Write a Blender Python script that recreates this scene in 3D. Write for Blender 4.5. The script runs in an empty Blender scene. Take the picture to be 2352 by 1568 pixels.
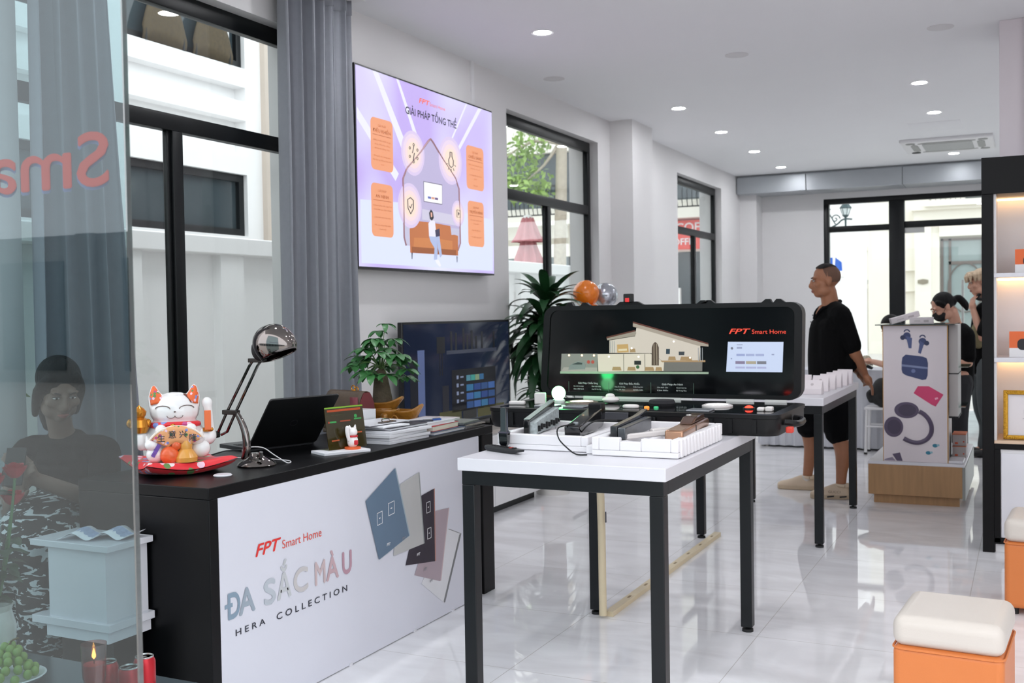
import bpy, math, random
from math import sin, cos, pi, radians
from mathutils import Vector as V, Matrix as M, noise as NZ
random.seed(7)
SC = bpy.context.scene
COL = SC.collection

# ------------------------------------------------------------------ camera
def make_camera():
    yaw, pit, rol = 0.45154, 0.0276, -0.015926
    fw = V((-sin(yaw)*cos(pit), cos(yaw)*cos(pit), -sin(pit)))
    r0 = V((cos(yaw), sin(yaw), 0)); u0 = r0.cross(fw)
    r = r0*cos(rol)+u0*sin(rol); u = -r0*sin(rol)+u0*cos(rol)
    cd = bpy.data.cameras.new('camera'); cd.sensor_width = 36; cd.lens = 37.54
    cd.clip_start = 0.05; cd.clip_end = 300
    co = bpy.data.objects.new('camera', cd); COL.objects.link(co)
    m = M((r, u, -fw)).transposed().to_4x4(); m.translation = (0, 0, 1.42)
    co.matrix_world = m; SC.camera = co
    cd.dof.use_dof = True; cd.dof.focus_distance = 3.9; cd.dof.aperture_fstop = 5.6
make_camera()

# ------------------------------------------------------------------ world and exposure
SC.view_settings.view_transform = 'Standard'; SC.view_settings.look = 'None'
SC.view_settings.gamma = 1; SC.view_settings.use_curve_mapping = False
SC.view_settings.exposure = 0.88
SC.cycles.use_denoising = True
SC.cycles.max_bounces = 10; SC.cycles.diffuse_bounces = 5; SC.cycles.glossy_bounces = 4
SC.cycles.transparent_max_bounces = 16; SC.cycles.transmission_bounces = 6
SC.cycles.caustics_reflective = False; SC.cycles.caustics_refractive = False
SC.cycles.sample_clamp_indirect = 6
def make_world():
    w = bpy.data.worlds.new('overcast sky'); SC.world = w; w.use_nodes = True
    nt = w.node_tree; bg = nt.nodes['Background']
    tc = nt.nodes.new('ShaderNodeTexCoord'); sp = nt.nodes.new('ShaderNodeSeparateXYZ')
    rp = nt.nodes.new('ShaderNodeValToRGB')
    mr = nt.nodes.new('ShaderNodeMapRange'); mr.inputs[1].default_value = -1
    nt.links.new(tc.outputs['Generated'], sp.inputs[0]); nt.links.new(sp.outputs[2], mr.inputs[0])
    nt.links.new(mr.outputs[0], rp.inputs[0]); nt.links.new(rp.outputs[0], bg.inputs[0])
    e = rp.color_ramp.elements
    e[0].position = 0.0; e[0].color = (.30, .30, .31, 1)
    e[1].position = 1.0; e[1].color = (1.0, 1.0, 1.04, 1)
    a = e.new(.49); a.color = (.38, .38, .39, 1)
    b = e.new(.54); b.color = (.86, .89, .94, 1)
    bg.inputs[1].default_value = 1.6
make_world()

# ------------------------------------------------------------------ materials
def lin(h):
    h = h.lstrip('#'); out = []
    for i in (0, 2, 4):
        c = int(h[i:i+2], 16)/255
        out.append(c/12.92 if c <= .04045 else ((c+.055)/1.055)**2.4)
    return (*out, 1)
MATS = {}
def mat(name, col='#888888', rough=.5, metal=0., spec=.5, vary=.06, ns=6., bump=0., bs=60., emit=None, es=0., coat=0., stretch=None, sheen=0.):
    if name in MATS: return MATS[name]
    m = bpy.data.materials.new(name); m.use_nodes = True; nt = m.node_tree; L = nt.links.new
    p = nt.nodes['Principled BSDF']
    tc = nt.nodes.new('ShaderNodeTexCoord'); mp = nt.nodes.new('ShaderNodeMapping')
    if stretch: mp.inputs['Scale'].default_value = stretch
    L(tc.outputs['Object'], mp.inputs[0])
    nz = nt.nodes.new('ShaderNodeTexNoise'); nz.inputs['Scale'].default_value = ns; nz.inputs['Detail'].default_value = 3
    L(mp.outputs[0], nz.inputs[0])
    mx = nt.nodes.new('ShaderNodeMix'); mx.data_type = 'RGBA'
    c = lin(col)
    mx.inputs[6].default_value = tuple(max(0, x*(1-vary)) for x in c[:3])+(1,)
    mx.inputs[7].default_value = tuple(min(1, x*(1+vary)) for x in c[:3])+(1,)
    L(nz.outputs[0], mx.inputs[0]); L(mx.outputs[2], p.inputs['Base Color'])
    p.inputs['Roughness'].default_value = rough; p.inputs['Metallic'].default_value = metal
    p.inputs['Specular IOR Level'].default_value = spec; p.inputs['Coat Weight'].default_value = coat
    p.inputs['Sheen Weight'].default_value = sheen
    if bump:
        n2 = nt.nodes.new('ShaderNodeTexNoise'); n2.inputs['Scale'].default_value = bs
        bp = nt.nodes.new('ShaderNodeBump'); bp.inputs['Strength'].default_value = bump; bp.inputs['Distance'].default_value = .01
        L(mp.outputs[0], n2.inputs[0]); L(n2.outputs[0], bp.inputs['Height']); L(bp.outputs[0], p.inputs['Normal'])
    if emit: p.inputs['Emission Color'].default_value = lin(emit); p.inputs['Emission Strength'].default_value = es
    MATS[name] = m
    return m
def glass(name, tint='#e8f2f0', refl=.06, graz=.5, rough=0.):
    """thin sheet glass: clear with a fresnel reflection"""
    if name in MATS: return MATS[name]
    m = bpy.data.materials.new(name); m.use_nodes = True; nt = m.node_tree; L = nt.links.new
    nt.nodes.remove(nt.nodes['Principled BSDF'])
    tr = nt.nodes.new('ShaderNodeBsdfTransparent'); tr.inputs[0].default_value = lin(tint)
    gl = nt.nodes.new('ShaderNodeBsdfGlossy'); gl.inputs['Roughness'].default_value = rough
    lw = nt.nodes.new('ShaderNodeLayerWeight'); lw.inputs[0].default_value = .5
    mr = nt.nodes.new('ShaderNodeMapRange'); mr.inputs[3].default_value = refl; mr.inputs[4].default_value = graz
    pw = nt.nodes.new('ShaderNodeMath'); pw.operation = 'POWER'; pw.inputs[1].default_value = 3
    mx = nt.nodes.new('ShaderNodeMixShader')
    L(lw.outputs['Facing'], pw.inputs[0]); L(pw.outputs[0], mr.inputs[0]); L(mr.outputs[0], mx.inputs[0]); L(tr.outputs[0], mx.inputs[1]); L(gl.outputs[0], mx.inputs[2])
    L(mx.outputs[0], nt.nodes['Material Output'].inputs[0])
    MATS[name] = m
    return m

# ------------------------------------------------------------------ mesh building
class MB:
    def __init__(s): s.v = []; s.f = []; s.mi = []; s.k = 0; s.T = None
    def add(s, vs, fs):
        o = len(s.v)
        for p in vs:
            p = V(p); s.v.append(tuple(s.T @ p) if s.T else tuple(p))
        for f in fs: s.f.append([i+o for i in f]); s.mi.append(s.k)
        return s
    def bx(s, x0, x1, y0, y1, z0, z1):
        vs = [(x, y, z) for z in (z0, z1) for y in (y0, y1) for x in (x0, x1)]
        return s.add(vs, [(0,2,3,1),(4,5,7,6),(0,1,5,4),(2,6,7,3),(0,4,6,2),(1,3,7,5)])
    def box(s, c, d, rot=None):
        t = s.T; m = M.Translation(V(c))
        if rot is not None: m = m @ (rot if isinstance(rot, M) else M.Rotation(rot, 4, 'Z'))
        s.T = t @ m if t else m
        s.bx(-d[0]/2, d[0]/2, -d[1]/2, d[1]/2, -d[2]/2, d[2]/2); s.T = t
        return s
    def ring_faces(s, rings, n, closed=True, caps=True):
        fs = []
        for i in range(rings-1):
            for j in range(n if closed else n-1):
                a = i*n+j; b = i*n+(j+1) % n
                fs.append((a, b, b+n, a+n))
        if caps: fs.append(tuple(range(n-1, -1, -1))); fs.append(tuple((rings-1)*n+j for j in range(n)))
        return fs
    def loft(s, rings, caps=True):
        n = len(rings[0]); return s.add([p for r in rings for p in r], s.ring_faces(len(rings), n, True, caps))
    def tube(s, pts, r, n=8, sub=0, flat=1., up=None):
        pts = [V(p) for p in pts]; rs = list(r) if isinstance(r, (list, tuple)) else [r]*len(pts)
        if sub: pts, rs = smooth_path(pts, rs, sub)
        rings = []; u = None
        for i, p in enumerate(pts):
            t = (pts[min(i+1, len(pts)-1)]-pts[max(i-1, 0)])
            t = t.normalized() if t.length > 1e-9 else V((0, 0, 1))
            if u is None:
                h = V(up) if up else (V((0, 0, 1)) if abs(t.z) < .9 else V((1, 0, 0)))
                u = (h-t*h.dot(t)).normalized()
            else:
                u = (u-t*u.dot(t)); u = u.normalized() if u.length > 1e-9 else V((1, 0, 0))
            w = t.cross(u)
            rings.append([p+(u*cos(a)*flat+w*sin(a))*rs[i] for a in [2*pi*j/n for j in range(n)]])
        return s.loft(rings)
    def limb(s, pts, rs, n=12, sub=4):
        """round-ended tapering limb"""
        pts, rs = smooth_path([V(p) for p in pts], list(rs), sub)
        s.tube(pts, rs, n); s.sph(pts[0], rs[0]*.995, 10, 6); s.sph(pts[-1], rs[-1]*.995, 10, 6)
        return s
    def sph(s, c, r, nu=16, nv=10, rot=None):
        r = (r, r, r) if isinstance(r, (int, float)) else r
        c = V(c); vs = [V((0, 0, -1))]; 
        for i in range(1, nv):
            a = -pi/2+pi*i/nv
            for j in range(nu): b = 2*pi*j/nu; vs.append(V((cos(a)*cos(b), cos(a)*sin(b), sin(a))))
        vs.append(V((0, 0, 1))); fs = []
        for j in range(nu): fs.append((0, 1+(j+1) % nu, 1+j))
        for i in range(nv-2):
            for j in range(nu):
                a = 1+i*nu+j; b = 1+i*nu+(j+1) % nu; fs.append((a, b, b+nu, a+nu))
        k = 1+(nv-2)*nu
        for j in range(nu): fs.append((k+j, k+(j+1) % nu, len(vs)-1))
        out = []
        for p in vs:
            p = V((p.x*r[0], p.y*r[1], p.z*r[2]))
            if rot is not None: p = rot @ p
            out.append(c+p)
        return s.add(out, fs)
    def lathe(s, prof, n=24, c=(0, 0, 0), rot=None, caps=True):
        c = V(c); rings = []
        for r, z in prof:
            ring = []
            for j in range(n):
                p = V((r*cos(2*pi*j/n), r*sin(2*pi*j/n), z))
                if rot is not None: p = rot @ p
                ring.append(c+p)
            rings.append(ring)
        return s.loft(rings, caps)
    def prism(s, poly, o, ux, uy, h, h0=0.):
        """polygon in the plane o + a*ux + b*uy, extruded along ux x uy from h0 to h"""
        o, ux, uy = V(o), V(ux), V(uy); n = ux.cross(uy).normalized(); k = len(poly)
        vs = [o+ux*a+uy*b+n*h0 for a, b in poly]+[o+ux*a+uy*b+n*h for a, b in poly]
        ar = sum(poly[i][0]*poly[(i+1) % k][1]-poly[(i+1) % k][0]*poly[i][1] for i in range(k))
        fs = [tuple(range(k-1, -1, -1)), tuple(range(k, 2*k))]+[(i, (i+1) % k, (i+1) % k+k, i+k) for i in range(k)]
        if ar < 0: fs = [tuple(reversed(f)) for f in fs]
        return s.add(vs, fs)
    def grid(s, fn, nu, nv, closed=False):
        vs = [fn(i/(nu-1), j/(nv-1)) for i in range(nu) for j in range(nv)]
        return s.add(vs, s.ring_faces(nu, nv, closed, False))
    def cyl(s, p0, p1, r0, r1=None, n=20):
        return s.tube([p0, p1], [r0, r0 if r1 is None else r1], n)
    def build(s, name, mats, parent=None, smooth=35, bevel=0., local=False, solid=0., seg=2, subd=0):
        me = bpy.data.meshes.new(name); me.from_pydata(s.v, [], s.f)
        if not isinstance(mats, (list, tuple)): mats = [mats]
        for m in mats: me.materials.append(m)
        if len(mats) > 1:
            for p, k in zip(me.polygons, s.mi): p.material_index = k
        if smooth:
            for p in me.polygons: p.use_smooth = True
            if smooth < 180: me.set_sharp_from_angle(angle=radians(smooth))
        me.update()
        o = bpy.data.objects.new(name, me); COL.objects.link(o)
        if solid: d = o.modifiers.new('thickness', 'SOLIDIFY'); d.thickness = solid; d.offset = 0
        if bevel:
            d = o.modifiers.new('bevel', 'BEVEL'); d.width = bevel; d.segments = seg; d.limit_method = 'ANGLE'; d.angle_limit = radians(40)
            for p in me.polygons: p.use_smooth = True
            d.harden_normals = False
        if subd: d = o.modifiers.new('subdivision', 'SUBSURF'); d.levels = subd; d.render_levels = subd
        par(o, parent, local)
        return o
def par(o, parent, local=False):
    if parent is None: return
    o.parent = parent
    if not local and parent.type == 'EMPTY': o.matrix_parent_inverse = parent.matrix_basis.inverted()
def smooth_path(pts, rs, sub):
    P = []; R = []
    for i in range(len(pts)-1):
        p0 = pts[max(i-1, 0)]; p1 = pts[i]; p2 = pts[i+1]; p3 = pts[min(i+2, len(pts)-1)]
        for k in range(sub):
            t = k/sub
            P.append(.5*((2*p1)+(p2-p0)*t+(2*p0-5*p1+4*p2-p3)*t*t+(3*p1-p0-3*p2+p3)*t**3))
            R.append(rs[i]*(1-t)+rs[i+1]*t)
    P.append(pts[-1]); R.append(rs[-1])
    return P, R
def rrect(x0, x1, y0, y1, r, n=5):
    out = []
    for cx, cy, a in ((x1-r, y0+r, -90), (x1-r, y1-r, 0), (x0+r, y1-r, 90), (x0+r, y0+r, 180)):
        for k in range(n+1): t = radians(a+90*k/n); out.append((cx+r*cos(t), cy+r*sin(t)))
    return out
def circ(cx, cy, r, n=28, ry=None): return [(cx+r*cos(2*pi*k/n), cy+(ry or r)*sin(2*pi*k/n)) for k in range(n)]
def fuse(mb, name, m, parent=None, voxel=.006, smooth=4, fac=.5):
    """weld overlapping closed shapes into one continuous skin"""
    me = bpy.data.meshes.new(name); me.from_pydata(mb.v, [], mb.f)
    t = bpy.data.objects.new(name, me); COL.objects.link(t)
    r = t.modifiers.new('r', 'REMESH'); r.mode = 'VOXEL'; r.voxel_size = voxel
    if smooth: k = t.modifiers.new('s', 'SMOOTH'); k.iterations = smooth; k.factor = fac
    dg = bpy.context.evaluated_depsgraph_get(); nm = bpy.data.meshes.new_from_object(t.evaluated_get(dg))
    bpy.data.objects.remove(t); bpy.data.meshes.remove(me); nm.name = name
    for p in nm.polygons: p.use_smooth = True
    nm.materials.clear(); nm.materials.append(m)
    o = bpy.data.objects.new(name, nm); COL.objects.link(o); par(o, parent)
    return o
def thing(name, label, cat, loc=(0, 0, 0), rz=0, group=None):
    o = bpy.data.objects.new(name, None); COL.objects.link(o); o.empty_display_size = .05
    o.location = loc; o.rotation_euler = (0, 0, rz)
    o.matrix_basis = M.Translation(V(loc)) @ M.Rotation(rz, 4, 'Z')
    return tag(o, label, cat, group)
def tag(o, label, cat, group=None, kind=None):
    o['label'] = label; o['category'] = cat
    if group: o['group'] = group
    if kind: o['kind'] = kind
    return o
def struct(o): o['kind'] = 'structure'; return o
def lab(o, s): o['label'] = s; return o
def dup(root, loc=None, rz=None, label=None):
    r = root.copy(); COL.objects.link(r)
    if loc is not None: r.location = loc
    if rz is not None: r.rotation_euler = (0, 0, rz)
    if label: r['label'] = label
    for ch in list(root.children):
        c = ch.copy(); COL.objects.link(c); c.parent = r
        for g in list(ch.children):
            d = g.copy(); COL.objects.link(d); d.parent = c
    return r
def text(name, body, m, o, ux, uy, h, parent=None, width=None, align='LEFT', bold=0., shear=0., depth=.0006, space=1.):
    """lettering of capital height h, standing at o, reading along ux with uy up"""
    cu = bpy.data.curves.new(name, 'FONT'); cu.body = body; cu.align_x = align; cu.shear = shear
    cu.space_character = space; cu.resolution_u = 4; cu.size = 1
    t = bpy.data.objects.new(name, cu); COL.objects.link(t)
    dg = bpy.context.evaluated_depsgraph_get(); dg.update()
    me = bpy.data.meshes.new_from_object(t.evaluated_get(dg)); bpy.data.objects.remove(t)
    s = h/.69; xs = [v.co.x for v in me.vertices]
    sx = s if not width or not xs else width/max(1e-6, (max(xs)-min(xs)))
    ux, uy, o = V(ux), V(uy), V(o); n = ux.cross(uy).normalized()
    pts = [v.co.copy() for v in me.vertices]; fs = [list(p.vertices) for p in me.polygons]; vs = []; ff = []
    b = bold*.8                     # heavier weights are struck five times, each a hair further out
    for k, (dx, dy) in enumerate(((0, 0), (b, 0), (-b, 0), (0, b), (0, -b)) if b else ((0, 0),)):
        q = len(vs); vs += [o+ux*((p.x+dx)*sx)+uy*((p.y+dy)*s)+n*(depth+k*1.2e-4) for p in pts]; ff += [[i+q for i in f] for f in fs]
    bpy.data.meshes.remove(me); me = bpy.data.meshes.new(name); me.from_pydata(vs, [], ff); me.materials.append(m); me.update()
    ob = bpy.data.objects.new(name, me); COL.objects.link(ob); par(ob, parent)
    return ob
UX, UY, UZ = V((1, 0, 0)), V((0, 1, 0)), V((0, 0, 1))
def RX(a): return M.Rotation(radians(a), 4, 'X')
def RY(a): return M.Rotation(radians(a), 4, 'Y')
def RZ(a): return M.Rotation(radians(a), 4, 'Z')
# ------------------------------------------------------------------ shared materials
WALL = mat('wall paint', '#dedcdc', .6, vary=.02, ns=2, bump=.03, bs=90)
CEIL = mat('ceiling paint', '#eaeaec', .7, vary=.015, ns=2)
WHITE = mat('white laminate', '#d8d7dc', .28, vary=.01)
WHITE2 = mat('white board', '#e4e3e4', .4, vary=.02)
BLACK = mat('black powder coated steel', '#0d1013', .38, spec=.35, vary=.12, ns=20)
BLK = mat('black laminate', '#08080a', .4, spec=.2, vary=.15)
ALU = mat('black window aluminium', '#0a0d0f', .38, spec=.3, vary=.08)
PANE = glass('window glass', '#f2f6f5', .04, .45)
CHROME = mat('dark chrome', '#7d7774', .08, 1., vary=.02)
STEEL = mat('brushed steel', '#b9b9b6', .3, 1.)
RUBBER = mat('black rubber', '#101113', .6)
DKPL = mat('black plastic', '#08090b', .42, spec=.3, bump=.05, bs=300)
PAPER = mat('white paper', '#e6e6ea', .7, vary=.02)
RED = mat('printed red', '#e0352f', .5)
INK = mat('printed dark ink', '#33343f', .5)
WPRINT = mat('printed white', '#e8e8ea', .5)
SKIN = mat('skin', '#a06c4e', .5, vary=.06, ns=14)
SKIN2 = mat('fair skin', '#c2937c', .5, vary=.05, ns=14)
HAIR = mat('black hair', '#070606', .55, spec=.2, bump=.4, bs=90, stretch=(1, 1, .15))
CLOTHB = mat('black cloth', '#060607', .9, spec=.15, bump=.1, bs=200)
CREAM = mat('cream wall outside', '#eeeae0', .8, vary=.03, ns=1.5)
OUTW = mat('white wall outside', '#f9f8f8', .8, vary=.03, ns=1.5)
DGLASS = mat('dark window glass outside', '#3c474c', .08, spec=.6, vary=.25, ns=1.2)

# floor tiles: polished pale marble with fine joints
def tile_mat():
    m = bpy.data.materials.new('polished marble tiles'); m.use_nodes = True; nt = m.node_tree; L = nt.links.new
    p = nt.nodes['Principled BSDF']; tc = nt.nodes.new('ShaderNodeTexCoord')
    nz = nt.nodes.new('ShaderNodeTexNoise'); nz.inputs['Scale'].default_value = 1.3; nz.inputs['Detail'].default_value = 7; nz.inputs['Distortion'].default_value = 1.4
    mp = nt.nodes.new('ShaderNodeMapping'); mp.inputs['Rotation'].default_value = (0, 0, .6); mp.inputs['Scale'].default_value = (1, 2.6, 1)
    L(tc.outputs['Object'], mp.inputs[0]); L(mp.outputs[0], nz.inputs[0])
    rp = nt.nodes.new('ShaderNodeValToRGB'); e = rp.color_ramp.elements
    e[0].position = .34; e[0].color = lin('#e2e1e3'); e[1].position = .62; e[1].color = lin('#f2f2f4')
    L(nz.outputs[0], rp.inputs[0])
    sp = nt.nodes.new('ShaderNodeSeparateXYZ'); L(tc.outputs['Object'], sp.inputs[0])
    fac = None
    for ax, off in ((0, 1.065), (1, -4.58)):
        a = nt.nodes.new('ShaderNodeMath'); a.operation = 'ADD'; a.inputs[1].default_value = off+80.0012
        b = nt.nodes.new('ShaderNodeMath'); b.operation = 'MODULO'; b.inputs[1].default_value = .8
        c = nt.nodes.new('ShaderNodeMath'); c.operation = 'LESS_THAN'; c.inputs[1].default_value = .0035
        L(sp.outputs[ax], a.inputs[0]); L(a.outputs[0], b.inputs[0]); L(b.outputs[0], c.inputs[0])
        if fac is None: fac = c
        else:
            d = nt.nodes.new('ShaderNodeMath'); d.operation = 'MAXIMUM'; L(fac.outputs[0], d.inputs[0]); L(c.outputs[0], d.inputs[1]); fac = d
    mx = nt.nodes.new('ShaderNodeMix'); mx.data_type = 'RGBA'; mx.inputs[7].default_value = lin('#c9c6c3')
    L(rp.outputs[0], mx.inputs[6]); L(fac.outputs[0], mx.inputs[0]); L(mx.outputs[2], p.inputs['Base Color'])
    p.inputs['Roughness'].default_value = .025; p.inputs['Specular IOR Level'].default_value = .6
    n2 = nt.nodes.new('ShaderNodeTexNoise'); n2.inputs['Scale'].default_value = 2.2
    bp = nt.nodes.new('ShaderNodeBump'); bp.inputs['Strength'].default_value = .02; bp.inputs['Distance'].default_value = .02
    L(tc.outputs['Object'], n2.inputs[0]); L(n2.outputs[0], bp.inputs['Height']); L(bp.outputs[0], p.inputs['Normal'])
    return m
TILE = tile_mat()
struct(MB().bx(-3.7, 4.6, 1.7, 15.55, -.1, 0).build('floor', TILE, smooth=0))
PAVE = mat('grey paving outside', '#bdb9b4', .8, vary=.1, ns=3, bump=.1, bs=20)
struct(MB().bx(-60, 60, -30, 90, -.3, -.1).build('ground', PAVE, smooth=0))
struct(MB().bx(-4.1, 4.9, 1.7, 15.7, 3.27, 3.36).build('ceiling', CEIL, smooth=0))

# left wall with three tall windows
HZ, SZ, XI, XO = 3.02, .42, -3.7, -4.0
WIN = [(3.06, 5.04), (7.59, 9.57), (12.12, 14.10)]
mb = MB(); y = 2.92
for a, b in WIN: mb.bx(XO, XI, y, a, -.1, 3.27); mb.bx(XO, XI, a, b, HZ, 3.27); mb.bx(XO, XI, a, b, -.1, SZ); y = b
mb.bx(XO, XI, y, 15.55, -.1, 3.27)
mb.bx(-3.7, -3.464, 9.89, 10.5, 0, 3.27)       # pilaster between the windows
mb.bx(-3.7, -3.46, 15.1, 15.45, 0, 3.27)       # corner post under the duct
struct(mb.build('wall_left', WALL, smooth=0))
def window(n, a, b):
    x0, x1 = -3.832, -3.782; w = .065; tr0, tr1 = 2.335, 2.417; my = (a+b)/2
    f = MB(); f.bx(x0, x1, a, b, HZ-.09, HZ); f.bx(x0, x1, a, b, SZ, SZ+.08)
    f.bx(x0, x1, a, a+w, SZ+.08, HZ-.09); f.bx(x0, x1, b-w, b, SZ+.08, HZ-.09)
    f.bx(x0, x1+.004, a+w, b-w, tr0, tr1); f.bx(x0, x1+.004, my-.035, my+.035, SZ+.08, tr0)
    f.bx(x0+.01, x1-.012, my-.06, my-.035, SZ+.08, tr0)
    fo = struct(f.build('window_%d' % n, ALU, smooth=0, bevel=.003))
    for p in ((a+w, b-w, tr1, HZ-.09), (a+w, my-.06, SZ+.08, tr0), (my+.035, b-w, SZ+.08, tr0)):
        MB().bx(-3.812, -3.806, *p).build('pane', PANE, fo, smooth=0)
for i, (a, b) in enumerate(WIN): window(i+1, a, b)

# far wall with the glazed street front
YB = 15.45; DX0, DX1, DH = -2.6, 3.2, 2.93
mb = MB(); mb.bx(-3.7, DX0, YB, YB+.25, -.1, 3.27); mb.bx(DX0, DX1, YB, YB+.25, DH, 3.27); mb.bx(DX1, 4.6, YB, YB+.25, -.1, 3.27)
struct(mb.build('wall_back', WALL, smooth=0))
def street_front():
    y0, y1 = YB+.02, YB+.12
    f = MB(); f.bx(DX0, DX1, y0, y1, DH-.075, DH)
    for x in (DX0, DX1-.07): f.bx(x, x+.07, y0, y1, 0, DH-.075)
    f.bx(DX0+.07, -1.73, y0, y1, 2.465, 2.545); f.bx(-1.53, DX1-.07, y0, y1, 2.485, 2.57)
    f.bx(-1.73, -1.53, y0-.03, y1, 0, DH-.075); f.bx(.9, 1.0, y0, y1, 0, DH-.075)
    fo = struct(f.build('door_1', ALU, smooth=0, bevel=.003))
    for p in ((DX0+.07, -1.73, 2.545, DH-.075), (-1.53, .9, 2.57, DH-.075), (1., DX1-.07, 2.57, DH-.075), (DX0+.07, -1.73, .02, 2.465), (-1.52, -.3, .02, 2.475), (-.29, .89, .02, 2.475), (1.01, DX1-.07, .02, 2.475)):
        MB().bx(p[0], p[1], YB+.065, YB+.075, p[2], p[3]).build('pane', PANE, fo, smooth=0)
    MB().bx(-1.53, -1.28, YB+.05, YB+.09, 2.41, 2.482).build('door_clamp', STEEL, fo, bevel=.003)
    for x in (-.8, -.2):
        h = MB(); h.cyl((x, YB-.03, .95), (x, YB-.03, 1.75), .016)
        for z in (1.05, 1.65): h.cyl((x, YB-.03, z), (x, YB+.07, z), .008)
        h.build('door_handle', STEEL, fo)
street_front()
struct(MB().bx(4.6, 4.9, 1.7, 15.7, -.1, 3.27).build('wall_right', WALL, smooth=0))
# white column behind the shelf cabinet
mb = MB(); mb.bx(-.174, 1.0, 7.72, 8.3, 0, 3.27); mb.bx(-.03, 1.05, 7.69, 8.33, 0, 3.27)
struct(mb.build('trim_1', mat('column paint', '#e2dade', .5, vary=.02), smooth=0, bevel=.004))
# thin cable trunking up to the ceiling above the lit sign
struct(MB().bx(-3.7, -3.685, 6.99, 7.03, 2.9, 3.27).build('trim_2', WHITE2, smooth=0))
# metal air duct along the far wall
DUCT = mat('galvanised duct sheet', '#a7abaf', .38, .35, vary=.06, ns=4)
t = thing('air_duct', 'long grey sheet metal air duct under the ceiling above the glass street front', 'duct', (-1, 15.1, 3.0))
for a, b in ((-3.69, -2.742), (-2.736, -1.5), (-1.494, -.25), (-.244, 1.0), (1.006, 2.25)):
    MB().bx(a, b, 14.9, 15.44, 3.012, 3.245).build('duct_section', DUCT, t, bevel=.004)
MB().bx(-3.68, 2.24, 14.95, 15.4, 3.235, 3.27).build('hanger_rail', DUCT, t, smooth=0)

# ------------------------------------------------------------------ recessed ceiling lights and the air conditioner
LITW = mat('lit lamp diffuser', '#ffffff', .5, emit='#f4f6fa', es=150.)
def downlight(label, x, y):
    t = thing('recessed_downlight', label, 'ceiling light', (x, y, 3.27), 0, 'ceiling downlights')
    MB().lathe([(.058, -.002), (.075, -.004), (.078, -.001), (.078, .012), (.058, .012)], 28, caps=False).build('trim_ring', WHITE2, t, local=True)
    MB().lathe([(.0, -.001), (.058, -.001), (.058, .008), (0., .008)], 28).build('diffuser', LITW, t, local=True)
    return t
dl0 = downlight('lit round ceiling downlight nearest the camera, above the lit wall sign', -2.906, 6.53)
for (x, y, l) in ((-2.906, 9.59, 'lit round downlight in the left ceiling row, second from the camera'),
                  (-2.906, 11.1, 'lit round downlight in the left ceiling row, third from the camera'),
                  (-2.923, 12.68, 'lit round downlight in the left ceiling row, fourth from the camera'),
                  (-2.945, 14.28, 'lit round downlight in the left ceiling row, farthest, just before the duct'),
                  (-.819, 9.53, 'lit round downlight in the right ceiling row, nearest the camera'),
                  (-.819, 11.06, 'lit round downlight in the right ceiling row, between the first one and the air conditioner'),
                  (-.827, 14.155, 'lit round downlight seen against the far edge of the ceiling air conditioner')):
    dup(dl0, (x, y, 3.27), None, l)
for x, y in ((-2.906, 5.0), (-2.906, 3.47), (-.819, 5.0), (-.819, 3.47), (1.27, 3.47), (1.27, 6.53), (1.27, 9.53), (1.27, 12.6), (3.36, 5.0), (3.36, 8.06), (3.36, 11.1)):  # further downlights out of view, added to raise the room's light level
    dup(dl0, (x, y, 3.27), None, 'added unseen round ceiling downlight outside the picture, above or right of the view')
SPK = mat('unlit fitting grey', '#d6d4d5', .6)
def cover(label, x, y):
    o = MB().lathe([(0, -.003), (.085, -.003), (.085, .004), (0, .004)], 28, c=(x, y, 3.27)).build('ceiling_cover', SPK)
    return tag(o, label, 'ceiling plate', 'blank round ceiling plates')
cover('faint round grey plate in the ceiling right, near the white column', -.53, 7.71)
cover('faint round grey plate in the ceiling above the middle of the room', -1.921, 7.8)
cover('faint round grey plate in the ceiling close to the left wall, past the sign', -3.403, 7.86)
def aircon():
    x0, x1, y0, y1 = -1.31, -.35, 12.7, 13.72; cx, cy = (x0+x1)/2, (y0+y1)/2
    t = thing('ceiling_air_conditioner', 'white square cassette air conditioner set in the ceiling', 'air conditioner', (cx, cy, 3.27))
    MB().bx(x0, x1, y0, y1, 3.235, 3.275).build('panel', WHITE2, t, bevel=.012)
    g = MB(); g.prism(rrect(x0+.22, x1-.22, y0+.22, y1-.22, .03), (0, 0, 3.228), UX, UY, .01)
    g.build('intake_grille', mat('grille grey', '#aeb0ae', .6, vary=.15, ns=40), t)
    gr = mat('louvre grey', '#9a9b98', .5)  # one flat grey for the louvres and most corner caps
    for k in range(4):
        m = MB(); m.T = M.Translation((cx, cy, 3.229)) @ RZ(90*k)
        m.prism([(-.3, .345), (-.2, .31), (.2, .31), (.3, .345), (.2, .385), (-.2, .385)], (0, 0, 0), UX, UY, .01)
        m.build('air_louvre', gr, t)
    for k in range(4):
        m = MB(); m.T = M.Translation((cx, cy, 3.228)) @ RZ(90*k+45); m.lathe([(0, 0), (.05, 0), (.05, .01), (0, .01)], 16, (0, .53, 0)); m.build('corner_cap', RUBBER if k in (0,) else gr, t)
aircon()
struct(MB().bx(-1.12, -.62, 11.62, 12.2, 3.2665, 3.272).build('trim_3', CEIL, smooth=0, bevel=.002))
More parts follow.
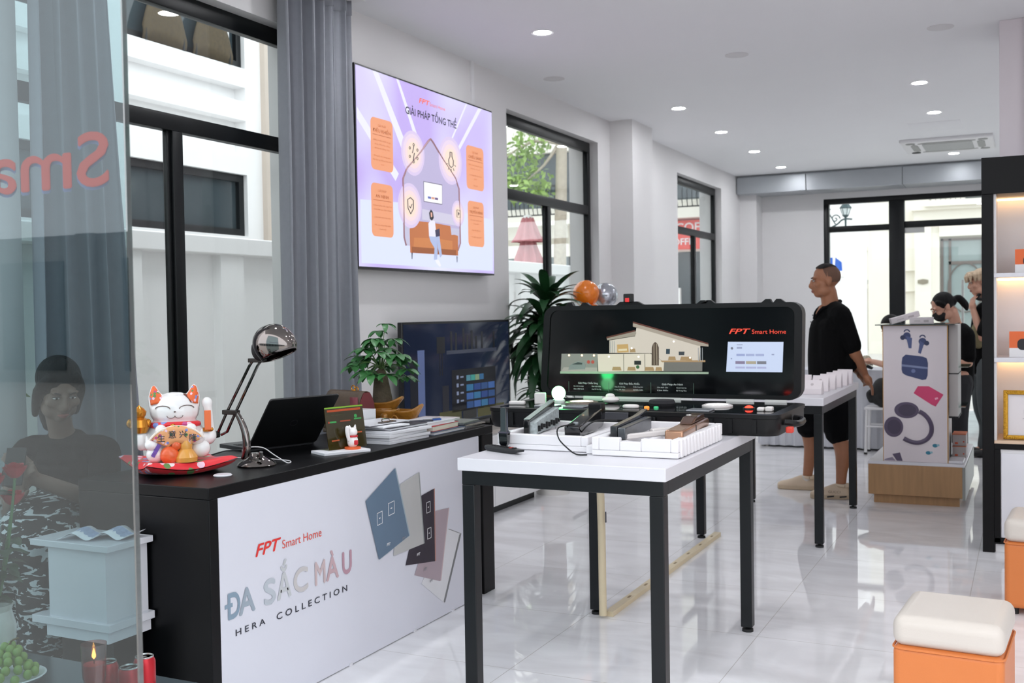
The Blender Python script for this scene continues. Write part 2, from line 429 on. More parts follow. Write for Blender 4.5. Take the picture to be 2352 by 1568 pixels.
# ------------------------------------------------------------------ outside: side alley, street behind
PALEW = mat('pale render outside', '#e9e7e6', .85, vary=.03, ns=1.5)
WICK = mat('rattan weave', '#4d4029', .7, vary=.6, ns=40)
def facade():
    t = thing('neighbour_building', 'white neighbouring building with moulded panels seen through the nearest window', 'building', (-6.5, 6, -.1))
    w = MB(); X = -6.0
    w.bx(-9, X-.12, 1.5, 7.45, -.1, 5.2)
    # raised pilasters and bands leave shallow panels
    for a, b in ((1.5, 2.2), (3.9, 4.3), (5.6, 5.9), (7.25, 7.45)): w.bx(X-.12, X, a, b, -.1, 5.2)
    for z0, z1 in ((3.36, 3.52), (3.08, 3.24), (2.62, 2.78), (1.9, 2.1), (-.1, .5), (4.6, 5.2)):
        for a, b in ((2.2, 3.9), (4.3, 5.6), (5.9, 7.25)): w.bx(X-.12, X-(.0 if z1 < 3.3 or z1 > 3.5 else -.04), a, b, z0, z1)
    w.build('wall', OUTW, t, smooth=0)
    MB().bx(-9, X+.05, 7.45, 7.62, -.1, 5.2).build('corner_pier', mat('beige render', '#cfc2b6', .85), t, smooth=0)
    for z0, z1 in ((3.52, 4.6), (2.1, 2.62)):
        for a, b in ((2.2, 3.9), (4.3, 5.6), (5.9, 7.25)):
            f = MB(); f.bx(X-.1, X-.04, a, b, z0, z0+.06); f.bx(X-.1, X-.04, a, b, z1-.06, z1); f.bx(X-.1, X-.04, a, a+.06, z0+.06, z1-.06); f.bx(X-.1, X-.04, b-.06, b, z0+.06, z1-.06)
            fo = f.build('window', ALU, t, smooth=0)
            MB().bx(X-.09, X-.08, a+.06, b-.06, z0+.06, z1-.06).build('pane', DGLASS, fo, smooth=0)
    MB().bx(X-.075, X-.06, 7.08, 7.13, 3.58, 4.5).build('glass_edge', WHITE2, t, smooth=0)
facade()
RAT = WICK
def rattan(y, label):
    t = thing('rattan_chair', label, 'chair', (-5.985, y, 3.525), 0, 'rattan chairs in the upper window')
    m = MB(); m.grid(lambda u, v: V((-.02+.012*sin(v*pi), (u-.5)*.46, v*.42*(1-.75*abs(2*u-1)**2.6))), 13, 5); m.build('backrest', RAT, t, local=True, solid=.012)
    for s in (-.2, .2): MB().cyl((-.015, s, -.005), (-.015, s, .12), .012).build('leg', RUBBER, t, local=True)
rattan(6.32, 'left rattan chair back behind the upper window of the white building')
rattan(6.86, 'right rattan chair back behind the upper window of the white building')

def fence_wall():
    t = thing('boundary_wall', 'low white boundary wall with shallow panels running outside the side windows', 'wall', (-5.4, 8, -.1))
    m = MB(); m.bx(-5.55, -5.38, 2, 16, -.1, 1.9)
    for k in range(12): y = 4.05+1.02*k; m.bx(-5.38, -5.3, y, y+.25, -.1, 1.87)
    m.build('wall', OUTW, t, smooth=0)
    MB().bx(-5.6, -5.26, 2, 16, 1.87, 2.0).build('coping', OUTW, t, bevel=.01)
fence_wall()

LEAFG = mat('street tree leaf', '#8fae58', .55, vary=.3, ns=5)
BARK = mat('pale bark', '#b4a999', .85, vary=.25, ns=18, bump=.5, bs=40)
def leafcloud(m, blobs, n, L, W, rnd):
    for c, r in blobs:
        for _ in range(n):
            d = V((rnd.gauss(0, 1), rnd.gauss(0, 1), rnd.gauss(0, 1))).normalized()*(rnd.random()**.4)
            p = V(c)+V((d.x*r[0], d.y*r[1], d.z*r[2]))
            a = V((rnd.gauss(0, 1), rnd.gauss(0, 1), rnd.gauss(-.7, .6))).normalized(); b = a.orthogonal().normalized()
            b = (M.Rotation(rnd.random()*6.3, 3, a) @ b)
            l = L*(.7+.6*rnd.random()); w = W*l/L
            m.add([p, p+a*l*.45+b*w, p+a*l, p+a*l*.45-b*w], [(0, 1, 2, 3)])
def street_tree():
    t = thing('street_tree', 'pale trunked street tree with light green leaves behind the boundary wall', 'tree', (-7.28, 17, -.1))
    m = MB(); m.tube([(-7.3, 17, -.1), (-7.3, 17, 2.2), (-7.26, 17, 3.4), (-7.24, 17, 4.6), (-7.3, 17, 5.8)], [.13, .11, .1, .09, .06], 12, 4)
    m.build('trunk', BARK, t)
    b = MB()
    for e in ((-8.1, 16.6, 4.1), (-7.8, 16.8, 3.7), (-6.7, 17.3, 5.0), (-7.9, 17.2, 4.9)): b.tube([(-7.24, 17, 4.4-.3*random.random()), ((-7.24+e[0])/2, (17+e[1])/2, e[2]+.25), e], [.04, .025, .01], 6, 3)
    b.build('branch', BARK, t)
    f = MB(); leafcloud(f, [((-7.95, 16.8, 3.95), (.35, .4, .45)), ((-7.7, 16.9, 3.6), (.33, .4, .35)), ((-7.75, 16.9, 4.35), (.4, .4, .35)), ((-8.15, 16.8, 3.6), (.2, .3, .25))], 200, .13, .03, random.Random(3))
    f.build('foliage', LEAFG, t, smooth=0)
street_tree()
def umbrella():
    t = thing('closed_parasol', 'closed dusty pink parasol standing behind the boundary wall', 'parasol', (-7.9, 17, -.1))
    pk = mat('faded pink canvas', '#b5757a', .85, vary=.2, ns=8)
    def fold(u, v, prof):
        n = len(prof)-1; k = min(int(v*n), n-1); f = v*n-k; r = prof[k][0]*(1-f)+prof[k+1][0]*f; z = prof[k][1]*(1-f)+prof[k+1][1]*f
        a = u*2*pi; r *= 1+.16*sin(a*8); return V((-7.9+r*cos(a), 17+r*sin(a), z))
    m = MB(); m.grid(lambda v, u: fold(u, v, [(.02, 3.1), (.09, 3.06), (.2, 2.75), (.27, 2.64)]), 10, 65); m.build('canopy', pk, t)
    m = MB(); m.grid(lambda v, u: fold(u, v, [(.12, 2.75), (.13, 2.6), (.24, 2.3), (.25, 1.6), (.2, 1.3)]), 12, 65); m.build('lower_flap', pk, t)
    MB().cyl((-7.9, 17, -.1), (-7.9, 17, 3.08), .025).build('pole', WHITE2, t)
    MB().lathe([(0, 3.06), (.09, 3.05), (.07, 3.1), (0, 3.12)], 16, (-7.9, 17, 0)).build('cap', WHITE2, t)
umbrella()
def shop_building():
    t = thing('balcony_building', 'cream building with balcony railings and a red shop sign across the side street', 'building', (-9, 26, -.1))
    m = MB(); m.bx(-17, -5.2, 24.25, 30, -.1, 9)
    m.bx(-17, -5.2, 23.6, 24.25, 3.5, 3.72); m.bx(-17, -5.2, 24, 24.25, 3.72, 3.95)
    for x in (-12.6, -9.95, -7.95, -5.6): m.bx(x, x+.45, 24, 24.25, -.1, 9)
    m.bx(-17, -5.2, 24, 24.25, 2.75, 3.05); m.bx(-17, -5.2, 24, 24.25, 5.3, 9)
    m.build('wall', CREAM, t, smooth=0)
    for a, b in ((-12.1, -10.02), (-9.45, -8.0), (-7.45, -5.7)):
        MB().bx(a, b, 24.22, 24.26, 3.95, 5.3).build('window', DGLASS, t, smooth=0)
        MB().bx(a, b, 24.2, 24.26, .0, 2.75).build('shop_window', DGLASS, t, smooth=0)
        r = MB(); r.bx(a, b, 23.64, 23.67, 4.42, 4.46); r.bx(a, b, 23.64, 23.67, 3.74, 3.77)
        n = int((b-a)/.11)
        for k in range(n+1):
            x = a+(b-a)*k/n; r.tube([(x, 23.65, 3.75), (x, 23.6, 3.9), (x, 23.58, 4.05), (x, 23.65, 4.3), (x, 23.65, 4.44)], .011, 5)
        r.build('balcony_railing', RUBBER, t, smooth=0)
    s = MB().bx(-7.9, -5.5, 23.9, 24.0, 2.8, 3.46).build('shop_sign', mat('red sign board', '#d8483f', .5, emit='#d8483f', es=.15), t, smooth=0)
    text('sign_lettering', 'COF', WPRINT, (-7.35, 23.89, 3.2), UX, UZ, .2, s, bold=.02, depth=.004)
    text('sign_lettering', 'OFFE', WPRINT, (-7.42, 23.89, 2.9), UX, UZ, .15, s, bold=.02, depth=.004)
    MB().bx(-7.17, -7.08, 23.3, 23.4, -.1, 1.9).build('gate_post', OUTW, t, smooth=0)
shop_building()
# behind the far glass front
K = 1.6
def kx(x): return x*K
def kz(z): return 1.42+(z-1.42)*K
YR, YL = 35.2, 38.4
def right_villa():
    t = thing('street_villa', 'cream villa with cornice, pier and glazed doors across the street behind', 'building', (-2, 37, -.1))
    m = MB(); m.bx(kx(-2.9), kx(3.), YR+.5, YR+4, -.1, 14)
    m.bx(kx(-2.0), kx(-1.7), YR+.1, YR+.5, -.1, kz(3.05)); m.bx(kx(-1.7), kx(-1.56), YR+.3, YR+.5, -.1, kz(3.05))
    m.bx(kx(-1.56), kx(2.), YR+.2, YR+.5, kz(2.74), kz(3.05))
    m.bx(kx(-2.02), kx(2.), YR+.15, YR+.5, kz(3.05), kz(3.25)); m.bx(kx(-2.06), kx(2.), YR, YR+.5, kz(3.25), kz(3.33)); m.bx(kx(-1.8), kx(2.), YR-.15, YR+.5, kz(3.31), kz(3.42))
    m.bx(kx(-2.3), kx(-2.0), YR+.35, YR+.5, kz(2.1), kz(2.15)); m.bx(kx(-2.3), kx(-2.0), YR+.35, YR+.5, kz(1.7), kz(1.74))
    m.build('wall', CREAM, t, smooth=0)
    f = MB(); f.bx(kx(-1.54), kx(1.2), YR+.45, YR+.52, 0, kz(2.7)); fo = f.build('glazed_door', mat('teal grey door glass', '#8d9a9a', .2, vary=.2, ns=.8), t, smooth=0)
    b = MB()
    for x in (-1.54, -1.4, -.82, -.1): b.bx(kx(x), kx(x)+.07, YR+.4, YR+.46, 0, kz(2.7))
    b.bx(kx(-1.54), kx(1.2), YR+.4, YR+.46, kz(2.66), kz(2.7)); b.bx(kx(-1.4), kx(1.2), YR+.4, YR+.46, kz(2.2), kz(2.26))
    b.tube([(kx(-1.1)+.5*cos(a), YR+.4, kz(1.75)+.75*sin(a)) for a in [i*pi/12 for i in range(25)]], .02, 6)
    b.build('door_frame', mat('brown grey frame', '#6f6662', .6), fo)
    r = MB(); r.bx(kx(-1.72), kx(2.), YR-.1, YR-.07, kz(3.72), kz(3.74))
    for k in range(34): x = kx(-1.7)+k*.14; r.bx(x, x+.018, YR-.1, YR-.08, kz(3.42), kz(3.73))
    r.tube([(kx(-1.8), YR-.1, kz(3.7)), (kx(-1.8), YR-.2, kz(3.55)), (kx(-1.7), YR-.2, kz(3.43))], .02, 6)
    r.build('balcony_railing', RUBBER, t, smooth=0)
    MB().bx(kx(-1.09), kx(-.2), YR+.44, YR+.51, kz(3.45), kz(3.85)).build('window', DGLASS, t, smooth=0)
    MB().prism([(-.15, -.05), (0, -.09), (.15, -.05), (.15, .05), (0, .08), (-.15, .05)], (kx(-1.85), YR+.1, kz(1.88)), UX, UZ, .03).build('house_plate', mat('weathered plate', '#8d8474', .6), t, smooth=0)
right_villa()
def left_terrace():
    t = thing('terrace_building', 'low cream terrace with small square vents along the street behind', 'building', (-6, 42, -.1))
    z1 = kz(2.71); m = MB(); xw = kx(-3.2)
    m.bx(kx(-5.2), xw, YL, 56, -.1, z1-.15); m.bx(kx(-5.2), xw+.12, YL-.15, 56, z1-.15, z1)
    m.bx(xw, xw+.08, YL, 56, kz(1.8), kz(1.9))
    for k in range(9): m.bx(xw, xw+.1, YL+.7+1.7*k, YL+1.0+1.7*k, -.1, kz(1.85))
    m.build('wall', CREAM, t, smooth=0)
    for k in range(8):
        y = YL+.9+1.35*k; MB().bx(xw-.02, xw+.02, y, y+.6, kz(1.87), kz(2.0)).build('vent', DGLASS, t, smooth=0)
left_terrace()
def tall_block():
    t = thing('apartment_block', 'tall white block with rows of narrow slit windows behind the low terrace', 'building', (-9, 66, -.1))
    m = MB(); m.bx(-14, -6.6, 60, 70, -.1, 16); m.build('wall', OUTW, t, smooth=0)
    sl = mat('grey slit glass', '#a9b0b8', .4)  # one flat grey for all the slit windows
    for z0 in (2.0, 5.6, 9.2):
        for k in range(6): MB().bx(-8.1+.44*k, -7.93+.44*k, 59.96, 60.05, z0, z0+1.7).build('window', sl, t, smooth=0)
tall_block()
def gate_pillar():
    t = thing('gate_pillar', 'white gate pillar with a flat cap outside the far glass', 'pillar', (-3.55, 22.5, -.1))
    MB().bx(-3.72, -3.42, 22.3, 22.6, -.1, 2.02).build('shaft', OUTW, t, smooth=0)
    MB().bx(-3.8, -3.36, 22.22, 22.68, 2.02, 2.14).build('cap', OUTW, t, bevel=.01)
gate_pillar()
o = MB().bx(-3.66, -3.6, 22.4, 22.44, 2.14, 2.42); o.prism([(0, 0), (.15, 0), (.14, .18), (.02, .28)], (-3.56, 22.42, 2.14), UX, UZ, .03)
tag(o.build('blue_sheet', mat('blue plastic sheet', '#2f62c0', .5), smooth=0), 'small blue sheet standing on top of the white gate pillar', 'panel')
def side_wall():
    o = MB(); o.bx(-4.3, -3.92, 17.5, 30, -.1, 6.2); o.bx(-3.92, -3.86, 19.5, 19.9, -.1, 6.2); o.bx(-3.92, -3.86, 21.5, 21.9, -.1, 6.2)
    tag(o.build('side_building', PALEW, smooth=0), 'pale grooved white house wall at the left edge of the far glass', 'building')
side_wall()
def lantern():
    t = thing('wall_lantern', 'black iron street lantern on a scrolled bracket, seen through the far glass', 'lantern', (-2.83, 19, 2.8))
    I = mat('verdigris iron', '#33484b', .6)
    b = MB(); b.tube([(-3.95, 19, 2.75), (-3.3, 19, 2.72), (-3.0, 19, 2.82), (-2.9, 19, 2.9), (-2.83, 19, 2.92), (-2.72, 19, 2.91)], .014, 7, 4)
    b.tube([(-3.0+.08*(1-k/18)*cos(k*.5), 19, 2.93+.08*(1-k/18)*sin(k*.5)) for k in range(18)], .009, 6)
    b.tube([(-3.0, 19, 2.84), (-3.06, 19, 2.95), (-3.12, 19, 3.06), (-3.08, 19, 3.1)], .01, 6, 3)
    b.cyl((-2.83, 19, 2.8), (-2.83, 19, 2.98), .016, .02); b.build('bracket', I, t)
    MB().lathe([(.045, 2.98), (.085, 3.1)], 6, (-2.83, 19, 0)).build('lantern_glass', mat('lantern pane', '#d4dcdc', .2), t, smooth=0)
    h = MB(); h.lathe([(.1, 3.1), (.1, 3.115), (.05, 3.18), (.015, 3.2), (.012, 3.24), (0, 3.26)], 6, (-2.83, 19, 0)); h.lathe([(.03, 2.95), (.055, 2.98), (.055, 2.99), (.02, 2.99)], 6, (-2.83, 19, 0))
    for k in range(6): a = k*pi/3; h.cyl((-2.83+.047*cos(a), 19+.047*sin(a), 2.98), (-2.83+.087*cos(a), 19+.087*sin(a), 3.1), .005, None, 6)
    h.build('lantern_cap', I, t, smooth=0)
lantern()
o = MB().sph((-2.18, 21, 1.63), (.06, .05, .14), 14, 10); o.cyl((-2.18, 21, 1.75), (-2.18, 21, 2.4), .004); o.cyl((-2.18, 21, 2.4), (-2.18, 21, -.1), .012); tag(o.build('foil_ornament', mat('turquoise foil', '#3bb3c9', .2, coat=.5)), 'turquoise foil ornament hanging outside the far glass, above the masked woman\'s left', 'ornament')

def opposite():
    t = thing('opposite_building', 'pale house front across the forecourt behind the viewer, seen only mirrored in glass', 'building', (0, -15, -.1))
    m = MB(); m.bx(-30, 30, -18, -15, -.1, 3.4)
    for x in range(-28, 29, 4): m.bx(x, x+.5, -15, -14.8, -.1, 3.4)
    m.build('wall', mat('grey render opposite', '#8d8f8f', .85, vary=.05), t, smooth=0)
    for x in range(-27, 29, 4):
        for z in (.2,): MB().bx(x+.3, x+2.4, -15, -14.95, z, z+2.6).build('window', DGLASS, t, smooth=0)
opposite()
# ------------------------------------------------------------------ reception counter with printed front
CTX, CTT = -2.475, .845          # front plane, worktop height
def counter():
    t = thing('reception_counter', 'black framed reception counter with white printed front, nearest the window', 'counter', (-2.78, 3.8, 0))
    f = MB(); x0, x1, y0, y1 = -3.08, CTX, 2.757, 4.86
    f.bx(x0, x1, y0, y1, CTT-.04, CTT); f.bx(x0, x1, y0, y0+.045, 0, CTT-.04)
    f.bx(x0, x1, y1-.12, y1, 0, CTT-.04)
    f.bx(x0, x1-.02, y0+.045, y1-.12, .0, .03)
    f.build('frame', BLK, t, bevel=.003)
    p = MB().bx(CTX-.018, CTX-.001, y0+.045, 4.70, .004, CTT-.04).build('front_panel', mat('printed panel', '#d5d6df', .42, vary=.015), t, smooth=0)
    e = MB()
    e.bx(CTX-.001, CTX+.0015, 4.694, 4.70, .01, CTT-.042); e.build('panel_edge', WHITE, t, smooth=0)
    X = CTX
    def T(n, s, m, y, z, h, w=None, **k): return text(n, s, m, (X, y, z), UY, UZ, h, p, w, depth=k.pop('depth', .0008), **k)
    T('logo_lettering', 'FPT', RED, 2.983, .5655, .042, .142, bold=.022, shear=.3)
    T('logo_lettering', 'Smart Home', mat('printed soft red', '#dc5548', .5), 3.138, .5635, .031, .242)
    cols = ['#8397a8', '#98a4af', '#b5bcc3', '#bfc2c4', '#c4c0bf', '#c7b3b4', '#c3a6ab', '#b58f9c']
    for ch, y, w, c in zip('DASẮCMÀU', (2.833, 2.897, 3.026, 3.104, 3.197, 3.328, 3.408, 3.511), (.06, .082, .062, .078, .084, .064, .08, .062), cols):
        T('title_lettering', ch, mat('printed '+c, c, .5), y, .381, .087, w, bold=.03)
    MB().prism([(2.823, .42), (2.862, .42), (2.862, .434), (2.823, .434)], (X, 0, 0), UY, UZ, .0012, .0004).build('title_bar', mat('printed #8397a8', '#8397a8', .5), p, smooth=0)
    T('subtitle_lettering', 'H E R A', INK, 2.872, .314, .022, .158, bold=.008)
    T('subtitle_lettering', 'C O L L E C T I O N', INK, 3.096, .31, .024, .447, bold=.008)
    # printed picture of five touch switch plates
    pl = [([(4.375, .401), (4.499, .354), (4.329, .061), (4.124, .201)], '#d9d9dc', '#77787a', 0),
          ([(4.263, .506), (4.383, .499), (4.294, .172), (4.065, .253)], '#a8989f', '#c3aeb0', 0),
          ([(4.138, .598), (4.249, .612), (4.248, .276), (3.991, .313)], '#2c2431', '#a9786c', 0),
          ([(3.960, .677), (4.114, .706), (4.148, .378), (3.893, .376)], '#b3b3b1', '#8c908e', 0),
          ([(3.686, .648), (3.916, .753), (4.023, .439), (3.778, .385)], '#60758a', '#98a7b0', 1)]
    names = ['white', 'mauve', 'plum', 'silver', 'blue grey']
    for i, (q, c, ed, _) in enumerate(pl):
        d = .0006+.0006*i
        cy, cz = sum(a for a, b in q)/4, sum(b for a, b in q)/4
        g = MB(); g.k = 1; g.prism([(a+.009, b+.0) for a, b in q], (X, 0, 0), UY, UZ, d, d-.0004)
        g.k = 0; g.prism(q, (X, 0, 0), UY, UZ, d+.0003, d-.0002)
        if i == 0: g.k = 1; g.prism([q[1], (q[1][0]-.012, q[1][1]), (q[2][0]-.006, q[2][1]+.01), q[2]], (X, 0, 0), UY, UZ, d+.0005, d)
        o = lab(g.build('printed_switch_plate', [mat('plate '+c, c, .5, vary=.08), mat('plate edge '+ed, ed, .5)], p, smooth=0), names[i]+' printed switch plate')
        T('plate_lettering', 'FPT', WPRINT if i in (2, 4) else mat('plate grey print', '#8f8f94', .5), (3.835, 3.96, 4.08, 4.14, 4.19)[4-i], (.43, .43, .335, .255, .19)[4-i], .012, .03, shear=.3, bold=.02, depth=.0055)
    def btn(y, z, w, h, sl, m):
        b = MB()
        for (a0, b0, a1, b1) in ((0, 0, w, .0025), (0, h-.0025, w, h), (0, 0, .0025, h), (w-.0025, 0, w, h), (w*.38, h*.47, w*.62, h*.55)):
            b.prism([(a0, b0+sl*a0), (a1, b0+sl*a1), (a1-.0, b1+sl*a1), (a0, b1+sl*a0)], (X, y, z), UY, UZ, .0042, .0036)
        b.build('printed_button', m, p, smooth=0)
    btn(3.768, .53, .042, .053, .1, WPRINT); btn(3.856, .555, .05, .055, .1, WPRINT)
    btn(4.176, .51, .035, .05, .05, WPRINT); btn(4.18, .39, .035, .05, .05, WPRINT)
    for y in (3.55, 4.05, 4.4): MB().bx(CTX-.016, CTX+.004, y, y+.02, 0, .012).build('clip', WHITE, t, smooth=0)
counter()

# ------------------------------------------------------------------ white display tables with black steel frames
def table(label, x0, x1, y0, y1, zt, fr):
    t = thing('display_table', label, 'table', ((x0+x1)/2, (y0+y1)/2, 0), 0)
    MB().bx(x0, x1, y0, y1, zt-.046, zt).build('tabletop', WHITE, t, bevel=.003)
    f = MB(); a, b, c, d = x0+.012, x1-.012, y0+fr, y1-.012; z1 = zt-.047; z0 = z1-.05
    f.bx(a, b, c, c+.05, z0, z1); f.bx(a, b, d-.05, d, z0, z1); f.bx(a, a+.05, c+.05, d-.05, z0, z1); f.bx(b-.05, b, c+.05, d-.05, z0, z1)
    f.build('frame', BLACK, t, bevel=.002)
    for x in (a, b-.05):
        for y in (c, d-.05):
            l = MB().bx(x, x+.05, y, y+.05, .022, z0).build('leg', BLACK, t, bevel=.003)
            MB().lathe([(.008, .03), (.008, .016), (.024, .012), (.025, 0), (0, 0)], 16, (x+.025, y+.025, 0)).build('foot', RUBBER, l)
table('white topped display table in front, carrying lock trays and the open black case', -1.868, -1.083, 3.38, 4.68, .895, .012)
table('white topped display table behind, carrying rows of small white boxes', -1.875, -1.085, 6.40, 7.82, .887, .02)

# ------------------------------------------------------------------ cream cable trunking
TRK = mat('cream plastic trunking', '#d5c6a6', .5, vary=.05)
o = MB(); o.tube([(-1.795, 4.605, .81), (-1.785, 4.60, .4), (-1.78, 4.59, .01)], .018, 12); o.k = 1
o.box((-1.757, 4.583, .47), (.004, .006, .05))
tag(o.build('cable_trunking', [TRK, INK]), 'upright cream cable trunking leaning on the rear left leg of the front table', 'trunking')
o = MB(); o.k = 0; m_ = (V((-1.765, 6.53, 0))-V((-1.755, 4.62, 0))); o.T = M.Translation((-1.76, 5.575, .012)); o.bx(-.02, .02, -.96, .96, -.012, .012)
for k in range(7): o.k = 1; o.bx(-.006, .006, -.7+.25*k, -.66+.25*k, .012, .0128)
tag(o.build('cable_trunking', [TRK, mat('tan print', '#8a744f', .6)], bevel=.004), 'cream cable trunking lying on the floor between the two display tables', 'trunking')

# ------------------------------------------------------------------ illuminated wall sign
def sign_box():
    t = thing('lightbox_sign', 'large lilac lit advertising sign with four orange cards on the left wall', 'sign', (-3.65, 6.25, 1.7))
    y0, z0, W, H = 5.355, 1.708, 1.782, 1.197; X = -3.6
    f = MB(); f.bx(-3.7, X-.004, y0-.012, y0+W+.012, z0-.012, z0+H+.012); f.build('case', mat('black sign case', '#0c0c0e', .4), t, bevel=.002)
    def em(n, c, e=1.): return mat('lit '+n, '#4c4a50', .6, emit=c, es=e*.92, vary=0)
    m = bpy.data.materials.new('lit lilac film'); m.use_nodes = True; nt = m.node_tree; L = nt.links.new; p = nt.nodes['Principled BSDF']
    p.inputs['Roughness'].default_value = .5
    tc = nt.nodes.new('ShaderNodeTexCoord'); nz = nt.nodes.new('ShaderNodeTexNoise'); nz.inputs['Scale'].default_value = 1.6; nz.inputs['Detail'].default_value = 1
    rp = nt.nodes.new('ShaderNodeValToRGB'); e = rp.color_ramp.elements
    e[0].position = .35; e[0].color = lin('#b9a4e6'); e[1].position = .68; e[1].color = lin('#dfe2fb')
    L(tc.outputs['Object'], nz.inputs[0]); L(nz.outputs[0], rp.inputs[0]); L(rp.outputs[0], p.inputs['Emission Color']); p.inputs['Base Color'].default_value = lin('#4c4a50')
    p.inputs['Emission Strength'].default_value = .58
    face = MB().bx(X-.006, X, y0, y0+W, z0, z0+H).build('lit_face', m, t, smooth=0)
    o = (X, y0, z0); S = .6
    def P(n, poly, mm, d): g = MB().prism(poly, o, UY, UZ, d, d-.0012); return g.build(n, mm, face, smooth=0)
    ray = em('ray', '#e6e6fb', .62)
    for q in ([(.18, H), (.24, H), (.62, .72), (.56, .68)], [(.0, .95), (.0, .88), (.42, .55), (.46, .6)], [(.45, H), (.48, H), (.75, .8), (.7, .8)], [(1.62, H), (1.57, H), (1.18, .8), (1.22, .8)], [(1.4, H), (1.38, H), (1.1, .85), (1.12, .85)]):
        P('light_ray', q, ray, .0009)
    P('floor_wash', [(.02, .4), (.5, .42), (1.3, .42), (1.76, .4), (1.76, .02), (.02, .02)], em('pale floor', '#d6defa', .62), .0008)
    OR = em('orange card', '#f3a06c', .56); TXT = mat('card print', '#c06a45', .6)
    cards = [(.145, .395, .597, .915, 'ĐIỀU KHIỂN'), (.138, .384, .189, .515, 'AN NINH'), (1.37, 1.635, .597, .906, 'CHIẾU SÁNG'), (1.38, 1.625, .188, .512, 'TRUYỀN HÌNH')]
    body = [('Điều khiển thiết bị gia', 'dụng, điều hòa, bằng', 'giọng nói tiếng Việt', '', 'Đồng bộ rèm thông minh', 'lập lịch tự động theo thói', 'quen'), ('Camera phát hiện người và', 'cảnh báo qua điện thoại', '', 'Cảm biến khói báo cháy', '', 'Mở cửa bằng nhận diện', 'khuôn mặt'), ('Điều chỉnh cường độ ánh', 'sáng theo nhu cầu', '', 'Tự động bật tắt khi có', 'người', '', 'Hẹn giờ'), ('Hơn kênh truyền hình', 'trong nước', '', 'Phim bộ đặc sắc', '', 'Tìm kiếm giọng nói', '')]
    for (a, b, c, d, s), lines in zip(cards, body):
        cd = P('orange_card', rrect(a, b, c, d, .035), OR, .0016)
        cx = (a+b)/2; mid = lambda z: (X, y0+cx, z0+z)
        text('card_lettering', 'GIẢI PHÁP', TXT, mid(d-.052), UY, UZ, .014, face, None, 'CENTER', depth=.0022)
        text('card_lettering', s, TXT, mid(d-.088), UY, UZ, .02, face, min(.2, .021*len(s)), 'CENTER', bold=.006, depth=.0022)
        P('card_rule', [(a+.02, d-.105), (b-.02, d-.105), (b-.02, d-.102), (a+.02, d-.102)], TXT, .0022)
        for k, l in enumerate(lines):
            if l: text('card_lettering', l, TXT, mid(d-.14-.024*k), UY, UZ, .0085, face, min(.21, .0085*len(l)), 'CENTER', depth=.0022)
    text('logo_lettering', 'FPT', mat('logo orange', '#e8643c', .5, emit='#e8643c', es=.2), (X, y0+.72, z0+1.093), UY, UZ, .032, face, .135, bold=.02, shear=.2, depth=.002)
    text('logo_lettering', 'Smart Home', mat('logo pink', '#dc6f6a', .5, emit='#dc6f6a', es=.2), (X, y0+.862, z0+1.094), UY, UZ, .024, face, .21, depth=.002)
    text('title_lettering', 'GIẢI PHÁP TỔNG THỂ', INK, (X, y0+.55, z0+.997), UY, UZ, .045, face, .675, bold=.02, depth=.002)
    # drawing: a house outline with a lounge inside
    ho = [(.53, .15), (.507, .2), (.507, .575), (.56, .65), (.734, .775), (.84, .86), (.867, .875), (.895, .86), (1.035, .756), (1.2, .65), (1.25, .58), (1.257, .2), (1.22, .15)]
    P('drawn_house', ho, em('house inside', '#bfb6dc', .55), .0013)
    P('drawn_floor', [(.53, .15), (.515, .3), (1.25, .3), (1.22, .15)], em('house floor', '#c9c8e2', .55), .0016)
    hl = MB(); hl.tube([(X+.001, y0+a, z0+b) for a, b in ho], .0075, 6); hl.build('drawn_house_outline', mat('bronze line', '#a58085', .5, emit='#a58085', es=.12), face)
    P('drawn_screen_frame', [(.764, .585), (1.013, .586), (1.01, .449), (.764, .449)], mat('drawn grey frame', '#8b8898', .5), .0022)
    P('drawn_screen', [(.77, .579), (1.008, .58), (1.005, .455), (.77, .454)], em('screen white', '#f4f2fb', .7), .0028)
    for k, c in enumerate(('#4a63b0', '#d59a7a', '#5b3f78')): P('drawn_swatch', [(.815+.047*k, .475), (.857+.047*k, .475), (.857+.047*k, .49), (.815+.047*k, .49)], em('swatch '+c, c, .6), .0034)
    P('drawn_shelf', [(.74, .40), (1.2, .39), (1.2, .32), (.74, .33)], em('shelf pale', '#d4d0e6', .55), .0022)
    for (cx, cz, r) in ((.635, .751, .145), (1.133, .762, .165), (.585, .408, .145), (1.229, .406, .09)):
        for k, (f_, c) in enumerate(((1, '#d5c4e6'), (.86, '#e3cfe4'), (.68, '#efd6d8'), (.5, '#f4dcc8'))): P('drawn_disc', circ(cx, cz, r*f_, 32), em('disc '+c, c, .62), .004+.0006*k)
    LN = mat('icon line', '#3d3a48', .5)
    def stroke(pts, r=.003): MB().tube([(X+.008, y0+a, z0+b) for a, b in pts], r, 5).build('drawn_icon', LN, face)
    stroke([(.64, .8), (.62, .75), (.645, .755), (.628, .705)])
    for k in range(6): a = k*pi/3+.5; stroke([(.635+.055*cos(a)+.009*cos(b), .751+.055*sin(a)+.009*sin(b)) for b in [i*pi/4 for i in range(9)]], .002)
    stroke([(1.12, .82), (1.12, .79), (1.1, .765), (1.105, .73), (1.133, .715), (1.162, .73), (1.167, .765), (1.147, .79), (1.147, .82), (1.12, .82)])
    for a in (200, 235, 270, 305, 340): stroke([(1.133+.05*cos(radians(a)), .755+.05*sin(radians(a))), (1.133+.07*cos(radians(a)), .755+.07*sin(radians(a)))], .002)
    stroke([(.585, .46), (.62, .445), (.618, .39), (.585, .355), (.552, .39), (.55, .445), (.585, .46)]); stroke([(.57, .405), (.582, .392), (.604, .42)], .0025)
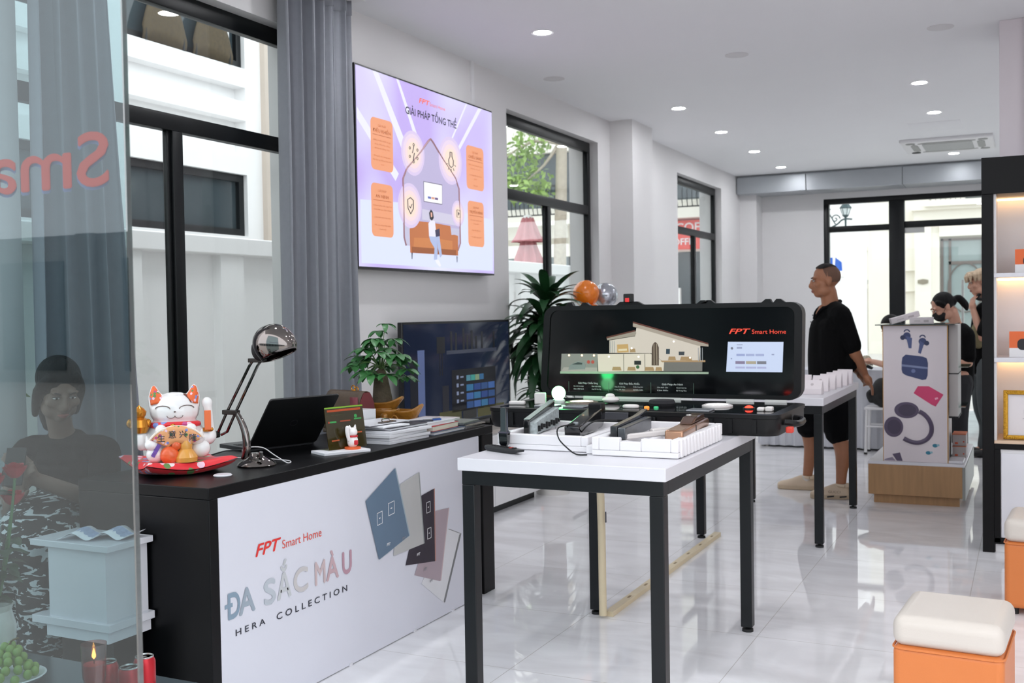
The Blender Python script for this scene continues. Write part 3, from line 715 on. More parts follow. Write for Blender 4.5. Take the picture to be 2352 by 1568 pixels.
    stroke([(1.205, .43), (1.25, .43), (1.25, .38), (1.205, .38), (1.205, .43)], .002); P('drawn_icon', [(1.22, .42), (1.24, .405), (1.22, .39)], LN, .009)
    SO = mat('drawn sofa tan', '#a9663f', .6, emit='#b06c45', es=.35); SO2 = mat('drawn sofa shade', '#8c5334', .6, emit='#8c5334', es=.35)
    P('drawn_sofa', [(.577, .26), (.61, .27), (.66, .315), (.86, .318), (1.0, .315), (1.115, .312), (1.13, .25), (1.17, .255), (1.224, .25), (1.22, .112), (.58, .105)], SO, .003)
    P('drawn_sofa_seat', [(.63, .205), (.9, .215), (1.14, .21), (1.14, .15), (.62, .145)], mat('drawn seat tan', '#b87648', .6, emit='#b87648', es=.35), .0036)
    P('drawn_sofa_base', [(.6, .145), (1.19, .15), (1.19, .112), (.6, .107)], SO2, .0042)
    for a in (.595, 1.2): P('drawn_sofa_leg', [(a, .107), (a+.012, .107), (a+.008, .065), (a+.002, .065)], INK, .003)
    JE = mat('drawn denim', '#9aa5c4', .6, emit='#9aa5c4', es=.4)
    P('drawn_figure_legs', [(.82, .225), (.9, .235), (.955, .25), (.975, .16), (.99, .105), (.965, .09), (.935, .15), (.925, .2), (.93, .12), (.92, .075), (.88, .07), (.89, .15), (.84, .19)], JE, .0048)
    P('drawn_figure_top', [(.815, .31), (.85, .335), (.9, .33), (.915, .25), (.9, .225), (.82, .225)], em('shirt white', '#e9e6f2', .6), .0052)
    P('drawn_figure_hair', [(.825, .38), (.85, .405), (.875, .39), (.885, .35), (.86, .33), (.835, .34)], INK, .0056)
    P('drawn_figure_face', [(.842, .385), (.862, .385), (.866, .358), (.848, .352)], mat('drawn skin', '#d6a692', .6, emit='#d6a692', es=.3), .006)
    P('drawn_tablet', [(.9, .27), (.96, .285), (.965, .235), (.91, .225)], mat('drawn dark tablet', '#4a4568', .5), .0058)
    P('drawn_shoe', [(.9, .07), (.945, .07), (.975, .035), (.955, .025), (.91, .05)], em('shoe white', '#eeeef6', .6), .0052)
sign_box()

# ------------------------------------------------------------------ curtains
CURT = mat('grey curtain cloth', '#8a8c94', .85, vary=.08, ns=30, bump=.1, bs=400, sheen=.15)
def curtain(label, x, ya0, yb0, ya1, yb1, z0, z1, n, ph):
    def fn(u, v):
        a = ya1+(ya0-ya1)*v; b = yb1+(yb0-yb1)*v     # v=1 bottom? 0 top
        y = a+(b-a)*u; s = u*n*2*pi+ph
        amp = .045+.012*sin(v*3+u*5)
        return V((x+amp*sin(s)+.012*sin(s*2.3+v*2), y+.018*cos(s)+.006*sin(v*5+u*9), z1+(z0-z1)*v))
    t = thing('curtain', label, 'curtain', (x, (ya0+yb0)/2, z0))
    MB().grid(fn, n*14+1, 22).build('cloth', CURT, t, smooth=180, solid=.004)
    MB().grid(lambda u, v: fn(u, .0+v*.03)+V((.006, 0, .012)), n*14+1, 3).build('heading_tape', CURT, t, smooth=180, solid=.004)
    return t
curtain('grey floor length curtain bunched between the nearest window and the lit sign', -3.585, 4.61, 5.265, 4.61, 5.26, .02, 3.255, 6, .4)
curtain('grey floor length curtain drawn back at the left, seen through the glass panel', -3.58, 3.02, 3.56, 3.03, 3.38, .02, 3.255, 4, 1.5)
struct(MB().bx(-3.66, -3.5, 2.95, 5.32, 3.255, 3.272).build('trim_4', WHITE2, smooth=0))

# ------------------------------------------------------------------ television and low cabinet along the wall
def tv_cabinet():
    t = thing('low_cabinet', 'long low white cabinet along the left wall under the television', 'cabinet', (-3.52, 6.3, 0))
    MB().bx(-3.69, -3.375, 5.42, 7.42, .06, .575).build('body', WHITE2, t, bevel=.002)
    MB().bx(-3.695, -3.36, 5.41, 7.43, .575, .6).build('top', mat('pale grey wood top', '#b3aca6', .45, vary=.12, ns=5, stretch=(8, 1, 8)), t, bevel=.002)
    MB().bx(-3.69, -3.42, 5.44, 7.40, 0, .06).build('plinth', BLK, t, smooth=0)
    for k in range(5): y = 5.43+.398*k; MB().bx(-3.377, -3.358, y, y+.392, .065, .56).build('door', WHITE2, t, bevel=.002)
    MB().bx(-3.358, -3.35, 7.39, 7.415, .07, .1).build('orange_tag', mat('orange sticker', '#d9752c', .6), t, smooth=0)
tv_cabinet()
def tv():
    t = thing('television', 'large dark television standing on the low cabinet below the lit sign', 'television', (-3.52, 6.45, .6))
    a = RZ(-3); base = M.Translation((-3.535, 6.47, 0)) @ a
    W, z0, z1 = .70, .655, 1.365
    def mk(): m = MB(); m.T = base; return m
    mk().bx(-.035, 0, -W, W, z0, z1).build('bezel', mat('television black', '#0b0c10', .3), t, bevel=.004)
    scr = bpy.data.materials.new('television picture'); scr.use_nodes = True; nt = scr.node_tree; L = nt.links.new; p = nt.nodes['Principled BSDF']
    p.inputs['Roughness'].default_value = .08; tc = nt.nodes.new('ShaderNodeTexCoord'); nz = nt.nodes.new('ShaderNodeTexNoise'); nz.inputs['Scale'].default_value = 1.5
    rp = nt.nodes.new('ShaderNodeValToRGB'); e = rp.color_ramp.elements; e[0].color = lin('#11141f'); e[1].color = lin('#333f5c'); L(tc.outputs['Object'], nz.inputs[0]); L(nz.outputs[0], rp.inputs[0])
    p.inputs['Base Color'].default_value = lin('#0a0c14'); L(rp.outputs[0], p.inputs['Emission Color']); p.inputs['Emission Strength'].default_value = .26
    s = mk().bx(-.001, .001, -W+.015, W-.015, z0+.02, z1-.015).build('screen', scr, t, smooth=0)
    def R(n, y0, y1, a0, a1, c, es, d=.002):
        m = mk(); m.bx(.0, d, y0, y1, a0, a1); m.build(n, mat('screen '+c, c, .3, emit=c, es=es*.35, vary=.1), s, smooth=0)
    R('screen_shelf', -.18, .5, 1.14, 1.165, '#3c4150', .3)
    for k, (y, h) in enumerate(((-.13, .13), (-.07, .12), (.03, .15), (.08, .1), (.14, .13), (.2, .09), (.28, .12), (.45, .12))): R('screen_figurine', y, y+.025, 1.165, 1.165+h, '#191a22', .1)
    R('screen_clock', -.3, -.2, 1.15, 1.26, '#15151c', .1); R('screen_clock_weight', -.27, -.26, 1.0, 1.15, '#15151c', .1); R('screen_clock_weight', -.24, -.23, 1.0, 1.15, '#15151c', .1)
    R('screen_doorway', -.62, -.53, .68, 1.12, '#10131f', .2); R('screen_door_light', -.53, -.45, .7, 1.18, '#56648c', .4)
    R('screen_panel', -.12, .48, .78, 1.03, '#0c0d18', .2); R('screen_panel', -.12, .48, .74, .80, '#0c0d18', .2)
    for k, c in enumerate(('#4c7f8e', '#3d8f86', '#7a8f6e', '#2d5f86')): R('screen_tile', .07+.06*k, .125+.06*k, .945, .985, c, .5, .004)
    for r in range(3):
        for k in range(4): R('screen_tile', .07+.1*k, .16+.1*k, .755+.06*r, .80+.06*r, ('#28497a', '#3a5f9a', '#2f6a92', '#23407c')[(k+r) % 4], .4, .004)
    for k in range(4): R('screen_icon', -.06, -.035, .80+.055*k, .825+.055*k, '#7d87a0', .4, .004); R('screen_caption', -.01, .03, .807+.055*k, .818+.055*k, '#7d87a0', .3, .004)
    for (y0, y1, c) in ((-.28, .0, '#4b4a2c'), (.02, .2, '#2a2a28'), (.22, .6, '#4f4d28')): R('screen_sideboard', y0, y1, .68, .755, c, .3)
    R('screen_statue', -.24, -.16, .755, .93, '#20202a', .15)
    for y in (-.45, .45):
        m = mk(); m.bx(-.12, .14, y-.012, y+.012, .6, .615); m.bx(-.03, -.006, y-.012, y+.012, .61, .67); m.build('foot', RUBBER, t, bevel=.003)
tv()

# ------------------------------------------------------------------ shelf cabinet on the right
ORB = mat('orange box card', '#e0672f', .5, vary=.08)
def shelf_cabinet():
    y0, y1, xl, xr = 6.66, 7.06, -.245, 1.1
    t = thing('shelf_cabinet', 'tall black shelf cabinet with warm lit white shelves at the right edge', 'cabinet', (.4, 6.86, 0))
    f = MB(); f.bx(xl, -.183, y0, y1, .0, 2.045); f.bx(xr-.06, xr, y0, y1, 0, 2.045); f.bx(xl, xr, y0-.004, y1, 2.045, 2.252)
    f.bx(-.183, xr-.06, y0, y1, .594, .627); f.bx(-.183, -.15, y0, y1, .06, .594); f.bx(-.183, xr-.06, y0, y1, .052, .088)
    f.build('frame', BLK, t, bevel=.002)
    MB().bx(-.183, xr-.06, y1-.02, y1-.001, .627, 2.045).build('back_panel', WHITE2, t, smooth=0)
    MB().bx(-.183, -.17, y0+.02, y1-.02, .627, 2.045).build('side_lining', WHITE2, t, smooth=0)
    MB().bx(-.15, xr-.07, y0+.012, y1, .088, .594).build('carcass', WHITE2, t, smooth=0)
    d = MB().bx(-.147, .42, y0+.002, y0+.012, .09, .572).build('door', WHITE, t, smooth=0, bevel=.001)
    MB().bx(.424, xr-.07, y0+.002, y0+.012, .09, .572).build('door', WHITE, t, smooth=0, bevel=.001)
    MB().bx(-.178, xr-.06, y0+.03, y0+.05, .0, .052).build('kickboard', WHITE2, t, smooth=0)
    for z0, z1 in ((1.572, 1.596), (1.09, 1.116), (.625, .643)):
        MB().bx(-.183, xr-.06, y0+.003, y1-.02, z0, z1).build('shelf', WHITE if z0 > .7 else mat('warm shelf board', '#d9bda2', .4), t, bevel=.002)
    LED = mat('warm strip light', '#ffdcb0', .5, emit='#ffc88c', es=4.5)
    for z in (2.045, 1.572, 1.09):
        MB().bx(-.17, xr-.07, y0+.33, y0+.345, z-.012, z-.001).build('led_strip', LED, t, smooth=0)
shelf_cabinet()
def speaker_box(label, x, z, w, h):
    t = thing('speaker_box', label, 'box', (x, 6.80, z), 0, 'orange speaker boxes on the lit shelves')
    b = MB(); b.k = 1; b.bx(0, w, -.055, .055, 0, h*.36); b.k = 0; b.bx(0, w, -.055, .055, h*.36, h)
    b.build('carton', [ORB, WHITE2], t, local=True, smooth=0)
    m = MB(); m.prism(rrect(.042, w+.02, h*.28, h*.72, .025), (0, -.0556, 0), UX, UZ, .001); m.build('printed_speaker', mat('speaker mesh', '#2c2c30', .7, bump=.3, bs=500), t, local=True, smooth=0)
    MB().prism(circ(.10, h*.4, .004, 10), (0, -.0568, 0), UX, UZ, .001).build('printed_light', WPRINT, t, local=True, smooth=0)
speaker_box('orange and white speaker carton on the upper lit shelf', -.074, 1.5965, .16, .135)
speaker_box('orange and white speaker carton on the middle lit shelf, above the gilt frame', -.105, 1.1165, .19, .145)
def gilt_frame():
    t = thing('certificate_frame', 'gilt rope edged certificate frame standing on the bottom lit shelf', 'picture frame', (0, 6.76, .643))
    G = mat('gilt moulding', '#b98a2c', .3, .8, vary=.3, ns=60, bump=.4, bs=150)
    base = M.Translation((-.137, 6.745, .6435)) @ RX(-6)
    W, H = .42, .282
    m = MB(); m.T = base
    for q in ([(0, 0), (W, 0), (W-.025, .025), (.025, .025)], [(W, 0), (W, H), (W-.025, H-.025), (W-.025, .025)], [(W, H), (0, H), (.025, H-.025), (W-.025, H-.025)], [(0, H), (0, 0), (.025, .025), (.025, H-.025)]): m.prism(q, (0, 0, 0), UX, UZ, .018, -.002)
    m.build('frame', G, t, smooth=0, bevel=.003)
    m = MB(); m.T = base
    for k in range(28): m.sph((.008, -.017, .006+k*.0098), (.006, .004, .0045), 8, 5, M.Rotation(.6, 3, 'Y'))
    for k in range(40): m.sph((.008+k*.0102, -.017, H-.008), (.0045, .004, .006), 8, 5, M.Rotation(.6, 3, 'Y')); m.sph((.008+k*.0102, -.017, .008), (.0045, .004, .006), 8, 5, M.Rotation(.6, 3, 'Y'))
    m.build('rope_edge', G, t)
    m = MB(); m.T = base; m.bx(.024, W-.024, -.004, 0, .024, H-.024); c = m.build('certificate', mat('certificate paper', '#dcd6d8', .3), t, smooth=0)
    p = lambda x, z: base @ V((x, -.0045, z))
    text('certificate_lettering', 'GIẤY', mat('grey print', '#8d8a92', .6), p(.12, .205), UX, UZ, .013, c, .06)
    text('certificate_lettering', 'H', mat('grey print', '#8d8a92', .6), p(.105, .15), UX, UZ, .022, c, .02)
    m = MB(); m.T = base; m.bx(.1, .3, -.006, -.004, .12, .122); m.build('certificate_rule', mat('grey print', '#8d8a92', .6), c, smooth=0)
gilt_frame()

# ------------------------------------------------------------------ poufs
LEA = mat('orange leatherette', '#cd763b', .42, vary=.04, bump=.08, bs=250); LEW = mat('cream leatherette', '#cac2b9', .42, vary=.03, bump=.08, bs=250)
def pouf(label, x, y, rz, w, d, h, hs):
    t = thing('pouf_stool', label, 'pouf', (x, y, 0), rz, None)
    MB().bx(-w/2, w/2, -d/2, d/2, .03, hs).build('base', LEA, t, local=True, bevel=.022, seg=4)
    m = MB(); n = 14
    def fn(u, v):
        return None
    MB().bx(-w/2-.002, w/2+.002, -d/2-.002, d/2+.002, hs-.004, h).build('cushion', LEW, t, local=True, bevel=.035, seg=6)
    p = MB(); q = rrect(-w/2-.001, w/2+.001, -d/2-.001, d/2+.001, .03); p.tube([(a, b, hs-.008) for a, b in q+[q[0]]], .004, 6); p.build('piping', LEA, t, local=True)
    for a in (-1, 1):
        for b in (-1, 1): MB().cyl((a*(w/2-.04), b*(d/2-.04), 0), (a*(w/2-.04), b*(d/2-.04), .035), .018).build('foot', RUBBER, t, local=True)
pouf('orange pouf with cream cushion top, whole, lower right foreground', -.22, 3.72, radians(-4), .325, .37, .44, .345)
pouf('orange pouf with cream cushion top, cut by the right edge, behind the other pouf', .09, 5.52, radians(-4), .37, .37, .44, .335)
# ------------------------------------------------------------------ things on the reception counter
Z0 = CTT
PORC = mat('white porcelain', '#efeceb', .12, coat=.4, vary=.01); GOLD = mat('gold glaze', '#c8852c', .22, .7, vary=.15, ns=30)
ORG = mat('orange glaze', '#e8673a', .2, vary=.2, ns=40); YEL = mat('amber glaze', '#e0a04a', .2, vary=.15, ns=40); CATR = mat('red glaze', '#d02b35', .25, vary=.1); BRN = mat('brown glaze', '#6a3428', .2)
def flower_mat(name='red floral silk', base='#e02530', sc=30):
    m = bpy.data.materials.new(name); m.use_nodes = True; nt = m.node_tree; L = nt.links.new; p = nt.nodes['Principled BSDF']
    tc = nt.nodes.new('ShaderNodeTexCoord'); vo = nt.nodes.new('ShaderNodeTexVoronoi'); vo.inputs['Scale'].default_value = sc; vo.inputs['Randomness'].default_value = 1
    L(tc.outputs['Object'], vo.inputs[0])
    rp = nt.nodes.new('ShaderNodeValToRGB'); rp.color_ramp.interpolation = 'CONSTANT'; e = rp.color_ramp.elements; e[0].color = (1, 1, 1, 1); e[1].position = .42; e[1].color = (0, 0, 0, 1)
    L(vo.outputs['Distance'], rp.inputs[0])
    sp = nt.nodes.new('ShaderNodeSeparateColor'); L(vo.outputs['Color'], sp.inputs[0])
    r2 = nt.nodes.new('ShaderNodeValToRGB'); r2.color_ramp.interpolation = 'CONSTANT'; e = r2.color_ramp.elements
    e[0].color = lin(base); e[1].position = .38; e[1].color = lin('#ecc3d4')
    for q, c in ((.6, '#eadfe0'), (.74, '#5f8a4a'), (.86, '#7f8fd0'), (.93, '#c44a86')): a = e.new(q); a.color = lin(c)
    L(sp.outputs[0], r2.inputs[0])
    mx = nt.nodes.new('ShaderNodeMix'); mx.data_type = 'RGBA'; mx.inputs[6].default_value = lin(base); L(rp.outputs[0], mx.inputs[0]); L(r2.outputs[0], mx.inputs[7])
    L(mx.outputs[2], p.inputs['Base Color']); p.inputs['Roughness'].default_value = .5; p.inputs['Sheen Weight'].default_value = .1
    return m
FLOR = flower_mat(); EARF = flower_mat('orange floral glaze', '#e4642a', 75)
def cushion():
    cx, cy = -2.865, 3.03; m = MB(); a0 = radians(-28)
    def fn(u, v, top):
        a, b = 2*u-1, 2*v-1; c = (abs(a)*abs(b))**1.6; e = max(0, (1-a**4)*(1-b**4))
        k = 1-.1*(1-abs(a)**2)*abs(b)-.0
        x = a*.168*(1-.09*(1-b*b)); y = b*.168*(1-.09*(1-a*a))
        rim = .016*(max(abs(a), abs(b))**3)*(1 if max(abs(a), abs(b)) < .9 else 1-6*(max(abs(a), abs(b))-.9))
        z = .02+.03*c+(.6*rim if top else 0)+(.024 if top else -.02)*e**.3
        if not top: z = max(z, .001)
        return V((cx+x*cos(a0)-y*sin(a0), cy+x*sin(a0)+y*cos(a0), Z0+z))
    m.grid(lambda u, v: fn(u, v, True), 25, 25); m.grid(lambda u, v: fn(v, u, False), 25, 25)
    tag(m.build('cushion', FLOR, smooth=180), 'red floral cushion with upturned corners under the white lucky cat', 'cushion')
cushion()
def lucky_cat():
    t = thing('lucky_cat_statue', 'large white porcelain lucky cat with orange ears, sitting on the red cushion', 'statue', (-2.865, 3.02, Z0+.04), radians(44))
    S = 1.0
    b = MB(); b.sph((0, .01, .08), (.112, .095, .1)); b.sph((0, .005, .19), (.09, .08, .068)); b.sph((0, .0, .14), (.075, .07, .03))
    b.limb([(-.085, -.01, .085), (-.118, -.03, .075), (-.122, -.035, .10)], [.03, .028, .024], 10)
    b.limb([(.085, 0, .09), (.122, -.01, .085), (.125, -.015, .12), (.118, -.02, .20)], [.03, .028, .017, .017], 10); b.sph((.116, -.022, .215), (.021, .018, .022))
    b.sph((-.05, -.078, .125), .022); b.sph((.055, -.078, .125), .022)
    for s in (-1, 1): b.tube([(s*.058, .0, .215), (s*.068, .0, .245), (s*.072, .002, .285)], [.036, .026, .006], 14, 3)
    fm = MB(); fm.v = b.v; fm.f = b.f; fm.mi = b.mi
    me_o = fuse(fm, 'body', PORC, None, .005, 5); me_o.parent = t
    def loc(m, n, mm, **k): return m.build(n, mm, t, local=True, **k)
    PAT = FLOR
    for s, mm in ((-1, ORG), (1, ORG)):
        m = MB(); m.tube([(s*.059, -.016, .222), (s*.068, -.016, .25), (s*.072, -.008, .282)], [.028, .02, .004], 12, 3); loc(m, 'inner_ear', EARF, smooth=180)
    m = MB()
    m.grid(lambda u, v: V((0, .005, .19))+V((.0915*cos(u), -.0815*sin(u), 0))*cos(v)+V((0, 0, .0695*sin(v))) if False else V((.0915*cos(-.25+u*1.05)*cos(.45+v*.65), .005-.0815*sin(-.25+u*1.05)*cos(.45+v*.65), .19+.0695*sin(.45+v*.65))), 12, 10)
    loc(m, 'head_patch', BRN, smooth=180)
    eye = MB()
    fz = lambda x, z: .005-.080*math.sqrt(max(0.01, 1-(x/.09)**2-((z-.19)/.068)**2))-.0015
    for s in (-1, 1):
        pts = [(s*.042+.026*cos(a), 0, .20+.012*sin(a)) for a in [pi*k/8 for k in range(9)]]; eye.tube([(x, fz(x, z), z) for x, _, z in pts], .0016, 5)
        pts = [(s*.014+.014*cos(a), 0, .176-.01*sin(a)) for a in [pi*k/8 for k in range(9)]]; eye.tube([(x, fz(x, z), z) for x, _, z in pts], .0012, 5)
    eye.sph((0, fz(0, .19)+.0, .19), (.004, .002, .003), 8, 6)
    loc(eye, 'face_lines', mat('grey brown line', '#6b5a55', .4))
    m = MB(); m.tube([(.083*cos(a), -.001+.077*sin(a), .137-.006*sin(a)) for a in [2*pi*k/28 for k in range(29)]], .011, 8); loc(m, 'collar', FLOR)
    m = MB(); m.sph((-.008, -.088, .135), .0125); loc(m, 'bell', GOLD)
    # held fan shaped banner
    m = MB(); m.grid(lambda u, v: V(((.035+.075*v)*sin(-1.05+2.1*u)+.005, -.105-.004*sin(u*pi), .05+(.03+.062*v)*cos(-1.05+2.1*u))), 15, 5); bn = loc(m, 'fan_banner', flower_mat('painted banner', '#eba873', 75), smooth=180, solid=.004)
    m = MB(); m.tube([(.108*sin(-1.05+2.1*u)+.005, -.107, .05+.09*cos(-1.05+2.1*u)) for u in [k/14 for k in range(15)]], .004, 6); loc(m, 'banner_trim', mat('banner white trim', '#f0e3d6', .3))
    R4 = M.Translation((-2.865, 3.02, Z0+.04)) @ RZ(44)
    for ch, x, z in (('生', -.05, .088), ('意', -.012, .1), ('兴', .026, .1), ('隆', .06, .086)):
        text('banner_lettering', ch, INK, R4 @ V((x-.014, -.112, z)), R4.to_3x3() @ UX, UZ, .02, t, .026, bold=.01)
    # gold lucky bag in the raised paw
    m = MB(); m.lathe([(0, -.035), (.026, -.03), (.036, -.008), (.03, .018), (.018, .026), (.024, .036), (.026, .048), (.016, .06), (.006, .066), (0, .072)], 20, (-.124, -.035, .145)); m.sph((-.155, -.035, .15), (.015, .014, .018)); m.sph((-.095, -.038, .15), (.013, .013, .016))
    loc(m, 'gold_bag', GOLD)
    m = MB(); m.bx(.104, .128, -.048, -.04, .115, .188); pl = loc(m, 'arm_plaque', mat('orange plaque', '#e8703a', .3, vary=.1), bevel=.002)
    for k, ch in enumerate('招财进'): text('plaque_lettering', ch, INK, R4 @ V((.108, -.0485, .166-.022*k)), R4.to_3x3() @ UX, UZ, .014, pl, .015)
    m = MB(); m.lathe([(.019, -.006), (.022, 0), (.019, .008)], 16, (.117, -.02, .114)); loc(m, 'arm_bangle', GOLD)
    # small figures at its feet
    def kit(x, y, z, s, n, mm):
        k = MB(); k.sph((x, y, z), (.034*s, .03*s, .032*s)); k.sph((x-.012*s, y-.012*s, z+.036*s), (.026*s, .024*s, .022*s))
        for q in (-1, 1): k.tube([(x-.012*s+q*.014*s, y-.01*s, z+.05*s), (x-.012*s+q*.018*s, y-.01*s, z+.07*s)], [.009*s, .002], 8)
        return loc(k, n, mm)
    kit(-.07, -.075, .038, 1., 'kitten_figure', PORC); kit(.088, -.06, .05, 1.05, 'kitten_figure', PORC)
    m = MB(); m.sph((-.022, -.098, .035), (.034, .028, .034)); m.sph((.002, -.1, .07), (.018, .016, .018)); loc(m, 'orange_figure', ORG)
    m = MB(); m.lathe([(0, 0), (.04, .004), (.042, .02), (.03, .04), (.022, .05), (.024, .065), (.016, .085), (0, .09)], 18, (.035, -.092, .005)); loc(m, 'gourd_figure', YEL)
    m = MB(); m.box((-.068, -.106, .055), (.014, .004, .05), RY(30)); loc(m, 'kitten_ribbon', mat('ribbon purple', '#6a4aa0', .4, vary=.5, ns=90))
lucky_cat()

def lamp():
    x0, y0 = -2.675, 3.25; kx = lambda v: v*1.0304; kz = lambda v: 1.42+(v-1.42)*1.0304
    t = thing('desk_lamp', 'dark chrome desk lamp with hinged twin arms, beside the lucky cat', 'lamp', (x0, y0, Z0))
    MB().lathe([(0, 0), (.072, 0), (.075, .006), (.068, .016), (.045, .03), (.03, .038), (.022, .05), (.0, .052)], 32, (x0, y0, Z0)).build('base', CHROME, t)
    MB().cyl((x0+.035, y0-.02, Z0+.035), (x0+.042, y0-.024, Z0+.058), .007).build('switch', STEEL, t)
    P = lambda x, z, dy=0: (kx(x), y0+dy, kz(z))
    MB().tube([P(-2.65, .885), P(-2.641, .93), P(-2.648, .985), P(-2.668, 1.03), P(-2.69, 1.062)], [.017, .016, .014, .012, .009], 12, 4).build('stem', CHROME, t)
    m = MB()
    for dx, dy in ((0, -.0), (.042, .0)): m.tube([P(-2.80+dx*.9, .972, dy), P(-2.775+dx, .985, dy), P(-2.735+dx, 1.055, dy), P(-2.62+dx*.9, 1.235, dy), P(-2.605+dx*.9, 1.252, dy), P(-2.585+dx*.6, 1.254, dy)], .0055, 8)
    m.build('arm', CHROME, t)
    BM = mat('gunmetal', '#3a3735', .25, .8)
    MB().bx(kx(-2.748), kx(-2.678), y0-.012, y0+.012, kz(1.05), kz(1.068)).build('arm_clamp', BM, t, bevel=.003)
    MB().bx(kx(-2.852), kx(-2.775), y0-.012, y0+.012, kz(.96), kz(.985)).build('counterweight', BM, t, bevel=.005)
    MB().bx(kx(-2.62), kx(-2.545), y0-.01, y0+.01, kz(1.248), kz(1.263)).build('head_bracket', BM, t, bevel=.002)
    MB().cyl(P(-2.578, 1.262), P(-2.578, 1.30), .007).build('neck', STEEL, t)
    R = M.Rotation(radians(-22), 3, 'Y')
    sh = MB(); c = V((kx(-2.508), y0, kz(1.332)))
    def shell(u, v):
        a = 2*pi*u; b = v*pi/2*1.38; r = sin(b) if b < pi/2 else sin(b)
        p = V((.086*r*cos(a)-.012*cos(b), .068*r*sin(a), .082*cos(b)-.02)); return c+R @ p
    sh.grid(lambda v, u: shell(u, v), 16, 33)
    sh.build('lamp_shade', CHROME, t, smooth=180, solid=.002)
    MB().sph(c+R @ V((.01, 0, .005)), (.04, .03, .03), 14, 9).build('bulb', mat('unlit bulb', '#d8d5cf', .2), t)
    MB().sph(c+R @ V((-.067, -.01, -.012)), (.026, .036, .044), 16, 10).build('head_joint', RUBBER, t)
    lab(MB().tube([(-2.76, 3.3, Z0+.003), (-2.80, 3.32, Z0+.05), (-2.74, 3.36, Z0+.055), (-2.66, 3.34, Z0+.03), (-2.6, 3.34, Z0+.003), (-2.63, 3.39, Z0+.003), (-2.78, 3.41, Z0+.003), (-2.93, 3.38, Z0+.004)], .0022, 6, 6).build('power_cord', WHITE2, t), 'white coiled power cord')
lamp()
o = MB().lathe([(0, 0), (.032, 0), (.034, .003), (.03, .0065), (0, .007)], 28, (-2.625, 3.0, Z0)); tag(o.build('wireless_charger', WHITE), 'small flat white disc on the counter edge between cat cushion and lamp', 'disc')

def laptop():
    A = V((-2.974, 3.581, Z0)); B = V((-2.875, 3.864, Z0)); e = (B-A).normalized(); d = V((.943, -.33, 0)); n = V((0, 0, 1))
    t = thing('laptop', 'black laptop with open lid seen from behind, on the counter', 'laptop', tuple((A+B)/2))
    W = (B-A).length+.045; A = A-e*.022
    m = MB(); m.prism(rrect(0, W, 0, .235, .012), A, e, -d, .018, .001); b = m.build('base', mat('laptop deck', '#2a2b2e', .4), t, bevel=.002)
    m = MB()
    for i in range(5):
        for j in range(13): m.prism([(.02+j*.0225, .05+i*.02), (.038+j*.0225, .05+i*.02), (.038+j*.0225, .066+i*.02), (.02+j*.0225, .066+i*.02)], A, e, -d, .0195, .018)
    m.build('keyboard', RUBBER, b, smooth=0)
    up = (d*.185+n*.215).normalized(); L = .288; o = A+n*.017
    m = MB(); m.prism(rrect(0, W, 0, L, .012), o, e, up, .009, 0); l = m.build('lid', mat('laptop lid', '#0e0f11', .45), t, bevel=.002)
    nn = e.cross(up).normalized()
    fr = .0093 if True else 0
    m = MB(); c = o+e*(W/2)+up*(L*.48); m.tube([c+e*.017*cos(a)+up*.017*sin(a)+nn*fr for a in [2*pi*k/24 for k in range(25)]], .0012, 6); m.build('lid_emblem', mat('emblem grey', '#2c2d31', .3, .6), l)
    text('lid_lettering', 'DELL', mat('emblem grey', '#2c2d31', .3, .6), o+e*(W/2-.011)+up*(L*.48-.004)+nn*fr, e, up, .008, l, .022, depth=.0005)
    m = MB(); m.prism([(.008, .012), (W-.008, .012), (W-.008, L-.01), (.008, L-.01)], o-nn*.0008, e, up, .0004, 0); m.build('screen', mat('laptop screen', '#2c3440', .15, emit='#3c4a60', es=.5), l, smooth=0)
laptop()
o = MB().tube([(-2.95, 3.53, Z0+.004), (-2.93, 3.49, Z0+.02), (-2.99, 3.44, Z0+.02), (-3.04, 3.4, Z0+.004)], .003, 6, 5); tag(o.build('charging_cable', RUBBER), 'thin black charging cable at the left side of the laptop', 'cable')

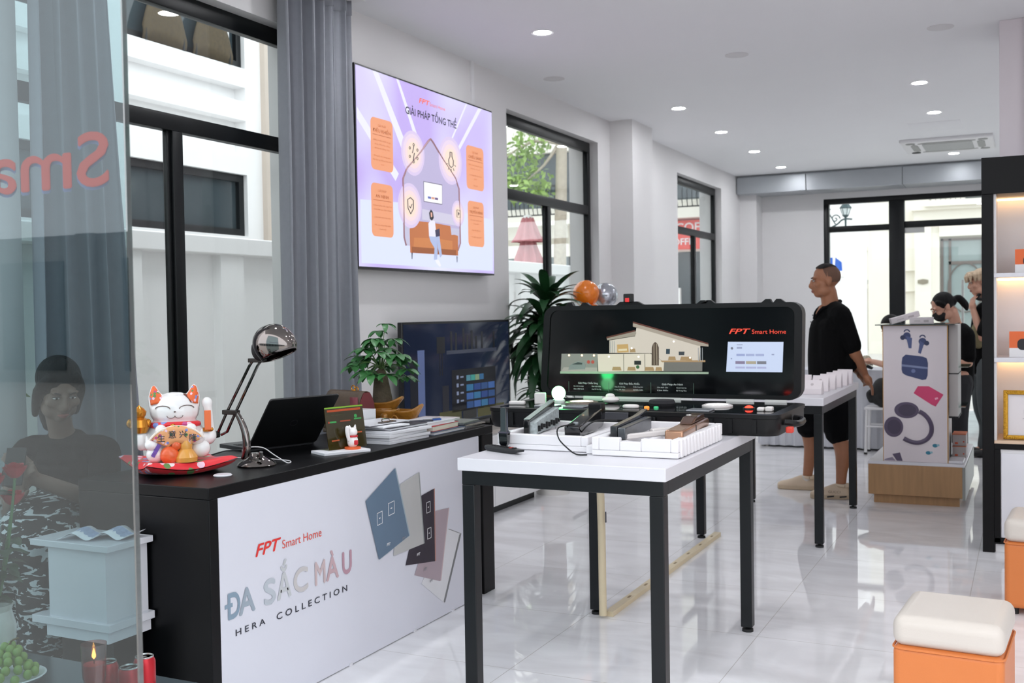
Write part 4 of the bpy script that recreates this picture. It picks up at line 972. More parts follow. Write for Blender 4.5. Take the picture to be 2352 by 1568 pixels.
def qr_stand():
    A = V((-2.614, 3.633, Z0+.0125)); B = V((-2.557, 3.829, Z0+.0125)); e = (B-A).normalized(); W = (B-A).length
    nn = V((e.y, -e.x, 0)); up = (V((0, 0, 1))-nn*.16).normalized()
    t = thing('acrylic_sign_stand', 'amber acrylic table sign leaning on a white booklet, in front of the paper stacks', 'sign', tuple((A+B)/2))
    m = MB(); m.prism(rrect(0, W, 0, .178, .006), A, e, up, .0035, 0); p = m.build('sign_plate', mat('amber printed acrylic', '#332b0e', .12, vary=.45, ns=14, coat=.5), t)
    q = up.cross(e) if False else e.cross(up).normalized()
    m = MB(); m.prism([(0, 0), (W, 0), (W, .06), (0, .06)], A, e, -nn, .003, 0); m.build('stand_foot', glass('clear acrylic', '#e3e6d8', .08), t, smooth=0)
    def bar(n, a0, a1, b0, b1, c): MB().prism([(a0, b0), (a1, b0), (a1, b1), (a0, b1)], A+q*.0036, e, up, .0006, 0).build(n, mat('sign '+c, c, .4), p, smooth=0)
    bar('printed_heading', .012, .19, .158, .167, '#b34a22'); bar('printed_band', .0, W, .172, .178, '#7fae35')
    bar('printed_line', .03, .1, .142, .146, '#3b3a24'); bar('printed_brand', .02, .055, .112, .119, '#3f9a52'); bar('printed_brand', .15, .19, .118, .124, '#3f9a52'); bar('printed_line', .075, .13, .114, .119, '#a3452a')
    bar('printed_line', .02, .06, .035, .041, '#b0522a'); bar('printed_line', .15, .185, .06, .066, '#b0522a')
    MB().prism(circ(.16, .133, .008, 14), A+q*.0036, e, up, .0006, 0).build('printed_badge', mat('sign #3f9a52', '#3f9a52', .4), p, smooth=0)
    MB().prism(circ(.016, .115, .004, 10), A+q*.0036, e, up, .0006, 0).build('printed_badge', mat('sign #c23a2c', '#c23a2c', .4), p, smooth=0)
    c = A+e*.105+nn*.028
    f = thing('cat_figurine', 'tiny white lucky cat figurine in front of the amber acrylic sign', 'figurine', tuple(c))
    m = MB(); m.sph(c+V((0, 0, .032)), (.024, .022, .03)); m.sph(c+V((0, 0, .07)), (.022, .02, .02))
    for s in (-1, 1): m.tube([c+e*s*.012+V((0, 0, .083)), c+e*s*.016+V((0, 0, .1))], [.008, .002], 8)
    m.limb([c-e*.018+V((0, 0, .04)), c-e*.028+V((0, 0, .07)), c-e*.027+V((0, 0, .09))], [.009, .008, .009], 8)
    m.build('body', PORC, f)
    MB().tube([c+V((.02*cos(a), .019*sin(a), .053)) for a in [2*pi*k/16 for k in range(17)]], .004, 6).build('collar', CATR, f)
    m = MB(); m.box(c+nn*.023+V((0, 0, .028)), (.016, .016, .02), RZ(20)); m.build('apron', CATR, f, bevel=.004)
    MB().lathe([(0, 0), (.034, .0), (.034, .008), (0, .01)], 18, tuple(c)).build('plinth', mat('orange base', '#e2622c', .4), f)
qr_stand()
def slab(name, mats, corner, ang, w, d, h, z, label, cat, group=None, edge=False, bev=.0015):
    """a bound block of paper: w along the counter, d into it"""
    m = MB(); m.T = M.Translation((corner[0], corner[1], z)) @ RZ(ang)
    t = thing(name, label, cat, (corner[0], corner[1], z), radians(ang), group)
    if len(mats) == 1: m.bx(-d, 0, 0, w, 0, h); m.build('pages', mats[0], t, bevel=bev)
    else:
        m.bx(-d, -.003, .003, w-.003, .002, h-.002); m.build('pages', mats[0], t, smooth=0)
        c = MB(); c.T = m.T; c.bx(-d-.001, 0, 0, w, h-.0022, h); c.bx(-d-.001, 0, 0, w, 0, .0022); c.bx(-d-.0015, -d+.002, 0, w, 0, h); c.build('cover', mats[1], t, bevel=.0008)
    return t
slab('booklet', [PAPER], (-2.585, 3.563), -27, .215, .12, .012, Z0, 'thin white booklet lying under the amber acrylic sign', 'booklet')
# documents
PG = mat('page edges', '#d3d3d8', .75, vary=.12, ns=300, stretch=(.02, .02, 1))
DK = mat('charcoal cover', '#2b2b33', .5); BL = mat('navy cover', '#3d4d66', .5); RD = mat('red cover', '#b42a35', .45); WC = mat('white glossy cover', '#dedee4', .3)
z = Z0
for k, (h, a, dx, dy, l) in enumerate(((.014, -3, 0, 0, 'bottom document'), (.013, -5, -.004, .004, 'second document from the bottom'), (.014, -1, .002, -.003, 'middle document'), (.012, -6, -.003, .006, 'fourth document from the bottom'))):
    slab('document_stack', [PG], (-2.525+dx, 3.965+dy), a, .31, .215, h, z+.0003, 'white stapled %s of the tall paper pile behind the acrylic sign' % l, 'documents', 'paper documents on the counter'); z += h+.0006
slab('folder', [PG, DK], (-2.55, 4.01), -4, .29, .2, .012, z, 'charcoal covered folder on top of the tall white paper pile', 'folder'); z += .0125
slab('leaflet_stack', [PAPER], (-2.575, 3.99), -12, .17, .2, .008, z, 'white leaflets fanned on top of the charcoal folder', 'leaflets'); zt = z+.008
def clipboard():
    t = thing('clipboard', 'white clipboard with a dark metal clip on the paper pile', 'clipboard', (-2.68, 4.1, zt))
    m = MB(); m.T = M.Translation((-2.69, 4.1, zt+.004)) @ RZ(-8); m.bx(-.1, .09, -.14, .15, 0, .004); m.build('board', WC, t, bevel=.001)
    m = MB(); m.T = M.Translation((-2.69, 4.1, zt+.008)) @ RZ(-8); m.bx(.06, .085, -.05, .05, 0, .006); m.tube([(.07, -.03, .006), (.06, -.02, .016), (.06, .02, .016), (.07, .03, .006)], .003, 6, 3); m.build('clip', CHROME, t, bevel=.001)
clipboard()
slab('book', [PG, BL], (-2.515, 4.335), -1, .315, .2, .016, Z0, 'navy covered notebook at the bottom, under the red book', 'book')
slab('book', [mat('cream pages', '#d8cfc0', .75, vary=.1, ns=300, stretch=(.02, .02, 1)), RD], (-2.528, 4.35), 1, .255, .17, .026, Z0+.0165, 'thick red covered book on top of the navy notebook', 'book')
slab('book', [PG, WC], (-2.545, 4.31), -3, .26, .19, .016, Z0+.043, 'white spiral notebook lying on top of the red book', 'book')
o = MB()
for k in range(22): o.tube([(-2.735+.004*cos(a)+.0005*k, 4.315+.0112*k, Z0+.052+.009*sin(a)) for a in [2*pi*i/8 for i in range(9)]], .001, 4)
def pen(label, p, ang, c):
    t = thing('pen', label, 'pen', p, radians(ang), 'pens on the notebooks')
    MB().tube([(0, -.065, .005), (0, -.055, .0055), (0, .05, .0055), (0, .06, .004)], [.002, .005, .005, .004], 10).build('barrel', mat('pen '+c, c, .3), t, local=True)
    MB().bx(-.002, .002, .01, .055, .01, .013).build('pen_clip', STEEL, t, local=True)
pen('blue pen lying across the white spiral notebook', (-2.58, 4.42, Z0+.0595), -20, '#2d4f9a')
pen('dark pen lying beside the blue pen on the white spiral notebook', (-2.60, 4.36, Z0+.0595), -38, '#2a2d38')
slab('sketch_pad', [PG, mat('multicolour cover', '#cfc6c8', .4, vary=.5, ns=60)], (-2.6, 4.56), 2, .2, .2, .012, Z0+.034, 'colourful covered pad on top of the magazine pile at the counter end', 'pad')
zz = Z0
for k in range(5):
    l = ('lowest', 'second lowest', 'middle', 'second highest', 'topmost')[k]
    c = ('#55504d', '#6d6f74', '#8a8378', '#3e444c', '#7b8077')[k]
    slab('magazine', [PG, mat('magazine '+c, c, .3, vary=.4, ns=30)], (-2.50-.004*k, 4.625+.006*(k % 3)), (-2, 3, -4, 1, 4)[k], .185, .24, .0062, zz, '%s magazine of the pile at the far end of the counter' % l, 'magazine', 'magazines at the counter end'); zz += .0066
# white boxes, handbag
def white_box(z, label):
    t = thing('small_white_box', label, 'box', (-2.86, 4.2, z), radians(-8), 'small white boxes behind the acrylic sign')
    MB().bx(-.09, .07, -.06, .06, 0, .064).build('carton', WHITE, t, local=True, bevel=.0015)
    m = MB(); m.bx(-.05, .03, -.0606, -.06, .03, .033); m.bx(-.05, .01, -.0606, -.06, .022, .024); m.build('printed_lines', mat('grey print', '#8d8a92', .6), t, local=True, smooth=0)
white_box(Z0, 'lower white carton of two stacked behind the acrylic sign'); white_box(Z0+.0645, 'upper white carton of two stacked behind the acrylic sign')
def handbag():
    t = thing('handbag', 'brown patterned handbag with burgundy lining and gold clasp, behind the laptop', 'handbag', (-2.99, 4.33, Z0), radians(-15))
    m = MB()
    def fn(u, v):
        a = pi*v; return V((-.13+.26*u, -.055*cos(a)*(1-.1*sin(a)), .02+.185*(sin(a)**.55)))
    m.grid(fn, 8, 17); m.bx(-.13, .13, -.055, .055, 0, .022); m.build('body', mat('brown monogram canvas', '#4b3a2c', .5, vary=.4, ns=55), t, local=True, smooth=180, solid=.004)
    m = MB()
    for s in (-.132, .131):
        m = MB(); m.prism([(-.052, .01), (.052, .01), (.045, .15), (.02, .2), (-.02, .2), (-.045, .15)], (s, 0, 0), UY, UZ, .002, 0); m.build('gusset', mat('burgundy leather', '#6b1f2e', .45), t, local=True, smooth=0)
    m = MB(); m.grid(lambda u, v: V((.08+.055*u, -.06+.0*v, .03+.15*v)), 3, 5); m.build('flap_lining', mat('burgundy leather', '#6b1f2e', .45), t, local=True, solid=.003)
    m = MB(); m.tube([(.035+.013*cos(a), -.0, .218+.013*sin(a)) for a in [2*pi*k/16 for k in range(17)]], .003, 6); m.tube([(.055+.011*cos(a), .004, .212+.012*sin(a)) for a in [2*pi*k/16 for k in range(17)]], .003, 6); m.sph((.045, 0, .208), .008); m.build('clasp', GOLD, t, local=True)
handbag()

# ------------------------------------------------------------------ plants
def leaf(m, p, d, up, L, W, droop=.4, n=6, fold=.25):
    """a single arching leaf blade"""
    p, d, up = V(p), V(d).normalized(), V(up); s = d.cross(up).normalized(); u = s.cross(d).normalized()
    rows = []
    for i in range(n+1):
        f = i/n; w = W*(sin(pi*min(1, f*.92+.06))**.75)*(1 if f < .98 else .1)
        c = p+d*(L*f)*(1-.25*droop*f)+V((0, 0, -1))*(droop*L*f*f*.75)+u*(.0)
        rows.append((c-s*w+u*w*fold, c, c+s*w+u*w*fold))
    vs = [q for r in rows for q in r]; fs = []
    for i in range(n):
        for j in (0, 1): a = i*3+j; fs.append((a, a+1, a+4, a+3))
    m.add(vs, fs)
def money_tree():
    cx, cy = -2.925, 4.53; rnd = random.Random(11)
    t = thing('potted_money_tree', 'small money tree in a gold ingot pot on the counter, before the television', 'potted plant', (cx, cy, Z0))
    AM = mat('amber glazed pottery', '#a8702c', .3, vary=.35, ns=25, bump=.3, bs=60, coat=.3)
    p = MB()
    def boat(c, a, b, h, rise):
        p.grid(lambda v, u: V((c[0]+a*(.55+.45*v)*cos(2*pi*u)*(1+.12*v*v*abs(cos(2*pi*u))), c[1]+b*(.5+.5*v)*sin(2*pi*u), c[2]+h*v+rise*v*v*(cos(2*pi*u)**4))), 8, 33)
        p.lathe([(0, 0), (b*.5, 0)], 12, c) if False else None
    boat((cx, cy, Z0+.09), .105, .072, .045, .03); boat((cx+.09, cy+.05, Z0+.03), .1, .065, .06, .035); boat((cx-.01, cy, Z0), .09, .07, .1, 0); p.lathe([(0, 0), (.06, 0), (.06, .035), (0, .035)], 20, (cx+.09, cy+.05, Z0))
    p.lathe([(0, .105), (.07, .105), (.06, .095)], 20, (cx, cy, Z0))
    p.build('pot', AM, t, smooth=180, solid=.006)
    b = MB(); b.sph((cx+.06, cy-.085, Z0+.035), (.03, .025, .03)); b.sph((cx+.058, cy-.078, Z0+.07), (.019, .017, .019)); b.sph((cx+.09, cy-.07, Z0+.02), (.02, .018, .018)); b.sph((cx+.115, cy-.06, Z0+.02), (.018, .018, .016)); b.limb([(cx+.04, cy-.08, Z0+.05), (cx+.028, cy-.085, Z0+.03), (cx+.05, cy-.095, Z0+.03)], [.01, .009, .009], 8)
    b.tube([(cx+.1+.017*cos(a), cy-.05, Z0+.055+.017*sin(a)) for a in [2*pi*k/16 for k in range(17)]], .005, 6)
    fuse(b, 'laughing_figure', AM, t, .0035, 3)
    MB().lathe([(0, .0), (.06, 0), (.055, .006), (0, .01)], 18, (cx, cy, Z0+.113)).build('soil', mat('dark soil', '#3b2f26', .9), t)
    k = MB(); k.tube([(cx, cy, Z0+.105), (cx, cy, Z0+.15), (cx-.004, cy, Z0+.21), (cx-.006, cy, Z0+.27), (cx-.004, cy, Z0+.30)], [.052, .05, .042, .032, .014], 14, 3); k.build('trunk', mat('money tree bark', '#54493a', .85, vary=.4, ns=40, bump=.6, bs=70), t)
    st = MB(); f = MB()
    def palm(base, tip, sz, n=6):
        base, tip = V(base), V(tip); mid = (base+tip)/2+V((0, 0, .02)); st.tube([base, mid, tip], [.0025, .002, .0016], 5, 3)
        out = (tip-V((cx, cy, tip.z))); out = out.normalized() if out.length > .01 else V((1, 0, 0))
        ax = (out*.6+V((0, 0, .5))).normalized(); side = ax.cross(V((0, 0, 1))).normalized(); fw = side.cross(ax)
        for i in range(n):
            a = -2.2+4.4*i/(n-1)+rnd.gauss(0, .1); d = (out*(.75+.2*rnd.random())*cos(a)+side*sin(a)+V((0, 0, .12-.35*rnd.random())))
            leaf(f, tip, d, V((0, 0, 1)), sz*(1-.25*abs(a)/2.2)*(.9+.2*rnd.random()), sz*.2, .3+.35*rnd.random(), 6)
    top = V((cx-.005, cy, Z0+.29))
    for i in range(25):
        a = i*2.4; r = .03+.115*math.sqrt(i/25); h = .31-.17*(i/25)**1.1+rnd.gauss(0, .02)
        palm(top+V((0, 0, -.02+.002*i)), top+V((r*cos(a), r*sin(a), h-.17)), .1, 6)
    for (dx, dz, s) in ((-.01, .2, .085), (.03, .235, .075), (-.02, .15, .1)): palm(top, top+V((dx, 0, dz)), s, 5)
    st.build('leaf_stalk', mat('green stalk', '#5c7a44', .5), t)
    f.build('foliage', mat('money tree leaf', '#3a6f3c', .38, vary=.35, ns=12), t, smooth=180)
money_tree()
def dracaena():
    cx, cy = -3.36, 7.62; rnd = random.Random(5)
    t = thing('dracaena_plant', 'tall dracaena with thick cane and dark strap leaves between television and black case', 'potted plant', (cx, cy, 0))
    MB().lathe([(0, 0), (.13, 0), (.17, .33), (.18, .36), (.16, .36), (.15, .3), (0, .3)], 28, (cx, cy, 0)).build('pot', mat('white ceramic pot', '#d9d6d2', .25), t)
    BK = mat('dracaena bark', '#6f5335', .85, vary=.35, ns=30, bump=.6, bs=60)
    for (dx, dy, h, r) in ((-.02, -.03, 1.17, .045), (.05, .03, 1.1, .04), (.0, .07, .72, .035)):
        k = MB(); k.tube([(cx+dx, cy+dy, .3), (cx+dx*1.1, cy+dy, .7), (cx+dx*1.2, cy+dy, h)], r, 14, 3); k.build('cane', BK, t)
    f = MB()
    def crown(c, n, L, W, spread, up):
        for i in range(n):
            a = i*2.4+rnd.gauss(0, .2); e = (i/n); el = up*(1-e)+(-.15)*e
            d = V((cos(a)*spread, sin(a)*spread, el+.15*rnd.gauss(0, 1)))
            leaf(f, V(c)+V((0, 0, .12*(1-e))), d, V((0, 0, 1)), L*(.75+.4*rnd.random()), W, .35+.65*e, 9, .3)
    crown((cx-.03, cy, 1.38), 50, .5, .04, 1., 1.3); crown((cx-.02, cy-.05, 1.22), 56, .5, .043, 1., .7); crown((cx-.08, cy+.0, 1.04), 44, .4, .04, 1., .5); crown((cx-.05, cy-.05, .72), 34, .36, .033, 1., 1.2)
    f.v = [(max(a, -3.69), b, c) for a, b, c in f.v]
    f.build('foliage', mat('dracaena leaf', '#1e4424', .35, vary=.4, ns=8), t, smooth=180)
dracaena()
def balloon(c, r, m, label):
    t = thing('balloon', label, 'balloon', c, 0, 'balloons by the pilaster')
    prof = [(0, -1.12*r)]+[(r*sin(a)*(1 if a < pi/2 else 1-.1*((a-pi/2)/(pi/2))**1.5), r*cos(a)*(1 if a < pi/2 else 1.1)) for a in [pi-.16-(pi-.16)*k/17 for k in range(17)]]+[(0, r)]
    MB().lathe(prof, 28, (0, 0, 0)).build('skin', m, t, local=True, smooth=180)
    MB().lathe([(.004, 0), (.012, -.012), (.003, -.002)], 10, (0, 0, -1.1*r)).build('knot', m, t, local=True)
BO = mat('orange balloon rubber', '#ec7f22', .18, coat=.3); BS = mat('silver chrome balloon', '#b9bcc3', .15, .7)
balloon((-3.21, 8.0, 1.56), .107, BO, 'big orange balloon above the black case, before the pilaster')
balloon((-3.1, 8.15, 1.545), .1, BS, 'silver balloon just right of and behind the big orange balloon')
balloon((-3.37, 7.92, 1.395), .085, BO, 'orange balloon lower left, half hidden behind the case lid')
balloon((-3.13, 7.95, 1.385), .085, BO, 'orange balloon right under the big orange one, half hidden')
balloon((-2.95, 8.05, 1.375), .085, BS, 'silver balloon lower right, only its top above the case lid')
def balloon_stand():
    t = thing('balloon_stand', 'white balloon stand hidden behind the black case, carrying the balloon cluster', 'stand', (-3.15, 8.0, 0))
    MB().lathe([(0, 0), (.16, 0), (.16, .02), (.02, .035), (0, .035)], 24, (-3.15, 8.0, 0)).build('base', WHITE2, t)
    m = MB(); m.cyl((-3.15, 8.0, .03), (-3.15, 8.0, 1.26), .012)
    for e in ((-3.21, 8., 1.44), (-3.1, 8.15, 1.435), (-3.37, 7.92, 1.3), (-3.13, 7.95, 1.29), (-2.95, 8.05, 1.28)): m.tube([(-3.15, 8., 1.24), e], .004, 6)
    m.build('pole', WHITE2, t)
balloon_stand()
# ------------------------------------------------------------------ open demonstration case on the front table
def demo_case():
    x0, x1, y0, y1, zb, zt = -2.24, -.915, 4.34, 4.94, .8965, .985
    t = thing('demonstration_case', 'open black equipment case with lid panel showing a lit house picture', 'case', (-1.58, 4.64, .896))
    q = rrect(x0, x1, y0, y1, .06, 6); m = MB()
    rings = []
    for sc, z in ((.97, zb), (.985, zb+.012), (1, zb+.03), (1, zt-.018), (1.012, zt-.016), (1.012, zt)):
        cx, cy = (x0+x1)/2, (y0+y1)/2; ox, oy = (1-sc)*.35, (1-sc)*.35
        rings.append([V((cx+(a-cx)+(ox if a < cx else -ox), cy+(b-cy)+(oy if b < cy else -oy), z)) for a, b in q])
    m.loft(rings)
    for x in (-2.12, -2.02, -1.78, -1.2, -1.12, -1.02): m.bx(x, x+.018, y0-.008, y0+.02, zb+.012, zt-.02)
    m.build('base', DKPL, t, smooth=30)
    MB().prism(rrect(x0+.04, x1-.04, y0+.035, y1-.03, .03), (0, 0, zt-.004), UX, UY, .005).build('device_panel', mat('glossy black acrylic', '#08090b', .06, vary=.1), t, smooth=0)
    MB().bx(-1.665, -1.55, y0-.016, y0-.004, zt-.036, zt-.004).build('latch', mat('latch grey', '#3b3b40', .4), t, bevel=.003)
    for x in (-1.78, -1.47):
        k = MB(); k.bx(x, x+.012, y0-.02, y0, zb+.012, zt-.02); k.bx(x+.03, x+.042, y0-.02, y0, zb+.012, zt-.02); k.cyl((x-.01, y0-.014, zb+.045), (x+.055, y0-.014, zb+.045), .006); k.build('lock_lug', DKPL, t, bevel=.002)
    h = MB(); h.tube([(x1+.005, y0+.1, zb+.05), (x1+.045, y0+.12, zb+.045), (x1+.05, y0+.2, zb+.04), (x1+.045, y0+.28, zb+.045), (x1+.005, y0+.3, zb+.05)], .014, 8, 3); h.build('carry_handle', DKPL, t)
    MB().bx(x1+.018, x1+.048, y0+.05, y0+.085, zb+.012, zb+.038).build('red_latch', mat('red orange plastic', '#c93b2c', .4), t, bevel=.006)
    g = MB()
    for a, b in ((-2.0, -1.9), (-1.83, -1.5), (-1.28, -1.15), (-1.1, -1.0)): g.bx(a, b, y1-.012, y1-.004, zt-.002, zt+.012)
    g.build('ruler_strip', mat('ruler white', '#d9d8d6', .5), t, smooth=0)
    # lid
    lx0, lx1, lz0, lz1 = -2.262, -.945, .992, 1.446; yf, yb = 4.985, 5.065
    l = MB(); l.T = M.Translation((0, 0, 0))
    out = rrect(lx0, lx1, lz0, lz1, .055, 6); inn = rrect(lx0+.035, lx1-.035, lz0+.02, lz1-.022, .04, 6)
    n = len(out); sk = lambda a, b: a+(b-lz0)*.07*(1 if a < -1.6 else .0)+((b-lz0)*.02 if a > -1.6 else 0)
    O3 = [V((sk(a, b), yf, b)) for a, b in out]; I3 = [V((sk(a, b), yf, b)) for a, b in inn]; I4 = [V((sk(a, b), yf+.012, b)) for a, b in inn]; B3 = [V((sk(a, b), yb, b)) for a, b in out]
    l.add(I4+I3+O3+B3, [(k*n+i, k*n+(i+1) % n, (k+1)*n+(i+1) % n, (k+1)*n+i) for k in range(3) for i in range(n)]+[tuple(range(3*n, 4*n))])
    lid = l.build('lid', DKPL, t, smooth=30)
    pn = MB(); pn.add([p+V((0, -.004, 0)) for p in I4], [tuple(range(n-1, -1, -1))])
    # double sided sheet so it has thickness
    pn.add([p+V((0, .004, 0)) for p in I4], [tuple(range(n))])
    face = pn.build('lid_panel', mat('glossy black lid panel', '#0a0b0d', .1, vary=.1), lid, smooth=0)
    for a, b in ((-2.13, -2.0), (-1.44, -1.36), (-1.13, -1.03)):
        lg = MB(); lg.prism([(a-.01, lz1-.008), (a+.02, lz1+.016), (a+.04, lz1+.016), (a+.05, lz1-.002), (b-.045, lz1-.002), (b-.03, lz1+.016), (b-.012, lz1+.016), (b+.02, lz1-.008)], (0, yf+.055, 0), UX, UZ, .03); lg.build('lid_lug', DKPL, lid, smooth=0)
    lg = MB(); lg.prism([(-1.86, lz1-.006), (-1.83, lz1+.016), (-1.74, lz1+.016), (-1.70, lz1-.006)], (0, yf+.055, 0), UX, UZ, .03)
    lg.build('lid_lug', DKPL, lid, smooth=0)
    c = MB(); c.bx(-1.808, -1.765, yf+.01, yf+.05, lz1+.012, lz1+.055); c.build('lid_catch', RUBBER, lid, bevel=.004)
    MB().bx(-1.797, -1.776, yf+.004, yf+.011, lz1+.014, lz1+.034).build('catch_button', mat('red button', '#c2282a', .4, emit='#c2282a', es=.3), lid, bevel=.002)
    # backlit house picture
    Y = 4.9928
    def P(n, poly, c, d, e=.3): return MB().prism(poly, (0, Y, 0), UX, UZ, d, d-.0008).build(n, mat('pic '+c+str(e), '#5a5854' if e >= .3 else c, .5, emit=c, es=e*.95, vary=.04), face, smooth=0)
    P('picture_upper_house', [(-1.747, 1.291), (-1.740, 1.332), (-1.697, 1.325), (-1.419, 1.246), (-1.424, 1.170), (-1.600, 1.165), (-1.666, 1.208), (-1.883, 1.209), (-1.882, 1.271)], '#d9cfc0', .001, .45)
    P('picture_roof', [(-1.757, 1.359), (-1.379, 1.253), (-1.379, 1.240), (-1.433, 1.245), (-1.758, 1.339)], '#b9ab98', .0018, .35); P('picture_roof_edge', [(-1.757, 1.364), (-1.379, 1.257), (-1.379, 1.25), (-1.757, 1.356)], '#5a2c20', .0024, .1)
    P('picture_roof', [(-1.897, 1.285), (-1.747, 1.318), (-1.740, 1.308), (-1.747, 1.293), (-1.893, 1.272)], '#a69a88', .0018, .35); P('picture_roof_edge', [(-1.897, 1.289), (-1.747, 1.322), (-1.747, 1.315), (-1.897, 1.281)], '#5a2c20', .0024, .1)
    P('picture_garage', [(-2.142, 1.204), (-1.946, 1.205), (-1.947, 1.113), (-2.148, 1.111)], '#8b8c86', .001, .35); P('picture_garage_floor', [(-2.13, 1.135), (-1.95, 1.135), (-1.947, 1.113), (-2.148, 1.111)], '#b5b2a8', .0016, .35)
    P('picture_lower_house', [(-1.946, 1.203), (-1.670, 1.206), (-1.60, 1.165), (-1.604, 1.121), (-1.943, 1.115)], '#d8d0bd', .001, .5)
    P('picture_plinth', [(-2.151, 1.114), (-1.38, 1.119), (-1.38, 1.109), (-2.151, 1.103)], '#8fa08a', .0018, .2); P('picture_foundation', [(-1.600, 1.167), (-1.410, 1.168), (-1.411, 1.122), (-1.604, 1.12)], '#6f6c66', .0012, .15)
    P('picture_terrace', [(-1.62, 1.172), (-1.395, 1.175), (-1.395, 1.166), (-1.61, 1.164)], '#b08a50', .0018, .4)
    P('picture_arched_window', [(-1.664, 1.148), (-1.662, 1.236), (-1.655, 1.254), (-1.644, 1.263), (-1.633, 1.254), (-1.626, 1.236), (-1.627, 1.148)], '#4b3b30', .0018, .2)
    for x in (-1.652, -1.638): P('picture_glazing_bar', [(x, 1.15), (x+.003, 1.15), (x+.003, 1.255), (x, 1.255)], '#cdbb9b', .0024, .3)
    P('picture_bunk_bed', [(-1.842, 1.250), (-1.784, 1.253), (-1.781, 1.212), (-1.841, 1.210)], '#c69a48', .0018, .45); P('picture_bunk_bed', [(-1.835, 1.228), (-1.79, 1.23), (-1.79, 1.22), (-1.835, 1.218)], '#e8d9b0', .0024, .45)
    P('picture_car', [(-2.105, 1.123), (-2.10, 1.142), (-2.088, 1.152), (-2.051, 1.166), (-2.02, 1.16), (-2.010, 1.149), (-2.014, 1.126)], '#77797a', .0022, .2); P('picture_car_window', [(-2.085, 1.15), (-2.053, 1.162), (-2.028, 1.158), (-2.03, 1.15)], '#3a3d40', .0028, .1)
    for x in (-1.995, -1.972): P('picture_bicycle', circ(x, 1.163, .009, 12), '#a5403a', .0022, .2)
    P('picture_television', [(-1.753, 1.171), (-1.718, 1.171), (-1.718, 1.151), (-1.753, 1.151)], '#16181c', .0018, .05)
    P('picture_wall_screen', [(-1.589, 1.229), (-1.570, 1.229), (-1.571, 1.204), (-1.590, 1.204)], '#2a3c48', .0018, .1); P('picture_wall_screen', [(-1.526, 1.216), (-1.497, 1.216), (-1.499, 1.199), (-1.526, 1.199)], '#3a3e44', .0018, .1)
    for a in (-1.878, -1.868, -1.858, -1.43, -1.42, -1.41): P('picture_post', [(a, 1.21 if a < -1.6 else 1.17), (a+.003, 1.21 if a < -1.6 else 1.17), (a+.003, 1.268 if a < -1.6 else 1.235), (a, 1.268 if a < -1.6 else 1.235)], '#8c8e90', .003, .2)
    for x, z, w in ((-1.87, 1.122, .05), (-1.79, 1.122, .045), (-1.70, 1.122, .05), (-1.645, 1.122, .035), (-1.775, 1.212, .03), (-1.58, 1.174, .04), (-1.52, 1.174, .06)): P('picture_furniture', [(x, z), (x+w, z), (x+w*.9, z+.018), (x+w*.1, z+.018)], '#b78f4c', .0026, .35)
    P('picture_plant', circ(-1.745+.01, 1.14, .009, 10), '#2f5a34', .003, .15)
    for x in (-2.1, -2.03, -1.965): P('picture_lamp', circ(x, 1.196, .005, 10), '#ffd9a0', .0026, 2.)
    for x, z in ((-1.885, 1.19), (-1.73, 1.19), (-1.55, 1.265), (-1.47, 1.187), (-1.765, 1.232)): P('picture_lamp', circ(x, z, .004, 10), '#fff3e0', .0032, 2.5)
    for x in (-1.81, -1.7): P('picture_partition', [(x, 1.118), (x+.004, 1.118), (x+.004, 1.203), (x, 1.203)], '#a49c8c', .0022, .3)
    text('logo_lettering', 'FPT', mat('lid red', '#e2452f', .4, emit='#e2452f', es=.25), (-1.283, Y-.001, 1.3005), UX, UZ, .024, face, .1, bold=.022, shear=.3)
    text('logo_lettering', 'Smart Home', mat('lid red', '#e2452f', .4, emit='#e2452f', es=.25), (-1.172, Y-.001, 1.3), UX, UZ, .0195, face, .158, bold=.002)
    s = P('tablet_screen', [(-1.285, 1.263), (-1.025, 1.262), (-1.031, 1.121), (-1.295, 1.121)], '#b4c3e0', .001, .62)
    for (a, b, c, d, col) in ((-1.245, 1.195, -1.205, 1.206, '#8f9fd0'), (-1.2, 1.195, -1.16, 1.206, '#9aa8d4'), (-1.155, 1.195, -1.115, 1.206, '#9aa8d4'), (-1.25, 1.158, -1.205, 1.172, '#75688e'), (-1.2, 1.158, -1.152, 1.172, '#a39a80'), (-1.148, 1.158, -1.105, 1.172, '#5f6474'), (-1.25, 1.137, -1.205, 1.146, '#a5acd6'), (-1.2, 1.137, -1.152, 1.146, '#a5acd6'), (-1.148, 1.137, -1.105, 1.146, '#a5acd6'), (-1.243, 1.23, -1.218, 1.238, '#8a97bd'), (-1.243, 1.247, -1.215, 1.25, '#7a86a8'), (-1.272, 1.18, -1.266, 1.186, '#8a97bd'), (-1.08, 1.2, -1.068, 1.206, '#8a97bd')):
        P('tablet_tile', [(a, b), (c, b), (c, d), (a, d)], col, .0018, .5)
    P('tablet_dot', circ(-1.266, 1.232, .006, 12), '#5a6480', .0018, .4)
    LT = mat('lid print', '#c5c9c8', .5, emit='#c5c9c8', es=.15)
    for x, s, l in ((-2.0, 'Giải Pháp Chiếu Sáng', (('Đèn LED Downlight', 'Đèn LED Dây'), ('Đèn LED Bulb', 'Công Tắc Cảm Ứng'))), (-1.78, 'Giải Pháp Điều Khiển', (('Công Tắc Cảm Ứng', 'Ổ Cắm Thông Minh'), ('Công Tắc Rèm', 'Bộ Điều Khiển'))), (-1.56, 'Giải Pháp An Ninh', (('Cảm Biến Cửa', 'Camera'), ('Cảm Biến', 'Bộ Trung Tâm')))):
        text('lid_lettering', s, LT, (x, Y-.001, 1.0525), UX, UZ, .0085, face, .105, 'CENTER')
